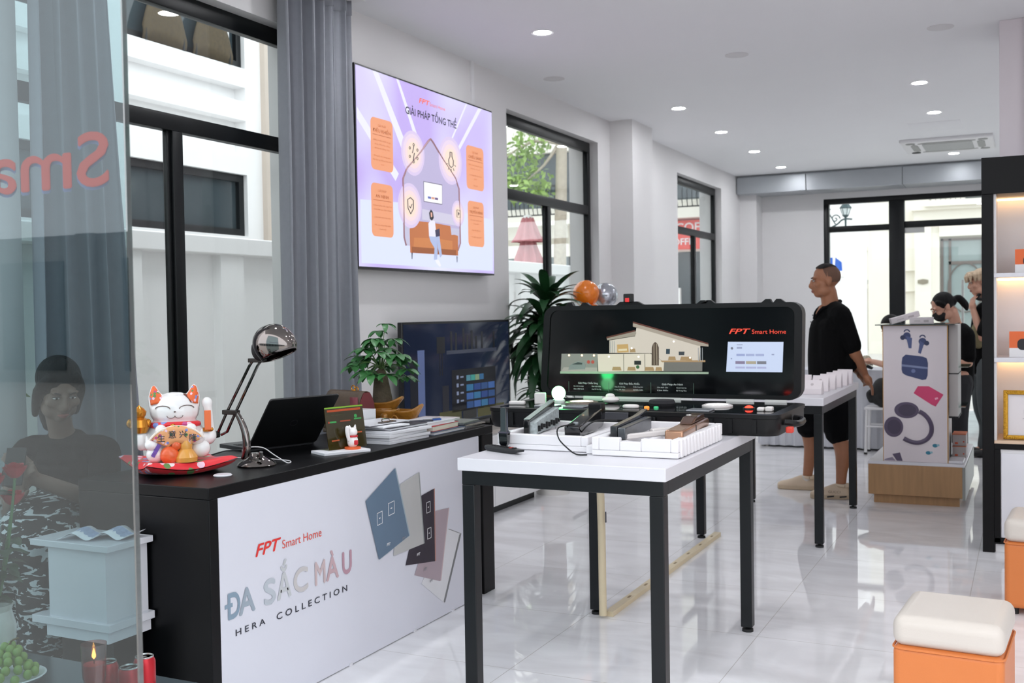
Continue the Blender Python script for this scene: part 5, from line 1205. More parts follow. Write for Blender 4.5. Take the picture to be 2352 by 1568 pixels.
        for r, (a, b) in enumerate(l):
            text('lid_lettering', a, LT, (x-.05, Y-.001, 1.038-.014*r), UX, UZ, .0055, face, .055, 'CENTER'); text('lid_lettering', b, LT, (x+.045, Y-.001, 1.038-.014*r), UX, UZ, .0055, face, .05, 'CENTER')
    for x in (-2.105, -1.89, -1.67, -1.455): P('divider_line', [(x, 1.012), (x+.0012, 1.012), (x+.0012, 1.064), (x, 1.064)], '#5f7a6c', .001, .2)
demo_case()
ZT = .9858
WPL = mat('white device plastic', '#e2ddda', .35, vary=.02)
def simple(name, label, cat, mb, m, group=None, **k): return tag(mb.build(name, m, **k), label, cat, group)
simple('sensor_cube', 'small white cube device on the left of the open case', 'device', MB().box((-2.075, 4.575, ZT+.026), (.052, .052, .052), radians(20)), WPL, bevel=.004)
def bulb():
    t = thing('glowing_bulb', 'glowing white round bulb giving green light, in the left of the open case', 'bulb', (-2.02, 4.665, ZT))
    MB().lathe([(0, 0), (.03, 0), (.03, .012), (.022, .018), (0, .018)], 20, (-2.02, 4.665, ZT)).build('base', mat('bulb base', '#dfe9e2', .3), t)
    m = MB().sph((-2.02, 4.665, ZT+.045), .033, 22, 14); m.build('globe', mat('lit globe', '#ffffff', .4, emit='#8cffac', es=5.), t)
    ld = bpy.data.lights.new('green_light', 'POINT'); ld.energy = .45; ld.color = (.05, 1, .25); ld.shadow_soft_size = .03
    o = bpy.data.objects.new('green_light', ld); COL.objects.link(o); o.location = (-2.02, 4.665, ZT+.095); par(o, t); 
bulb()
simple('door_sensor', 'flat white door sensor at the far left of the open case', 'device', MB().box((-2.16, 4.5, ZT+.009), (.075, .035, .018), radians(12)), WPL, bevel=.006)
def spot(label, x, y, r, col, es, rim):
    t = thing('demo_spotlight', label, 'lamp', (x, y, ZT))
    MB().lathe([(r*.7, .001), (r*.7, .009), (r*.8, .011), (r, .006), (r, 0), (r*.7, 0)], 32, (x, y, ZT), caps=False).build('bezel', rim, t)
    MB().lathe([(0, 0), (r*.71, 0), (r*.71, .009), (0, .0095)], 32, (x, y, ZT)).build('lens', mat('lens '+col, '#ffffff', .4, emit=col, es=es), t)
spot('lit warm round downlight sample in the left half of the open case', -1.9, 4.66, .078, '#ffd9c0', 3., mat('bronze rim', '#8d7f76', .3, .5))
spot('lit white round downlight sample in the right half of the open case', -1.25, 4.66, .068, '#f4f0ff', 2.2, WPL)
m = MB(); m.sph((-1.765, 4.69, ZT+.017), (.042, .036, .017)); m.sph((-1.768, 4.69, ZT+.034), (.022, .02, .013))
simple('motion_sensor', 'rounded white domed sensor behind the centre latch of the open case', 'device', m, WPL)
for x, y, l in ((-1.985, 4.46, 'glass switch plate left of the warm downlight sample'), (-1.845, 4.46, 'glass switch plate below the domed white sensor'), (-1.265, 4.44, 'glass switch plate in front of the white downlight sample')):
    simple('touch_switch_plate', 'grey '+l, 'switch', MB().box((x, y, ZT+.004), (.1, .09, .007)), mat('grey glass plate', '#9c9ea3', .12), 'touch switch plates', bevel=.002)
m = MB(); m.tube([(-1.59+.03*cos(a), 4.475+.024*sin(a), ZT+.008) for a in [2*pi*k/24 for k in range(25)]], .008, 8); simple('ring_sensor', 'white ring shaped device by the centre of the open case', 'device', m, WPL)
simple('orange_button', 'small orange round button right of the white ring device', 'button', MB().lathe([(0, 0), (.012, 0), (.011, .008), (0, .01)], 16, (-1.525, 4.5, ZT)), mat('orange lit', '#e8892f', .4, emit='#e8892f', es=.5))
simple('green_button', 'small green round button right of the orange button', 'button', MB().lathe([(0, 0), (.011, 0), (.01, .007), (0, .009)], 16, (-1.485, 4.51, ZT)), mat('green lit', '#2fa06a', .4, emit='#2fa06a', es=.4))
simple('smart_speaker_puck', 'low dark fabric round speaker in the middle of the open case', 'device', MB().lathe([(0, 0), (.055, 0), (.062, .012), (.055, .026), (0, .03)], 28, (-1.50, 4.64, ZT)), mat('charcoal mesh', '#26262a', .9, bump=.4, bs=400))
def red_alarm():
    t = thing('alarm_beacon', 'glowing red alarm light at the right of the open case', 'lamp', (-1.09, 4.58, ZT))
    MB().lathe([(0, 0), (.026, 0), (.026, .006), (0, .006)], 20, (-1.09, 4.58, ZT)).build('base', RUBBER, t)
    MB().sph((-1.09, 4.58, ZT+.006), (.018, .018, .009), 16, 9).build('lens', mat('lit red', '#ff3020', .4, emit='#ff2a18', es=3.), t)
red_alarm()
m = MB(); m.box((-.985, 4.5, ZT+.01), (.03, .04, .02)); m.box((-1.02, 4.5, ZT+.008), (.03, .034, .016)); simple('contact_sensor', 'small white two piece sensor at the right end of the open case', 'device', m, WPL, bevel=.005)

# ------------------------------------------------------------------ foam trays with door locks
FOAM = mat('white foam tray', '#e6e4e6', .7, vary=.02)
ZTT = .8965
def tray(label, x0, x1, y0, y1, h, ribs, notch):
    t = thing('foam_tray', label, 'tray', ((x0+x1)/2, (y0+y1)/2, ZTT))
    m = MB(); w = .028; m.bx(x0, x1, y0, y1, ZTT, ZTT+.02)
    m.bx(x0, x0+w, y0, y1, ZTT+.02, ZTT+h); m.bx(x1-w, x1, y0, y1, ZTT+.02, ZTT+h); m.bx(x0+w, x1-w, y1-w, y1, ZTT+.02, ZTT+h)
    if notch:
        a = x0+(x1-x0)*.33; b = x0+(x1-x0)*.58; m.bx(x0+w, a, y0, y0+w, ZTT+.02, ZTT+h); m.bx(b, x1-w, y0, y0+w, ZTT+.02, ZTT+h); m.bx(a, b, y0, y0+w, ZTT+.02, ZTT+h*.8)
    else: m.bx(x0+w, x1-w, y0, y0+w, ZTT+.02, ZTT+h)
    for k in (.25, .5, .75): x = x0+(x1-x0)*k; m.bx(x-.012, x+.012, y0+w, y1-w, ZTT+.02, ZTT+h*.68)
    m.bx(x0+w, x1-w, (y0+y1)/2, (y0+y1)/2+.03, ZTT+.02, ZTT+h*.66)
    if ribs:
        n = 13
        for k in range(n): y = y0+.02+(y1-y0-.05)*k/n; m.bx(x1-.002, x1+.008, y, y+(y1-y0)/n*.55, ZTT+.002, ZTT+h)
    m.build('tray', FOAM, t, bevel=.004)
tray('left white foam tray of lock parts at the front table\'s left half', -1.845, -1.47, 3.66, 4.18, .058, False, False)
tray('right white foam tray with ribbed side at the front table\'s right edge', -1.432, -1.107, 3.60, 4.20, .066, True, True)
simple('foam_block', 'low white foam block in the gap between the two trays', 'packing', MB().bx(-1.47+.004, -1.432-.004, 3.63, 3.72, ZTT, ZTT+.03), FOAM, bevel=.003)
BG = mat('black gloss lock', '#0d0e11', .15, coat=.4)
def lock_a():
    t = thing('door_lock', 'black door lock on its edge showing its white circuit back, in the left tray', 'lock', (-1.82, 3.95, ZTT+.045), radians(8), 'door locks in the foam trays')
    m = MB(); m.prism([(-.19, 0), (.18, 0), (.19, .02), (.19, .1), (-.19, .055)], (.012, 0, 0), UY, UZ, .022); m.build('front_plate', BG, t, local=True, bevel=.003)
    m = MB(); m.prism([(-.17, .0), (.16, 0), (.16, .075), (-.17, .045)], (.032, 0, 0), UY, UZ, .028); m.build('circuit_board', mat('grey white circuit', '#a9b2b3', .5, vary=.7, ns=70), t, local=True, smooth=0)
    for k in range(9):
        MB().bx(.059, .068, -.15+.036*k, -.138+.036*k, .008+.004*(k % 3), .03+.005*(k % 2)).build('circuit_component', RUBBER, t, local=True, smooth=0)
    m = MB(); m.prism([(-.185, .057), (.19, .102), (.19, .104), (-.185, .059)], (.012, 0, 0), UY, UZ, .024); m.build('glass_edge', mat('greenish glass edge', '#7f918b', .2), t, local=True, smooth=0)
lock_a()
def handle_a():
    t = thing('door_handle_sample', 'upright black pointed lock handle leaning at the front of the left tray', 'handle', (-1.80, 3.63, ZTT))
    m = MB(); c = (-1.80, 3.632)
    m.loft([[V((c[0]+a*w, c[1]+b*w, z)) for a, b in ((-1, -.7), (1, -.7), (1, .7), (-1, .7))] for w, z in ((.004, ZTT+.001), (.017, ZTT+.025), (.019, ZTT+.065), (.013, ZTT+.075), (.0125, ZTT+.158), (.009, ZTT+.163))]); m.build('handle', BG, t, bevel=.002)
    MB().bx(c[0]-.02, c[0]+.02, c[1]-.014, c[1]+.014, ZTT+.062, ZTT+.07).build('collar', mat('violet grey collar', '#3a3846', .3), t, bevel=.003)
handle_a()
def lock_b():
    t = thing('door_lock', 'thick black door lock with an angled end, in the right of the left tray', 'lock', (-1.585, 3.93, ZTT+.045), radians(8), 'door locks in the foam trays')
    m = MB(); m.prism([(-.22, 0), (.16, 0), (.2, .02), (.22, .08), (.19, .085), (-.15, .05), (-.225, .045)], (-.03, 0, 0), UY, UZ, .06); m.build('body', BG, t, local=True, bevel=.006)
    m = MB(); m.bx(-.028, .03, .15, .215, .05, .098); m.build('end_block', DKPL, t, local=True, bevel=.006)
    MB().cyl((.0, -.16, .047), (.0, -.16, .0535), .009).build('knob', mat('pale button', '#a7adb0', .3), t, local=True)
    m = MB(); m.tube([(.03, -.19, .02), (.06, -.2, .05), (.08, -.12, .058), (.12, .02, .045)], .003, 6, 5); m.build('lead', RUBBER, t, local=True)
lock_b()
def lock_c():
    t = thing('door_lock', 'slim dark grey door lock lying at the left of the right tray', 'lock', (-1.385, 3.9, ZTT+.048), radians(3), 'door locks in the foam trays')
    m = MB(); m.prism([(-.2, .0), (.2, 0), (.22, .075), (.1, .06), (-.2, .048)], (-.022, 0, 0), UY, UZ, .026); m.build('front_plate', mat('graphite glass', '#26282b', .15, coat=.3), t, local=True, bevel=.003)
    m = MB(); m.prism([(-.2, .0), (.16, 0), (.16, .05), (-.2, .042)], (.006, 0, 0), UY, UZ, .03); m.build('rear_body', mat('silver black stripes', '#5d6064', .25, .6, vary=.8, ns=25), t, local=True, bevel=.003)
lock_c()
def lock_d():
    t = thing('door_lock', 'bronze gold door lock in the right tray', 'lock', (-1.165, 3.92, ZTT+.048), radians(4), 'door locks in the foam trays')
    BZ = mat('bronze gold metal', '#a9826a', .22, .75, vary=.1)
    m = MB(); m.prism([(-.24, 0), (.2, 0), (.24, .025), (.22, .045), (-.235, .042)], (-.034, 0, 0), UY, UZ, .068); m.build('body', BZ, t, local=True, bevel=.007)
    m = MB(); m.prism([(-.05, .044), (.2, .046), (.17, .066), (.02, .066)], (-.026, 0, 0), UY, UZ, .052); m.build('raised_head', mat('dark bronze', '#6d5142', .2, .7), t, local=True, bevel=.006)
    MB().sph((-.01, .06, .068), (.012, .012, .005), 12, 8).build('button', STEEL, t, local=True)
    MB().bx(-.035, .035, -.02, -.012, .002, .04).build('seam', RUBBER, t, local=True, smooth=0)
lock_d()
for k, (x, y, a, l) in enumerate(((-1.30, 3.82, 30, 'longer white bracket lying across the right tray'), (-1.27, 4.0, 35, 'shorter white bracket at the back of the right tray'))):
    m = MB(); m.T = M.Translation((x, y, ZTT+.046)) @ RZ(-a); m.bx(-.012, .012, -.11+.03*k, .11-.03*k, 0, .018); simple('lock_bracket', l, 'bracket', m, WPL, 'white lock brackets', bevel=.004)
m = MB(); m.bx(-1.42, -1.31, 4.225, 4.30, ZTT, ZTT+.024); simple('red_box', 'small red box between the trays and the open case', 'box', m, mat('red card', '#c0392f', .5), bevel=.002)
for x, y, l in ((-1.70, 4.1, 'small white cap standing at the back of the left tray, left'), (-1.66, 4.12, 'small white cap at the back of the left tray, right')): simple('plastic_piece', l, 'cap', MB().lathe([(0, 0), (.014, 0), (.014, .008), (.009, .014), (0, .015)], 14, (x, y, ZTT+.0405)), WPL, 'white lock caps')
def remote():
    t = thing('remote_control', 'slim black remote control lying in front of the left tray', 'remote', (-1.775, 3.575, ZTT), radians(-24))
    m = MB(); m.loft([[V((x, b*w, z+h*c)) for b, c in ((-1, 0), (1, 0), (1.15, .6), (.8, 1), (-.8, 1), (-1.15, .6))] for x, w, z, h in ((-.1, .012, .006, .012), (-.08, .018, 0, .02), (.06, .018, 0, .018), (.1, .014, .008, .008))]); m.build('body', mat('remote black', '#17191d', .4), t, local=True, smooth=30)
    for k in range(9): MB().bx(-.08+.017*k, -.07+.017*k, -.008, .008, .018, .0215).build('button', mat('remote red', '#b0413a', .4) if k == 7 else RUBBER, t, local=True, smooth=0)
remote()
simple('black_wire', 'thin black wire bent from the left tray down onto the white tabletop', 'wire', MB().tube([(-1.56, 3.75, .99), (-1.585, 3.655, .985), (-1.57, 3.62, .95), (-1.53, 3.60, .92), (-1.485, 3.58, .9), (-1.44, 3.575, .9)], .0028, 6, 5), RUBBER)

# ------------------------------------------------------------------ small boxes on the rear table
ZB = .8875
PK = mat('white carton', '#e4dcde', .5, vary=.03)
def wedge_box(x, y, label, w=.12, h=.085, d=.07, dark=False, rz=-3):
    t = thing('display_box', label, 'box', (x, y, ZB), radians(rz), 'white boxes on the rear display table')
    MB().prism([(-d/2, 0), (d/2, 0), (d/2, h*.45), (d*.1, h), (-d/2, h*.4)], (-w/2, 0, 0), UY, UZ, w).build('carton', PK, t, local=True, bevel=.001)
    if dark: MB().prism([(-.0, -.0), (w*.8, 0), (w*.8, .05), (0, .05)], (-w*.4, -d*.36, h*.5), UX, V((0, .6*d, .6*h)).normalized(), .0015).build('window', RUBBER, t, local=True, smooth=0)
    else: MB().prism(circ(0, 0, .009, 16), (0, -d*.2, h*.7), UX, V((0, .6*d, .6*h)).normalized(), .001).build('printed_ring', mat('carton grey', '#bdb4b6', .5), t, local=True, smooth=0)
    MB().prism(circ(0, 0, .003, 8), (w/2-.0002, 0.005, h*.3), UY, UZ, .0008).build('printed_dot', mat('carton grey', '#bdb4b6', .5), t, local=True, smooth=0)
wedge_box(-1.2, 6.70, 'white slant topped carton nearest the front right corner of the rear table')
wedge_box(-1.32, 7.0, 'white carton with a dark window, second row on the rear table', dark=True, h=.1)
for k, (x, y) in enumerate(((-1.19, 6.93), (-1.175, 7.1), (-1.165, 7.28), (-1.155, 7.47), (-1.15, 7.64))):
    wedge_box(x, y, '%s white carton behind the front one along the rear table\'s right edge' % ('first', 'second', 'third', 'fourth', 'last')[k], w=.1, h=.1, d=.055)
for k, (x, y) in enumerate(((-1.42, 6.66), (-1.40, 6.85))): wedge_box(x, y, ('white carton in the front row at the left, partly behind the black case lid', 'white carton behind the one half hidden by the black case lid')[k], w=.09, h=.09, dark=(k == 0))
def dome():
    t = thing('white_camera', 'white ball shaped camera on the rear table beside the black case lid', 'camera', (-1.44, 7.15, ZB))
    MB().lathe([(0, 0), (.04, 0), (.035, .02), (.015, .03), (.012, .07), (0, .07)], 20, (-1.44, 7.15, ZB)).build('stand', PK, t)
    MB().sph((-1.44, 7.15, ZB+.118), .055).build('ball', mat('pale pink plastic', '#e2d3d2', .35), t)
dome()

# ------------------------------------------------------------------ headphone display stand
OAK = mat('light oak veneer', '#a8825a', .5, vary=.22, ns=5, stretch=(9, 9, .7))
def stand():
    t = thing('display_stand', 'oak based display tower with printed headphones and earbuds on its front', 'display stand', (-.73, 8.6, 0))
    x0, x1, y0, y1 = -1.054, -.405, 8.05, 9.3
    MB().bx(x0+.035, x1-.04, y0+.035, y1-.03, 0, .065).build('plinth', OAK, t, smooth=0)
    MB().bx(x0, x1-.02, y0, y1, .065, .283).build('base', OAK, t, bevel=.002)
    MB().bx(x1-.02, x1, y0+.002, y1, .05, .283).build('side_panel', mat('grey side panel', '#8d8f8a', .4), t, smooth=0)
    MB().bx(x0, x1-.004, y0, y1, .283, .305).build('top', WHITE, t, bevel=.002)
    MB().bx(-.94, -.527, 8.082, 8.62, .3055, 1.279).build('tower', mat('tower side board', '#cfc8c6', .5), t, smooth=0)
    e = MB(); e.bx(-.953, -.948, 8.073, 8.084, .3055, 1.281); e.bx(-.522, -.515, 8.073, 8.084, .3055, 1.281); e.bx(-.948, -.522, 8.073, 8.084, 1.277, 1.281); e.build('wood_edge', mat('orange wood edge', '#b98a4a', .5), t, smooth=0)
    p = MB().bx(-.948, -.522, 8.073, 8.082, .3055, 1.277).build('front_board', mat('printed lilac white board', '#dcd3d6', .4, vary=.02), t, smooth=0)
    Y = 8.073
    def P(n, poly, c, d): return MB().prism(poly, (0, Y, 0), UX, UZ, d, d-.001).build(n, mat('print '+c, c, .45, vary=.12, ns=12), p, smooth=0)
    NV, NV2 = '#34406a', '#4a5682'
    for bx_, bz, s, L in ((-.787, 1.205, -1, [(-.793, 1.205), (-.775, 1.118), (-.757, 1.116), (-.752, 1.19)]), (-.683, 1.165, 1, [(-.70, 1.17), (-.712, 1.085), (-.695, 1.078), (-.672, 1.15)])):
        P('printed_earbud', circ(bx_+.012*-s*0, bz, .026, 20), NV, .0012); P('printed_earbud_tip', circ(bx_+s*.028, bz-.012, .017, 16), '#262f52', .0016); P('printed_earbud_stem', L, NV2, .002)
        MB().tube([(bx_+.018*cos(a), Y-.001, bz+.028+.016*sin(a)) for a in [pi*k/8 for k in range(9)]], .004, 6).build('printed_ear_loop', mat('print '+NV, NV, .45), p)
    P('printed_charging_case', [(-.823, 1.02), (-.818, 1.052), (-.795, 1.072), (-.68, 1.058), (-.655, 1.045), (-.647, 1.01), (-.650, .925), (-.660, .897), (-.685, .892), (-.795, .924), (-.818, .94), (-.824, .965)], NV, .0012)
    P('printed_case_band', [(-.823, 1.003), (-.648, .983), (-.648, .969), (-.823, .988)], '#7b86a8', .0018); P('printed_case_mark', circ(-.745, .955, .014, 16), '#6a76a0', .0018)
    P('printed_pink_card', [(-.716, .847), (-.642, .848), (-.546, .790), (-.598, .706), (-.622, .716), (-.744, .797)], '#cf3d6c', .0012); P('printed_card_mark', [(-.605, .765), (-.585, .772), (-.58, .76), (-.6, .752)], '#e8a2b8', .0018)
    GP, GP2 = '#564b62', '#453b50'
    MB().tube([(a, Y-.001, b) for a, b in ((-.707, .668), (-.675, .648), (-.643, .61), (-.626, .56), (-.632, .508), (-.665, .465), (-.718, .444), (-.77, .452), (-.812, .472))], .0155, 8, 4, flat=1.).build('printed_headband', mat('print '+GP, GP, .45), p)
    for cx, cz, a, b in ((-.792, .675, .083, .058), (-.88, .553, .065, .073)): P('printed_ear_cup', circ(cx, cz, a, 32, b), GP, .0022); P('printed_ear_pad', circ(cx+.004, cz, a*.72, 32, b*.72), GP2, .003)
    for cx, cz in ((-.603, .428), (-.648, .375)): P('printed_splash', circ(cx, cz, .018, 12, .013), '#2b7a93', .0012); P('printed_splash', circ(cx+.02, cz+.004, .01, 10, .008), '#8db4c0', .0016)
    P('printed_corner_shape', [(-.89, .357), (-.838, .37), (-.82, .31), (-.86, .31)], GP, .0012); P('printed_corner_shape', [(-.944, .318), (-.89, .335), (-.868, .31), (-.944, .31)], '#8a8092', .0012)
    MB().bx(-1.0, -.47, 8.04, 8.66, 1.281, 1.288).build('top_plate', mat('smoked glass', '#4c5552', .08, vary=.1), t, smooth=0)
    MB().bx(-.515, -.455, 8.14, 8.5, .63, 1.281).build('side_box', mat('grey white side box', '#c2bebb', .5), t, smooth=0)
    for z in (1.0, .99, .63): pass
    b = MB(); b.bx(-.516, -.452, 8.135, 8.5, .932, .938); b.bx(-.516, -.452, 8.135, 8.5, .62, .632); b.build('black_divider', RUBBER, t, smooth=0)
    G = glass('green glass shelf', '#c4d8d0', .12, .6)
    for z, w in ((.975, .39), (.69, .41)): MB().bx(-.52, -w, 8.2, 8.62, z, z+.006).build('glass_shelf', G, t, smooth=0)
stand()
def flat_box(x, y, z, rx, rz, label, L=.21, W=.11, H=.045):
    t = thing('white_phone_box', label, 'box', (x, y, z), radians(rz), 'white boxes on the display tower')
    m = MB(); m.T = RY(rx); m.bx(-L/2, L/2, -W/2, W/2, 0, H); m.build('carton', PK, t, local=True, bevel=.001)
    m = MB(); m.T = RY(rx); m.bx(L*.1, L*.3, -W/2-.0006, -W/2, H*.25, H*.6); m.bx(-L*.3, -L*.05, -W/2-.0006, -W/2, H*.4, H*.5); m.build('printed_lines', mat('carton grey', '#bdb4b6', .5), t, local=True, smooth=0)
flat_box(-.70, 8.22, 1.2885, 0, 3, 'white carton lying flat on the display tower, right of the two', .16, .12, .047)
flat_box(-.815, 8.25, 1.315, -16, 12, 'white carton tilted against the flat one on the display tower', .2, .12, .04)
for k, z in enumerate((.3055, .3925)):
    t = thing('camera_carton', ('lower', 'upper')[k]+' grey white carton with orange marks beside the display tower', 'box', (-.464, 8.5+.01*k, z), 0, 'stacked cartons by the tower')
    # carton
    MB().bx(-.046, .046, -.1, .1, 0, .08).build('carton', mat('pale grey carton', '#b5aeab', .55), t, local=True, bevel=.001)
    MB().bx(-.0465, .0465, -.1005, .1005, .08, .0855).build('orange_lid', mat('orange carton lid', '#c5693f', .5), t, local=True, smooth=0)
    MB().prism(rrect(-.03, -.008, .012, .026, .004), (0, -.1002, 0), UX, UZ, .0008).build('printed_badge', mat('printed orange', '#c9552f', .5), t, local=True, smooth=0)
    MB().prism(circ(.03, .03, .006, 10), (0, -.1002, 0), UX, UZ, .0008).build('printed_mark', mat('printed orange', '#c9552f', .5), t, local=True, smooth=0)
o = MB().bx(-.515, -.42, 8.07, 8.3, .3055, .325); tag(o.build('white_tray', WHITE, bevel=.003), 'flat white tray at the foot of the display tower\'s right side', 'tray')
# ------------------------------------------------------------------ people
EYEW = mat('eye white', '#cfc6c0', .3); EYED = mat('eye dark', '#140e0c', .2); LIP = mat('lips', '#8f5148', .5); BROW = mat('eyebrow', '#241a16', .8)
STUB = mat('cropped dark hair', '#1c1613', .9, vary=.25, ns=120)
SHOE = mat('cream sneaker leather', '#cdb9a0', .6, vary=.08); SOLE = mat('cream sneaker sole', '#bba78e', .7)
def frame(c, yaw, pitch=0, roll=0):
    """local frame: -Y forward, +X the person's left, Z up"""
    return M.Translation(V(c)) @ RZ(yaw) @ RX(pitch) @ RY(roll)
def head_shapes(m, F, s=1., female=False):
    old = m.T; m.T = F @ M.Scale(s, 4)
    m.sph((0, .018, .035), (.077, .098, .09), 20, 14); m.sph((0, -.022, -.03), (.064, .072, .082), 18, 12)
    m.sph((0, -.052, -.088), (.036 if not female else .03, .034, .03)); m.sph((.038, -.012, -.072), (.032, .05, .038)); m.sph((-.038, -.012, -.072), (.032, .05, .038))
    m.tube([(0, -.088, .018), (0, -.1, -.012), (0, -.107, -.03), (0, -.088, -.046)], [.01, .012, .015, .012], 10, 3)
    for q in (-1, 1):
        m.sph((q*.015, -.094, -.036), (.0095, .012, .009)); m.sph((q*.033, -.078, .03), (.026, .014, .009)); m.sph((q*.043, -.062, -.022), (.026, .026, .022))
        m.sph((q*.078, .016, -.008), (.011, .02, .033)); m.sph((q*.082, .024, .004), (.009, .017, .022))
    m.sph((0, -.086, -.062), (.025, .013, .008)); m.sph((0, -.083, -.075), (.021, .014, .009))
    m.T = old
def face_parts(t, F, mouth=True, s=1.):
    F = F @ M.Scale(s, 4)
    for q in (-1, 1):
        m = MB(); m.T = F; m.sph((q*.032, -.083, .008), (.0135, .008, .0052), 12, 8); e = m.build('eye', EYEW, t)
        m = MB(); m.T = F; m.sph((q*.031, -.0885, .008), (.0056, .004, .0048), 10, 8); m.build('iris', EYED, e)
        m = MB(); m.T = F; m.tube([(q*.016, -.093, .026), (q*.034, -.09, .032), (q*.05, -.078, .027)], [.0025, .004, .002], 6, 4); m.build('eyebrow', BROW, t)
        m = MB(); m.T = F; m.tube([(q*.019, -.087, .0125), (q*.032, -.0915, .0155), (q*.046, -.082, .011)], .0016, 5, 4); m.build('eyelid', BROW, t)
    if mouth:
        m = MB(); m.T = F; m.tube([(-.022, -.088, -.069), (-.008, -.0985, -.0645), (0, -.0985, -.066), (.008, -.0985, -.0645), (.022, -.088, -.069)], [.002, .0045, .0045, .0045, .002], 8, 3); m.tube([(-.018, -.088, -.0725), (0, -.0965, -.074), (.018, -.088, -.0725)], [.002, .005, .002], 8, 3); m.build('lips', LIP, t)
def cap_grid(F, rx, ry, rz, c, a0, a1, lo, n=26):
    """hair shell over the skull; lo(angle) gives the lower polar limit"""
    m = MB(); m.T = F
    def fn(v, u):
        a = a0+(a1-a0)*u; L = lo(a); b = pi/2-(pi/2-L)*v
        return V((c[0]+rx*cos(b)*cos(a), c[1]+ry*cos(b)*sin(a), c[2]+rz*sin(b)))
    m.grid(fn, 12, n); return m
def hand_shapes(m, w, d, n, side=1, curl=.35, s=1., spread=.1):
    """palm and five fingers from wrist w along d; n points out of the palm; side gives the thumb side"""
    w, d, n = V(w), V(d).normalized(), V(n); n = (n-d*n.dot(d)).normalized(); x = d.cross(n)*side
    m.limb([w-d*.01, w+d*.04*s, w+d*.075*s], [.022*s, .03*s, .026*s], 10, 3)
    m.sph(w+d*.05*s, .034*s)
    for k, (o, L) in enumerate(((-.032, .06), (-.011, .078), (.011, .082), (.031, .074))):
        b = w+d*.085*s+x*o*s; dd = (d+x*o*spread*30*.1).normalized(); p1 = b+dd*L*.4*s+n*curl*.012; p2 = p1+(dd+n*curl).normalized()*L*.34*s; p3 = p2+(dd+n*curl*2.).normalized()*L*.3*s
        m.limb([b-dd*.02, p1, p2, p3], [.0095*s, .009*s, .0085*s, .0075*s], 8, 2)
    b = w+d*.03*s+x*.028*s
    m.limb([b, b+(d*.6+x).normalized()*.032*s, b+(d*1.2+x).normalized()*.06*s+n*.01], [.013*s, .0105*s, .0085*s], 8, 2)
def shoe(t, heel, toe, y, label=None, txt=False):
    hx, hz = heel; L = (V((toe[0], toe[1], 0))-V((hx, y, 0))); n = L.length; d = L.normalized(); s = V((-d.y, d.x, 0))
    base = V((hx, y, hz))
    up = MB(); rings = []
    prof = [(-.03, .034, .115), (.1, .046, .112), (.25, .048, .118), (.4, .046, .114), (.55, .049, .094), (.7, .054, .075), (.85, .053, .066), (.95, .042, .058), (1.02, .02, .045)]
    for f, w, h in prof:
        c = base+d*(n*f); rings.append([c+s*(w*cos(a))+V((0, 0, .03+(h-.03)*max(0, sin(a))+(0 if sin(a) >= 0 else -.012*0))) for a in [2*pi*k/16 for k in range(16)]])
    up.loft(rings); o = up.build('shoe', SHOE, t, smooth=180, subd=1)
    so = MB(); q = []
    for f, w in ((-.03, .03), (.1, .047), (.35, .046), (.6, .052), (.85, .052), (.98, .036), (1.03, .0)): q.append((n*f, w))
    poly = q+[(a, -b) for a, b in reversed(q[:-1])]
    so.prism(poly, base, d, s, .036, .0); so.build('sole', SOLE, o, bevel=.008, seg=3)
    la = MB()
    for k in range(4):
        c = base+d*(n*(.42+.075*k)); h = .099-.0125*k; la.tube([c+s*.03+V((0, 0, h-.016)), c+V((0, 0, h+.004)), c-s*.03+V((0, 0, h-.016))], .0035, 6, 3)
    la.build('lace', mat('lace', '#c8b8a4', .7), o)
    st = MB(); st.tube([base-d*.0+s*.0+V((0, 0, .1))+d*n*.12+s*(.043*cos(a))+d*(.05*sin(a)) for a in [2*pi*k/16 for k in range(17)]], .012, 8); st.build('collar', SHOE, o)
    if txt:
        dark = MB()
        for f in (.25, .58): dark.prism([(0, 0), (.05, .006), (.05, .016), (0, .01)], base+d*(n*f)-s*-.0531*(-1 if s.y > 0 else 1)+V((0, 0, .014)), d*-1 if d.x < 0 else d, UZ, .002, -.002)
        dark.build('sole_stripe', RUBBER, o, smooth=0)
        sg = -1 if s.y > 0 else 1
        p = base+d*(n*.55)+s*sg*.0485+V((0, 0, .048)); text('shoe_lettering', 'GUCCI', mat('print taupe', '#8d7c6b', .6), p, (-d if d.x < 0 else d), UZ, .018, o, .085, depth=.002)
    return o

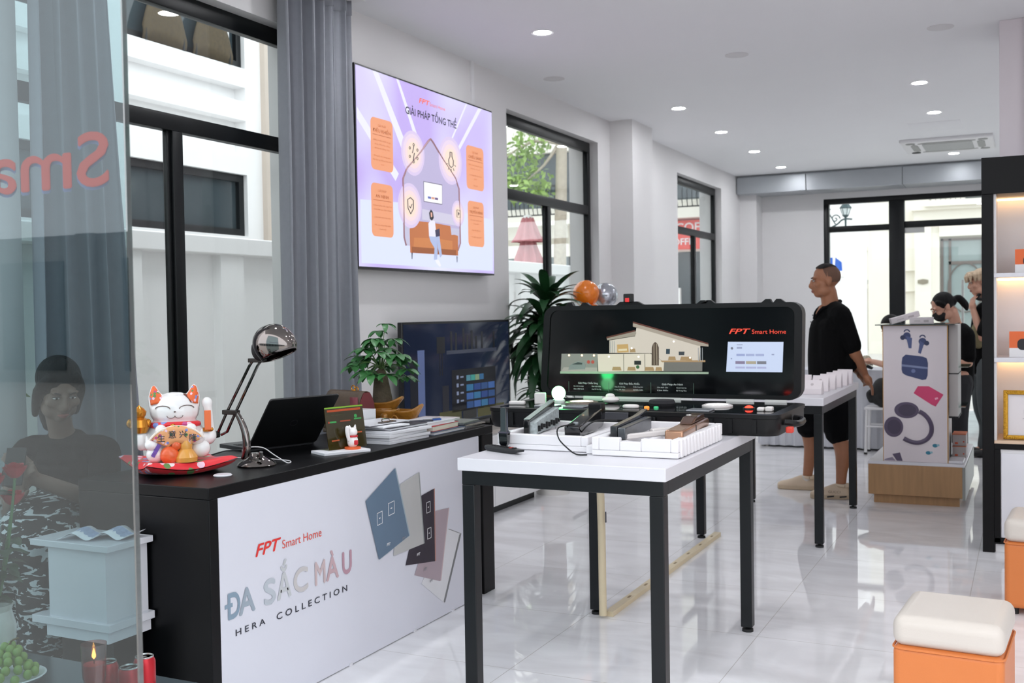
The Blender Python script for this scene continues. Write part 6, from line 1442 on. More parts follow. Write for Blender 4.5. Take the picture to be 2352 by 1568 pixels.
def standing_man():
    c = (-1.365, 8.31)
    t = thing('person', 'man in black polo shirt and shorts standing sideways, hands behind his back', 'person', (c[0], c[1], 0))
    B = frame((c[0], c[1], 0), -58); T = lambda x, y, z: B @ V((x, y, z))
    H = frame(T(-.0, -.03, 1.615), -72, 4)
    kL, aL, kR, aR = V((-1.285, 8.17, .46)), V((-1.262, 8.15, .085)), V((-1.555, 8.44, .47)), V((-1.563, 8.46, .085))
    hL, hR = T(.085, .0, .86), T(-.085, 0, .86)
    b = MB(); head_shapes(b, H, 1.02)
    b.limb([T(0, .012, 1.36), T(0, .01, 1.45), T(0, -.005, 1.54)], [.078, .064, .062], 14)
    b.limb([T(0, 0, .86), T(0, -.005, 1.05), T(0, .0, 1.24), T(0, .01, 1.36)], [.125, .125, .13, .09], 16)
    b.limb([T(-.12, .02, 1.36), T(.12, .02, 1.36)], [.07, .07], 12)
    # left arm goes behind the back
    sL, eL, wL = T(.17, .025, 1.35), T(.195, .115, 1.08), T(.115, .225, .915)
    b.limb([sL, (sL+eL)/2, eL], [.06, .054, .045], 12); b.limb([eL, eL.lerp(wL, .35), wL], [.045, .043, .029], 12)
    hand_shapes(b, wL, (V((.12, -.02, -.22))), T(-.3, -1, 0)-T(0, 0, 0), 1, .25)
    sR, eR, wR = T(-.185, .03, 1.35), T(-.23, .13, 1.08), T(-.03, .235, .93)
    b.limb([sR, (sR+eR)/2, eR], [.06, .054, .045], 12); b.limb([eR, wR], [.045, .029], 12)
    hand_shapes(b, wR, T(.14, .04, -.1)-T(0, 0, 0), T(0, -1, 0)-T(0, 0, 0), -1, .5)
    for h, k, a in ((hL, kL, aL), (hR, kR, aR)):
        b.limb([h, h.lerp(k, .5), k], [.1, .088, .06], 14); back = V((.03, .012, 0))
        b.limb([k, k.lerp(a, .3)+back, k.lerp(a, .7)+back*.4, a], [.058, .062, .042, .034], 14)
        b.limb([a, a+V((-.1, 0, -.03))], [.036, .03], 10)
    fuse(b, 'body', SKIN, t, .0062, 4)
    face_parts(t, H, True, 1.02)
    # cropped hair: shaved sides, darker top
    hs = cap_grid(H @ M.Scale(1.02, 4), .0785, .1, .0915, (0, .018, .035), 0, 2*pi, lambda a: (-.55 if sin(a) > -.05 else -.25+1.05*min(1, (-sin(a)-.05)*2.2)) if sin(a) > -.5 else .8, 40)
    hs.build('shaved_hair', mat('shaved hair', '#6b4f40', .8, vary=.2, ns=150), t, smooth=180)
    cap_grid(H @ M.Scale(1.02, 4), .0815, .102, .0965, (0, .014, .036), 0, 2*pi, lambda a: .72+.08*sin(a*3), 40).build('top_hair', STUB, t, smooth=180)
    # polo shirt
    s = MB()
    s.limb([T(0, .0, .80), T(0, -.012, .95), T(0, -.012, 1.1), T(0, -.0, 1.25), T(0, .012, 1.36)], [.145, .146, .146, .145, .1], 20)
    s.limb([T(.07, .01, .8), T(.08, -.01, 1.05), T(.08, .0, 1.25)], [.108, .11, .118], 14); s.limb([T(-.07, .01, .8), T(-.08, -.01, 1.05), T(-.08, .0, 1.25)], [.108, .11, .118], 14)
    s.limb([T(-.15, .025, 1.355), T(0, .03, 1.395), T(.15, .025, 1.355)], [.083, .075, .083], 14)
    for S, E in ((sL, eL), (sR, eR)): s.limb([S, S.lerp(E, .5), S.lerp(E, .82)], [.078, .072, .068], 14)
    s.limb([T(.1, .11, 1.2), T(.12, .1, 1.0)], [.075, .075], 12)
    fuse(s, 'polo_shirt', CLOTHB, t, .008, 6)
    col = MB(); col.tube([T(.078*cos(a), .012+.072*sin(a)-.01*(sin(a) < -.5), 1.425+.028*sin(a)+.01) for a in [-1.1+2*pi*.845*k/20-.0 for k in range(21)]], [.015]*21, 8, 2, flat=1.)
    col.tube([T(.04, -.052, 1.42), T(.03, -.088, 1.385), T(.012, -.115, 1.33)], [.014, .012, .009], 8, 3); col.tube([T(-.04, -.052, 1.42), T(-.03, -.088, 1.385), T(-.012, -.115, 1.33)], [.014, .012, .009], 8, 3)
    fuse(col, 'shirt_collar', mat('black cotton rib', '#08080a', .9, spec=.15), t, .005, 3)
    bt = MB()
    for z in (1.36, 1.31): bt.sph(T(.016, -.132-.35*(1.36-z), z), .0055, 8, 6)
    bt.build('button', mat('grey button', '#77777a', .4), t)
    nk = MB(); nk.limb([T(0, -.055, 1.41), T(0, -.088, 1.37)], [.026, .014], 10); nk.build('open_neck', SKIN, t)
    p = MB(); p.limb([T(0, .01, .9), T(0, .02, .82)], [.15, .155], 16)
    for h, k in ((hL, kL), (hR, kR)): e = h.lerp(k, .93); p.limb([h, h.lerp(k, .5), e], [.128, .122, .098], 18)
    fuse(p, 'shorts', mat('black shorts cloth', '#07070a', .9, spec=.15, bump=.1, bs=150), t, .008, 5)
    for a in (aL, aR):
        k = MB(); k.lathe([(.04, -.03), (.044, .0), (.0435, .022), (.036, .026)], 16, tuple(a), None, False); k.build('sock', mat('white sock', '#c9c4bd', .85), t)
    shoe(t, (-1.205, 0), (-1.47, 8.10), 8.15, txt=True); shoe(t, (-1.505, 0), (-1.785, 8.45), 8.46)
standing_man()

def masked_woman():
    c = (-.60, 9.9)
    t = thing('person', 'woman with black face mask and ponytail bending her head behind the display tower', 'person', (c[0], c[1], 0))
    B = frame((c[0], c[1], 0), -62); T = lambda x, y, z: B @ V((x, y, z))
    H = frame((-.672, 9.88, 1.40), -66, 30)
    b = MB(); head_shapes(b, H, .95, True)
    b.limb([T(0, .06, 1.18), T(0, .035, 1.26), T(0, -.0, 1.36)], [.06, .047, .05], 12)
    b.limb([T(0, .03, .8), T(0, .04, 1.0), T(0, .06, 1.17)], [.12, .11, .1], 14); b.limb([T(-.12, .06, 1.17), T(.12, .06, 1.17)], [.055, .055], 12)
    sL, eL, wL = T(.15, .06, 1.16), T(.2, .05, .93), T(.14, -.17, .92); sR, eR, wR = T(-.15, .06, 1.16), T(-.2, 0, .93), T(-.12, -.2, .94)
    for S, E, W_, sd in ((sL, eL, wL, 1), (sR, eR, wR, -1)):
        b.limb([S, E], [.045, .036], 10); b.limb([E, W_], [.036, .025], 10); hand_shapes(b, W_, T(-.1*sd, -1, .1)-T(0, 0, 0), T(0, 0, -1)-T(0, 0, 0), sd, .6, .9)
    for q in (-1, 1): b.limb([T(q*.08, .03, .8), T(q*.08, .01, .45), T(q*.08, .03, .08)], [.09, .055, .035], 12); b.limb([T(q*.08, .03, .05), T(q*.08, -.12, .03)], [.035, .03], 8)
    fuse(b, 'body', SKIN2, t, .007, 3)
    face_parts(t, H, False, .95)
    m = MB(); m.T = H @ M.Scale(.95, 4); m.sph((0, -.048, -.05), (.068, .068, .06), 18, 12); m.sph((0, -.09, -.035), (.034, .034, .034)); fuse(m, 'face_mask', mat('black mask cloth', '#0d0d0e', .8), t, .005, 4)
    st = MB(); st.T = H @ M.Scale(.95, 4)
    for q in (-1, 1): st.tube([(q*.06, -.03, -.03), (q*.078, .0, .0), (q*.085, .025, .015)], .0022, 5, 3)
    st.build('mask_strap', RUBBER, t)
    hr = MB(); hr.T = H @ M.Scale(.95, 4); hr.sph((0, .028, .042), (.086, .1, .092), 20, 14); hr.sph((0, .1, .01), (.05, .04, .05)); hr.limb([(0, .12, .01), (.0, .165, -.0), (0, .185, -.08), (0, .175, -.13)], [.024, .034, .034, .012], 12)
    for q in (-1, 1): hr.limb([(q*.06, -.035, .07), (q*.078, -.0, .03)], [.022, .018], 8)
    fuse(hr, 'hair', HAIR, t, .007, 3)
    s = MB(); s.limb([T(0, .03, .72), T(0, .045, .95), T(0, .06, 1.15)], [.15, .14, .125], 16); s.limb([T(-.13, .06, 1.165), T(0, .075, 1.2), T(.13, .06, 1.165)], [.072, .066, .072], 12); s.limb([sL, sL.lerp(eL, .8)], [.068, .062], 12); s.limb([sR, sR.lerp(eR, .8)], [.068, .062], 12)
    fuse(s, 'black_top', CLOTHB, t, .009, 5)
    p = MB(); p.limb([T(0, .03, .82), T(0, .03, .74)], [.14, .145], 14)
    for q in (-1, 1): p.limb([T(q*.08, .03, .76), T(q*.08, .01, .45), T(q*.08, .03, .1)], [.11, .085, .065], 14)
    fuse(p, 'trousers', mat('dark trousers', '#1d1e22', .85), t, .009, 4)
    for q in (-1, 1): m = MB(); m.T = B; m.sph((q*.08, -.05, .036), (.045, .12, .035)); m.build('shoe', RUBBER, t)
masked_woman()

def blond_person():
    c = (-.36, 10.9)
    t = thing('person', 'person with bleached blond hair and grey jeans, hand raised to chin, beside shelf cabinet', 'person', (c[0], c[1], 0))
    B = frame((c[0], c[1], 0), -75); T = lambda x, y, z: B @ V((x, y, z))
    H = frame((-.415, 10.88, 1.625), -78, 8)
    b = MB(); head_shapes(b, H, .97)
    b.limb([T(0, .02, 1.36), T(0, .01, 1.45), T(0, -.02, 1.53)], [.065, .052, .052], 12); b.limb([T(0, 0, .9), T(0, 0, 1.1), T(0, .01, 1.34)], [.12, .115, .1], 14); b.limb([T(-.14, .02, 1.34), T(.14, .02, 1.34)], [.06, .06], 12)
    sL, eL, wL = T(.17, .02, 1.33), T(.17, -.08, 1.12), T(.07, -.13, 1.36); sR, eR, wR = T(-.17, .02, 1.33), T(-.2, .0, 1.05), T(.04, -.17, 1.1)
    b.limb([sL, eL], [.05, .042], 12); b.limb([eL, wL], [.042, .029], 12); hand_shapes(b, wL, T(-.25, -.12, 1)-T(0, 0, 0), T(-.4, 1, 0)-T(0, 0, 0), 1, 1.2)
    b.limb([sR, eR], [.05, .042], 12); b.limb([eR, wR], [.042, .028], 12); hand_shapes(b, wR, T(1, -.3, .1)-T(0, 0, 0), T(0, 1, 0)-T(0, 0, 0), -1, .9)
    for q in (-1, 1): b.limb([T(q*.085, 0, .88), T(q*.09, -.02, .48), T(q*.09, .03, .09)], [.09, .06, .04], 12); b.limb([T(q*.09, .03, .06), T(q*.09, -.12, .035)], [.04, .032], 8)
    fuse(b, 'body', SKIN2, t, .007, 3); face_parts(t, H, True, .97)
    hr = MB(); hr.T = H @ M.Scale(.97, 4); hr.sph((0, .03, .055), (.089, .105, .085), 20, 14); hr.sph((0, -.055, .085), (.065, .05, .035)); rnd = random.Random(2)
    for k in range(16): a = k*.4-.1; hr.limb([(.07*cos(a), -.02+.07*sin(a), .1), (.092*cos(a), -.01+.11*sin(a), .06+.02*rnd.random()), (.09*cos(a), -.01+.115*sin(a), .02)], [.02, .018, .008], 8, 2)
    fuse(hr, 'blond_hair', mat('bleached hair', '#c5ae92', .6, vary=.25, ns=60, bump=.4, bs=90), t, .006, 2)
    un = MB(); un.T = H @ M.Scale(.97, 4); un.sph((0, .05, .0), (.083, .072, .06), 16, 10); un.build('dark_undercut', HAIR, t)
    s = MB(); s.limb([T(0, 0, .86), T(0, 0, 1.1), T(0, .01, 1.32)], [.15, .15, .135], 16); s.limb([T(-.15, .02, 1.335), T(0, .03, 1.38), T(.15, .02, 1.335)], [.08, .075, .08], 12); s.limb([sL, sL.lerp(eL, .75)], [.08, .075], 12); s.limb([sR, sR.lerp(eR, .8)], [.08, .075], 12)
    fuse(s, 'black_shirt', CLOTHB, t, .009, 5)
    g = MB(); g.limb([T(.1, -.12, 1.22), T(.13, -.13, 1.12), T(.12, -.1, 1.05)], [.03, .06, .04], 12); fuse(g, 'olive_pouch', mat('olive canvas', '#6f6648', .8), t, .008, 3)
    m = MB(); m.T = H; m.tube([(.05, -.02, -.1), (.02, -.05, -.14), (.05, .0, -.16)], [.012, .02, .012], 8, 3); m.build('chin_mask', RUBBER, t)
    p = MB(); p.limb([T(0, 0, .92), T(0, .01, .84)], [.14, .145], 14)
    for q in (-1, 1): p.limb([T(q*.085, 0, .86), T(q*.095, -.025, .5), T(q*.095, .04, .28), T(q*.095, .02, .08)], [.11, .082, .09, .085], 14)
    fuse(p, 'jeans', mat('washed grey denim', '#4d5254', .85, vary=.25, ns=9), t, .009, 4)
    for q in (-1, 1): m = MB(); m.T = B; m.sph((q*.095, -.05, .038), (.05, .14, .037)); m.build('shoe', RUBBER, t)
blond_person()

def seated_helper():
    c = (-1.0, 10.28)
    t = thing('person', 'person sitting hidden behind display tower, only hair and reaching forearm showing', 'person', (c[0], c[1], 0))
    B = frame((c[0], c[1], 0), 165); T = lambda x, y, z: B @ V((x, y, z))
    H = frame((-1.165, 10.5, 1.2), 215, 32)
    b = MB(); head_shapes(b, H, .95, True); b.limb([T(0, -.02, .98), T(0, -.08, 1.08), T(-.05, -.12, 1.15)], [.06, .048, .05], 12); b.limb([T(0, .08, .52), T(0, .05, .75), T(0, -.01, .97)], [.13, .115, .1], 14); b.limb([T(-.13, 0, .96), T(.13, 0, .96)], [.055, .055], 12)
    sL, eL, wL = T(.16, 0, .95), V((-1.16, 10.45, .86)), V((-1.36, 10.78, .885)); sR, eR, wR = T(-.16, 0, .95), T(-.22, -.1, .8), T(-.15, -.4, .86)
    b.limb([sL, eL], [.046, .037], 12); b.limb([eL, wL], [.037, .026], 12); hand_shapes(b, wL, V((-1, .35, .15)), V((0, 0, -1)), 1, .8, .95)
    b.limb([sR, eR], [.046, .037], 12); b.limb([eR, wR], [.037, .026], 12); hand_shapes(b, wR, T(0, -1, 0)-T(0, 0, 0), V((0, 0, -1)), -1, .6, .95)
    for q in (-1, 1): b.limb([T(q*.09, .06, .52), T(q*.1, -.33, .5), T(q*.1, -.3, .08)], [.085, .06, .038], 12); b.limb([T(q*.1, -.3, .05), T(q*.1, -.44, .03)], [.036, .03], 8)
    fuse(b, 'body', SKIN2, t, .007, 3)
    hr = MB(); hr.T = H @ M.Scale(.95, 4); hr.sph((0, .025, .045), (.092, .108, .098), 20, 14); hr.limb([(0, .1, .0), (0, .13, -.1), (0, .12, -.16)], [.06, .05, .03], 12); fuse(hr, 'hair', HAIR, t, .007, 3)
    face_parts(t, H, True, .95)
    s = MB(); s.limb([T(0, .09, .46), T(0, .05, .75), T(0, -.01, .95)], [.155, .145, .125], 16); s.limb([T(-.14, 0, .96), T(.14, 0, .96)], [.075, .075], 12); s.limb([sL, sL.lerp(eL, .6)], [.065, .06], 12); s.limb([sR, sR.lerp(eR, .6)], [.065, .06], 12); fuse(s, 'shirt', CLOTHB, t, .009, 4)
    p = MB()
    for q in (-1, 1): p.limb([T(q*.09, .06, .52), T(q*.1, -.33, .5), T(q*.1, -.3, .12)], [.105, .08, .06], 14)
    fuse(p, 'trousers', mat('dark trousers', '#1d1e22', .85), t, .009, 4)
    for q in (-1, 1): m = MB(); m.T = B; m.sph((q*.1, -.37, .034), (.045, .12, .034)); m.build('shoe', RUBBER, t)
    s = thing('stool', 'low white stool under the person hidden behind the display tower', 'stool', tuple(T(0, .08, 0)))
    m = MB(); m.T = B; m.lathe([(0, .345), (.16, .345), (.165, .36), (.15, .375), (0, .375)], 20, (0, .08, 0)); m.build('seat', WHITE2, s)
    for k in range(4): a = pi/4+k*pi/2; m = MB(); m.T = B; m.cyl((.13*cos(a), .08+.13*sin(a), 0), (.1*cos(a), .08+.1*sin(a), .35), .014); m.build('leg', WHITE2, s)
seated_helper()

# white clothed table, chair, bag and cap at the back
def cloth_table():
    x0, x1, y0, y1, zt = -2.5, -1.2, 10.98, 11.55, .79
    t = thing('clothed_table', 'long table under a floor length white cloth behind the standing man', 'table', ((x0+x1)/2, (y0+y1)/2, 0))
    MB().bx(x0+.02, x1-.02, y0+.02, y1-.02, zt-.03, zt-.004).build('tabletop', WHITE2, t, smooth=0)
    for x in (x0+.06, x1-.06):
        for y in (y0+.06, y1-.06): MB().cyl((x, y, 0), (x, y, zt-.03), .018).build('leg', STEEL, t)
    per = []; N = 220; q = rrect(x0, x1, y0, y1, .03, 4); L = [0]
    for i in range(len(q)): L.append(L[-1]+math.dist(q[i], q[(i+1) % len(q)]))
    def at(s):
        s %= L[-1]; i = max(k for k in range(len(q)) if L[k] <= s); f = (s-L[i])/max(1e-9, L[i+1]-L[i]); a, b = q[i], q[(i+1) % len(q)]
        n = V((b[1]-a[1], -(b[0]-a[0]))).normalized(); return V((a[0]+(b[0]-a[0])*f, a[1]+(b[1]-a[1])*f)), n
    def fn(v, u):
        p, n = at(u*L[-1]); k = v**.7*(.018*sin(u*L[-1]*2*pi/.11)+.01*sin(u*L[-1]*2*pi/.047+2)+.02); return V((p.x+n.x*k, p.y+n.y*k, zt-(zt-.02)*v))
    cm = MB(); cm.grid(fn, 12, N); cm.prism(q, (0, 0, zt-.002), UX, UY, .003)
    cm.build('tablecloth', mat('white tablecloth', '#c9cad0', .85, vary=.03), t, smooth=60)
cloth_table()
def white_chair():
    t = thing('white_chair', 'white metal chair beside the white clothed table, partly behind the display tower', 'chair', (-1.27, 10.78, 0), radians(0))
    MB().bx(-.16, .16, -.13, .16, .43, .455).build('seat', WHITE2, t, local=True, bevel=.008)
    for a, b in ((-1, -1), (1, -1), (-1, 1), (1, 1)):
        l = MB().cyl((a*.15, b*.12+.01, .0), (a*.135, b*.11+.01, .435), .014).build('leg', WHITE2, t, local=True)
        MB().cyl((a*.15, b*.12+.01, 0), (a*.149, b*.119+.01, .02), .0165).build('leg_tip', RUBBER, l, local=True)
    m = MB(); m.cyl((-.145, -.11, .27), (.145, -.11, .27), .009); m.cyl((-.145, .12, .27), (.145, .12, .27), .009); m.build('stretcher', WHITE2, t, local=True)
    m = MB(); m.tube([(.15, -.12, .44), (.19, -.12, .7), (.195, .0, .82), (.19, .13, .7), (.15, .13, .44)], .012, 8, 4); m.build('backrest', WHITE2, t, local=True)
white_chair()
m = MB(); m.sph((-1.275, 10.76, .60), (.10, .09, .135), 20, 14); m.limb([(-1.33, 10.72, .62), (-1.395, 10.7, .585), (-1.37, 10.7, .52)], [.03, .022, .03], 10); m.limb([(-1.31, 10.72, .53), (-1.27, 10.68, .485)], [.06, .035], 12)
tag(fuse(m, 'black_bag', mat('black nylon', '#0e0e10', .6, bump=.3, bs=30), None, .009, 5), 'black bag slumped on the white chair, left of the display tower', 'bag')
def cap():
    t = thing('folded_cap', 'black and beige cap held over the white clothed table by the reaching hand', 'cap', (-1.47, 10.98, .8))
    m = MB()
    def fn(u, v): a = 2*pi*u; r = (1-v*v*.75); return V((-1.445+.062*r*cos(a)+.006*sin(a*6)*v, 10.96+.06*r*sin(a), .845+.085*v+.008*sin(a*5)))
    m.grid(lambda v, u: fn(u, v), 8, 33); m.build('crumpled_crown', mat('beige cotton', '#b3aa97', .85, vary=.2, ns=30), t, smooth=180, solid=.004)
    m = MB(); m.T = M.Translation((-1.47, 10.96, .832)) @ RY(22); m.prism(rrect(-.085, .085, -.055, .055, .03), (0, 0, 0), UX, UY, .024); m.build('dark_brim', mat('dark teal cloth', '#12181c', .7), t, bevel=.005)
cap()
# ------------------------------------------------------------------ left foreground: glass leaf, offerings, reflected woman and cabinet
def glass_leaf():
    t = thing('glass_door_panel', 'clear bluish frameless glass door leaf at the left, with reflected red sign lettering modelled on it', 'glass door', (-2.4, 1.6, 0))
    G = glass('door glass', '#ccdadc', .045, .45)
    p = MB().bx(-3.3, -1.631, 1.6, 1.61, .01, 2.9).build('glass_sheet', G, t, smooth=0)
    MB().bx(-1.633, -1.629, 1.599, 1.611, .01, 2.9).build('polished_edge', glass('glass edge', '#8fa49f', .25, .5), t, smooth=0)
    text('reflected_lettering', 'Smart Home', mat('letter lilac edge', '#a99bd0', .5), (-1.688, 1.613, 1.689), -UX, UZ, .108, t, 1.14, bold=.02, depth=.003)  # a sign's mirror image in the glass, modelled as two offset letter layers
    text('reflected_lettering', 'Smart Home', mat('letter red', '#c2483e', .5), (-1.68, 1.609, 1.694), -UX, UZ, .108, t, 1.14, bold=.016, depth=.0)
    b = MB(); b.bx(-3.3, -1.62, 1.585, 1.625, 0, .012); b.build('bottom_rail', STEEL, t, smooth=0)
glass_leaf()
def altar():
    t = thing('offering_table', 'low dark table holding flowers, fruit, candle and cans, lower left', 'table', (-2.67, 2.05, 0))
    MB().bx(-3.2, -2.15, 1.76, 2.36, .335, .36).build('tabletop', mat('slate laminate', '#4a5357', .2, vary=.05), t, bevel=.003)
    for x in (-3.16, -2.19):
        for y in (1.8, 2.32): MB().bx(x-.02, x+.02, y-.02, y+.02, 0, .335).build('leg', BLACK, t, smooth=0)
altar()
def low_cab():  # a cabinet's reflection in the glass, built as a solid object
    t = thing('reflected_cabinet', 'low white cabinet with two projecting ledges, in front of the counter\'s dark end', 'cabinet', (-2.9, 2.64, 0))
    m = MB().bx(-3.01, -2.745, 2.56, 2.745, .40, .65).build('body', WHITE, t, smooth=0)
    MB().bx(-3.08, -2.72, 2.545, 2.75, .65, .672).build('top_ledge', WHITE, t, bevel=.002)
    MB().bx(-3.08, -2.72, 2.545, 2.75, .385, .412).build('lower_ledge', WHITE, t, bevel=.002)
    MB().bx(-3.02, -2.735, 2.555, 2.745, .345, .385).build('foot_board', WHITE, t, smooth=0)
    MB().bx(-3.0, -2.76, 2.6, 2.73, 0, .345).build('plinth', BLK, t, smooth=0)
low_cab()
def leaflet(x, y, label, rz):
    t = thing('leaflet', label, 'paper', (x, y, .6725), radians(rz), 'printed papers on the reflected white cabinet')
    m = MB(); m.grid(lambda u, v: V((-.075+.15*u, -.05+.1*v, .004+.022*sin(u*pi*1.3)**2+.006*v)), 13, 4); m.build('sheet', PAPER, t, local=True, smooth=180, solid=.001)
    m = MB(); m.grid(lambda u, v: V((-.06+.11*u, -.02+.05*v, .006+.022*sin((.1+u*.73)*pi*1.3)**2+.006*v)), 9, 3); m.build('printed_block', mat('pale blue print', '#9fa9c4', .6, vary=.3, ns=80), t, local=True, smooth=180)
leaflet(-2.90, 2.62, 'curled printed paper on the reflected white cabinet, left of the two', 12); leaflet(-2.80, 2.67, 'curled printed paper on the reflected white cabinet, right of the two', 5)
def roses():
    c = (-2.83, 2.2); rnd = random.Random(8)
    t = thing('rose_vase', 'white vase of red roses with dark leaves at the far left', 'vase of flowers', (c[0], c[1], .36))
    MB().lathe([(0, 0), (.045, 0), (.06, .06), (.065, .13), (.052, .18), (.06, .2), (.055, .2), (.048, .18), (0, .16)], 28, (c[0], c[1], .3605)).build('vase', mat('white glazed vase', '#d9d8d2', .2), t)
    st = MB(); lf = MB(); R = mat('red rose petal', '#b3202c', .55, vary=.2, ns=30)
    for k, (dx, dy, h) in enumerate(((.04, -.02, .95), (.075, .03, .975), (-.05, .02, .93), (-.1, -.03, .98), (.0, .08, .88), (.03, -.07, .82))):
        top = V((c[0]+dx, c[1]+dy, h-.03)); st.tube([(c[0], c[1], .5), (c[0]+dx*.6, c[1]+dy*.6, .7), top], .004, 6, 4)
        r = MB()
        for ring, (n, rr, hh) in enumerate(((1, .006, .045), (3, .014, .045), (5, .024, .042), (6, .032, .034))):
            for i in range(n):
                a = 2*pi*i/n+ring*.7
                r.grid(lambda u, v, a=a, rr=rr, hh=hh, n=n: top+V((rr*(.35+.75*v**.7)*cos(a+(u-.5)*(6.2/n)*1.2), rr*(.35+.75*v**.7)*sin(a+(u-.5)*(6.2/n)*1.2), hh*v*(1-.12*(2*u-1)**2))), 7, 5)
        r.build('bloom', R, t, smooth=180)
        for i in range(9):
            f = .2+.75*rnd.random(); p = V((c[0], c[1], .5)).lerp(top, f); a = rnd.random()*6.3; leaf(lf, p, (cos(a), sin(a), .3), (0, 0, 1), .085, .022, .5, 5)
    st.build('stem', mat('rose stem', '#4c7a4a', .5), t); lf.build('foliage', mat('rose leaf', '#2c4a33', .45, vary=.4, ns=15), t, smooth=180)
    w = MB(); w.grid(lambda u, v: V((c[0]+.02+(.05+.1*v)*cos(2.2+2.2*u), c[1]-.01+(.05+.1*v)*sin(2.2+2.2*u)+.01*sin(u*20), .62+.35*v+.02*sin(u*14))), 25, 6); w.build('clear_wrapper', glass('cellophane', '#eef4f4', .16, .6), t, smooth=0)
roses()
def grapes():
    c = V((-2.665, 2.12, .3605)); rnd = random.Random(4)
    t = thing('fruit_dish', 'white dish piled with green grapes at the lower left corner', 'fruit dish', tuple(c))
    MB().lathe([(0, 0), (.05, 0), (.08, .012), (.1, .03), (.095, .032), (.05, .012), (0, .01)], 30, tuple(c)).build('dish', WHITE2, t)
    G = mat('green grape skin', '#8fae52', .25, vary=.2, ns=20, coat=.2); k = 0
    for layer, (n, r, z) in enumerate(((12, .075, .04), (10, .055, .058), (8, .04, .078), (6, .028, .096), (3, .012, .112))):
        for i in range(n):
            a = 2*pi*i/n+layer*.4+rnd.gauss(0, .06); p = c+V((r*cos(a), r*sin(a)*.9, z+rnd.gauss(0, .003)))
            MB().sph(p, (.0125, .0125, .0145), 12, 8).build('grape', G, t, smooth=180)
    m = MB(); m.tube([c+V((0, 0, .1)), c+V((.01, .0, .13)), c+V((.03, .01, .14))], .003, 6, 3); m.build('grape_stalk', mat('brown stalk', '#6d5a35', .7), t)
grapes()
CAN = mat('red drink can', '#b8202c', .3, .4, vary=.1)
def can(x, y, label):
    t = thing('drink_can', label, 'can', (x, y, .3605), 0, 'red cans beside the candle')
    MB().lathe([(.02, 0), (.026, .004), (.0295, .014), (.0295, .098), (.0245, .11)], 28).build('body', CAN, t, local=True)
    MB().lathe([(.0245, .11), (.0255, .113), (.0235, .114), (.022, .109), (0, .109)], 28).build('lid', STEEL, t, local=True)
    MB().box((.0, -.004, .1105), (.01, .02, .0015)).build('pull_tab', STEEL, t, local=True)
    m = MB(); m.grid(lambda u, v: V((.0298*cos(-2.4+1.6*u), .0298*sin(-2.4+1.6*u), .04+.012*sin(u*5)+.014*v)), 12, 3); m.build('white_wave', mat('can white wave', '#d9d6d6', .3), t, local=True, smooth=180)
can(-2.298, 2.14, 'red drink can at the left of the candle glass'); can(-2.205, 2.13, 'red drink can at the right of the candle glass, nearest the counter'); can(-2.235, 2.215, 'red drink can behind the candle glass')
def candle():
    c = (-2.265, 2.165, .4755)
    c = (-2.26, 2.06, .3605)
    t = thing('candle_glass', 'tall glass with red wax and a lit candle flame, beside the red cans', 'candle', c)
    MB().lathe([(0, .0), (.032, 0), (.03, .012), (.014, .03), (.02, .06), (.03, .10), (.034, .19), (.0325, .19), (.028, .1), (.018, .062), (0, .055)], 28, c).build('glass_cup', glass('candle cup glass', '#f0d8d6', .1, .5), t)
    MB().lathe([(0, .058), (.017, .064), (.027, .1), (.028, .135), (0, .135)], 22, c).build('wax', mat('red candle wax', '#a5343a', .4, emit='#a5343a', es=.15), t)
    MB().cyl((c[0], c[1], c[2]+.135), (c[0], c[1], c[2]+.147), .0012).build('wick', RUBBER, t)
    MB().lathe([(0, 0), (.005, .006), (.0055, .012), (.003, .022), (0, .032)], 12, (c[0], c[1], c[2]+.147)).build('flame', mat('candle flame', '#ffcf80', .5, emit='#ffb45a', es=7.), t)
candle()
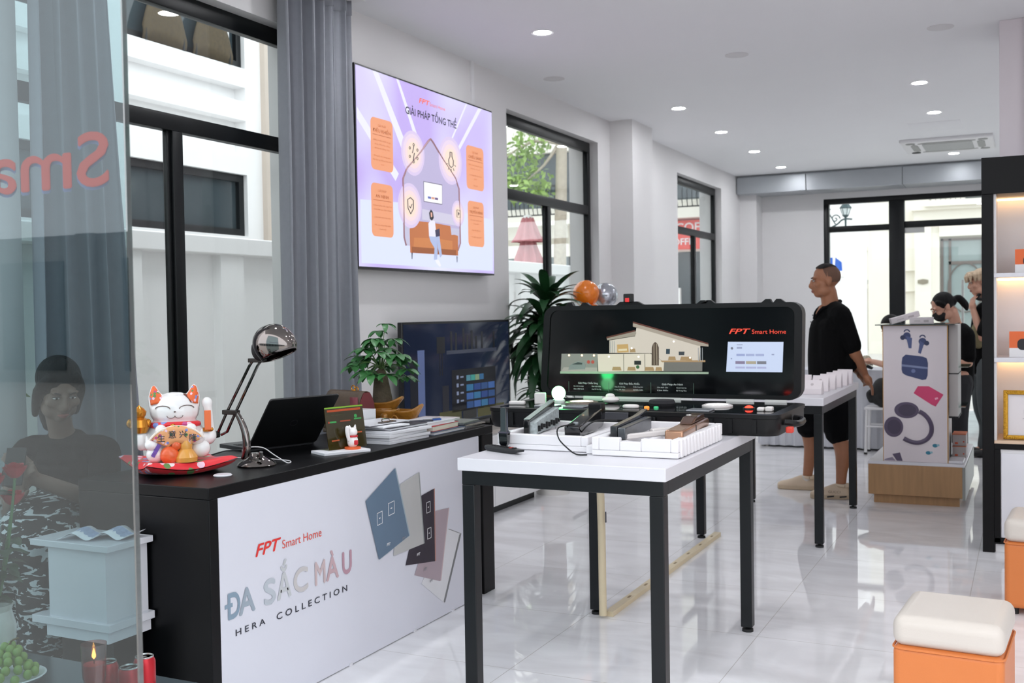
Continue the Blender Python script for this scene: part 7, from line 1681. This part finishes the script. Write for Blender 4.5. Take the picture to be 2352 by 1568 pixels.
def reflected_woman():  # her reflection in the glass, built as a solid figure behind it
    c = (-3.37, 2.94)
    t = thing('person', 'reflected woman in black dress with white pattern, modelled seated behind the glass, looking at a phone', 'person', (c[0], c[1], 0))
    B = frame((c[0], c[1], 0), 22); T = lambda x, y, z: B @ V((x, y, z))
    H = frame(T(.03, -.06, 1.15), 62, 24)
    S = .92; b = MB(); head_shapes(b, H, S, True)
    b.limb([T(0, .04, .92), T(0, .0, 1.0), T(.01, -.05, 1.1)], [.06, .046, .048], 12); b.limb([T(0, .1, .55), T(0, .08, .72), T(0, .04, .9)], [.125, .105, .095], 14); b.limb([T(-.13, .04, .905), T(.13, .04, .905)], [.052, .052], 12)
    sL, eL, wL = T(.155, .04, .9), T(.2, -.08, .72), T(.03, -.25, .84); sR, eR, wR = T(-.155, .04, .9), T(-.2, -.06, .7), T(-.02, -.26, .8)
    for s_, e, w, sd in ((sL, eL, wL, 1), (sR, eR, wR, -1)):
        b.limb([s_, e], [.045, .037], 12); b.limb([e, w], [.037, .026], 12); hand_shapes(b, w, T(-.25*sd, -.5, .6)-T(0, 0, 0), T(-sd*.6, .6, 0)-T(0, 0, 0), sd, .9, .9)
    fuse(b, 'body', mat('reflection dimmed skin', '#6f5649', .5), t, .007, 3)  # skin colour darkened to stand for the faint mirror image
    face_parts(t, H, True, S)
    hr = MB(); hr.T = H @ M.Scale(S, 4); hr.sph((0, .028, .042), (.09, .105, .096), 20, 14); hr.limb([(.0, .09, .02), (0, .12, -.1), (0, .11, -.22)], [.07, .065, .03], 12)
    for q in (-1, 1): hr.limb([(q*.05, -.05, .08), (q*.08, -.0, .0), (q*.08, .03, -.12)], [.022, .025, .015], 8)
    fuse(hr, 'hair', HAIR, t, .007, 3)
    s = MB(); s.limb([T(0, .1, .56), T(0, .08, .74), T(0, .045, .88)], [.145, .13, .12], 16); s.limb([T(-.13, .04, .905), T(.13, .04, .905)], [.066, .066], 12)
    for s_, e in ((sL, eL), (sR, eR)): s.limb([s_, s_.lerp(e, .5)], [.062, .06], 12)
    fuse(s, 'dress_top', CLOTHB, t, .008, 4)
    k = MB()
    def skirt(u, v):
        a = 2*pi*u; f = v; cy = .06-.34*f; r = 1
        return T((.17+.05*f)*cos(a), cy+(.15)*sin(a)*(1 if f < .7 else 1-.2*(f-.7)/.3)-.0, .60+.02*f-(.25*f**3)+.1*(1-.3*f)*sin(a)*.0+(.085-.01*f)*(cos(a*1)*0+sin(a)*-.0)+.05*cos(2*a)*0)
    k.limb([T(0, .1, .6), T(.0, -.1, .62), T(.02, -.3, .58)], [.16, .165, .15], 18)
    for q in (-1, 1): k.limb([T(q*.09, .08, .58), T(q*.1, -.3, .57), T(q*.1, -.34, .3)], [.11, .095, .1], 14)
    def dress_mat():
        m = bpy.data.materials.new('black white brush pattern'); m.use_nodes = True; nt = m.node_tree; L = nt.links.new; p = nt.nodes['Principled BSDF']
        tc = nt.nodes.new('ShaderNodeTexCoord'); mp = nt.nodes.new('ShaderNodeMapping'); mp.inputs['Scale'].default_value = (9, 9, 22); w = nt.nodes.new('ShaderNodeTexNoise'); w.inputs['Scale'].default_value = 1.2; w.inputs['Distortion'].default_value = 2.5
        r = nt.nodes.new('ShaderNodeValToRGB'); r.color_ramp.interpolation = 'CONSTANT'; e = r.color_ramp.elements; e[0].color = lin('#101113'); e[1].position = .57; e[1].color = lin('#b9bcbd')
        L(tc.outputs['Object'], mp.inputs[0]); L(mp.outputs[0], w.inputs[0]); L(w.outputs[0], r.inputs[0]); L(r.outputs[0], p.inputs['Base Color']); p.inputs['Roughness'].default_value = .8
        return m
    fuse(k, 'patterned_skirt', dress_mat(), t, .009, 5)
    l = MB()
    for q in (-1, 1): l.limb([T(q*.1, -.33, .45), T(q*.1, -.33, .22), T(q*.1, -.3, .08)], [.05, .045, .032], 12); l.limb([T(q*.1, -.3, .05), T(q*.1, -.45, .03)], [.034, .028], 8)
    fuse(l, 'legs', mat('reflection dimmed skin', '#6f5649', .5), t, .007, 3)
    m = MB(); m.box(T(0, -.34, .9), (.07, .008, .14), RZ(30) @ RX(-25)); m.build('phone', RUBBER, t, bevel=.003)
    s = thing('stool', 'dark stool under the reflected woman with the phone, behind the glass', 'stool', tuple(T(0, .08, 0)))
    m = MB(); m.T = B; m.lathe([(0, .38), (.15, .38), (.155, .4), (.14, .42), (0, .42)], 20, (0, .08, 0)); m.build('seat', RUBBER, s)
    for k in range(4): a = pi/4+k*pi/2; m = MB(); m.T = B; m.cyl((.13*cos(a), .08+.13*sin(a), 0), (.1*cos(a), .08+.1*sin(a), .39), .012); m.build('leg', STEEL, s)
reflected_woman()
def shrub():
    t = thing('outdoor_shrub', 'green leafy shrub outside at the far left edge of the picture', 'shrub', (-4.62, 3.35, -.1))
    MB().lathe([(0, 0), (.18, 0), (.24, .4), (.2, .4), (0, .36)], 20, (-4.62, 3.35, -.1)).build('pot', mat('grey planter', '#77787a', .7), t)
    m = MB(); m.tube([(-4.62, 3.35, .26), (-4.63, 3.36, 1.2), (-4.6, 3.34, 2.1)], [.03, .025, .015], 8, 3); m.build('stem', BARK, t)
    f = MB(); leafcloud(f, [((-4.62, 3.35, 1.0), (.28, .3, .35)), ((-4.62, 3.35, 1.55), (.26, .28, .4)), ((-4.6, 3.34, 2.05), (.2, .22, .3))], 260, .12, .02, random.Random(9)); f.build('foliage', mat('shrub leaf', '#5f8446', .5, vary=.4, ns=6), t, smooth=0)
shrub()
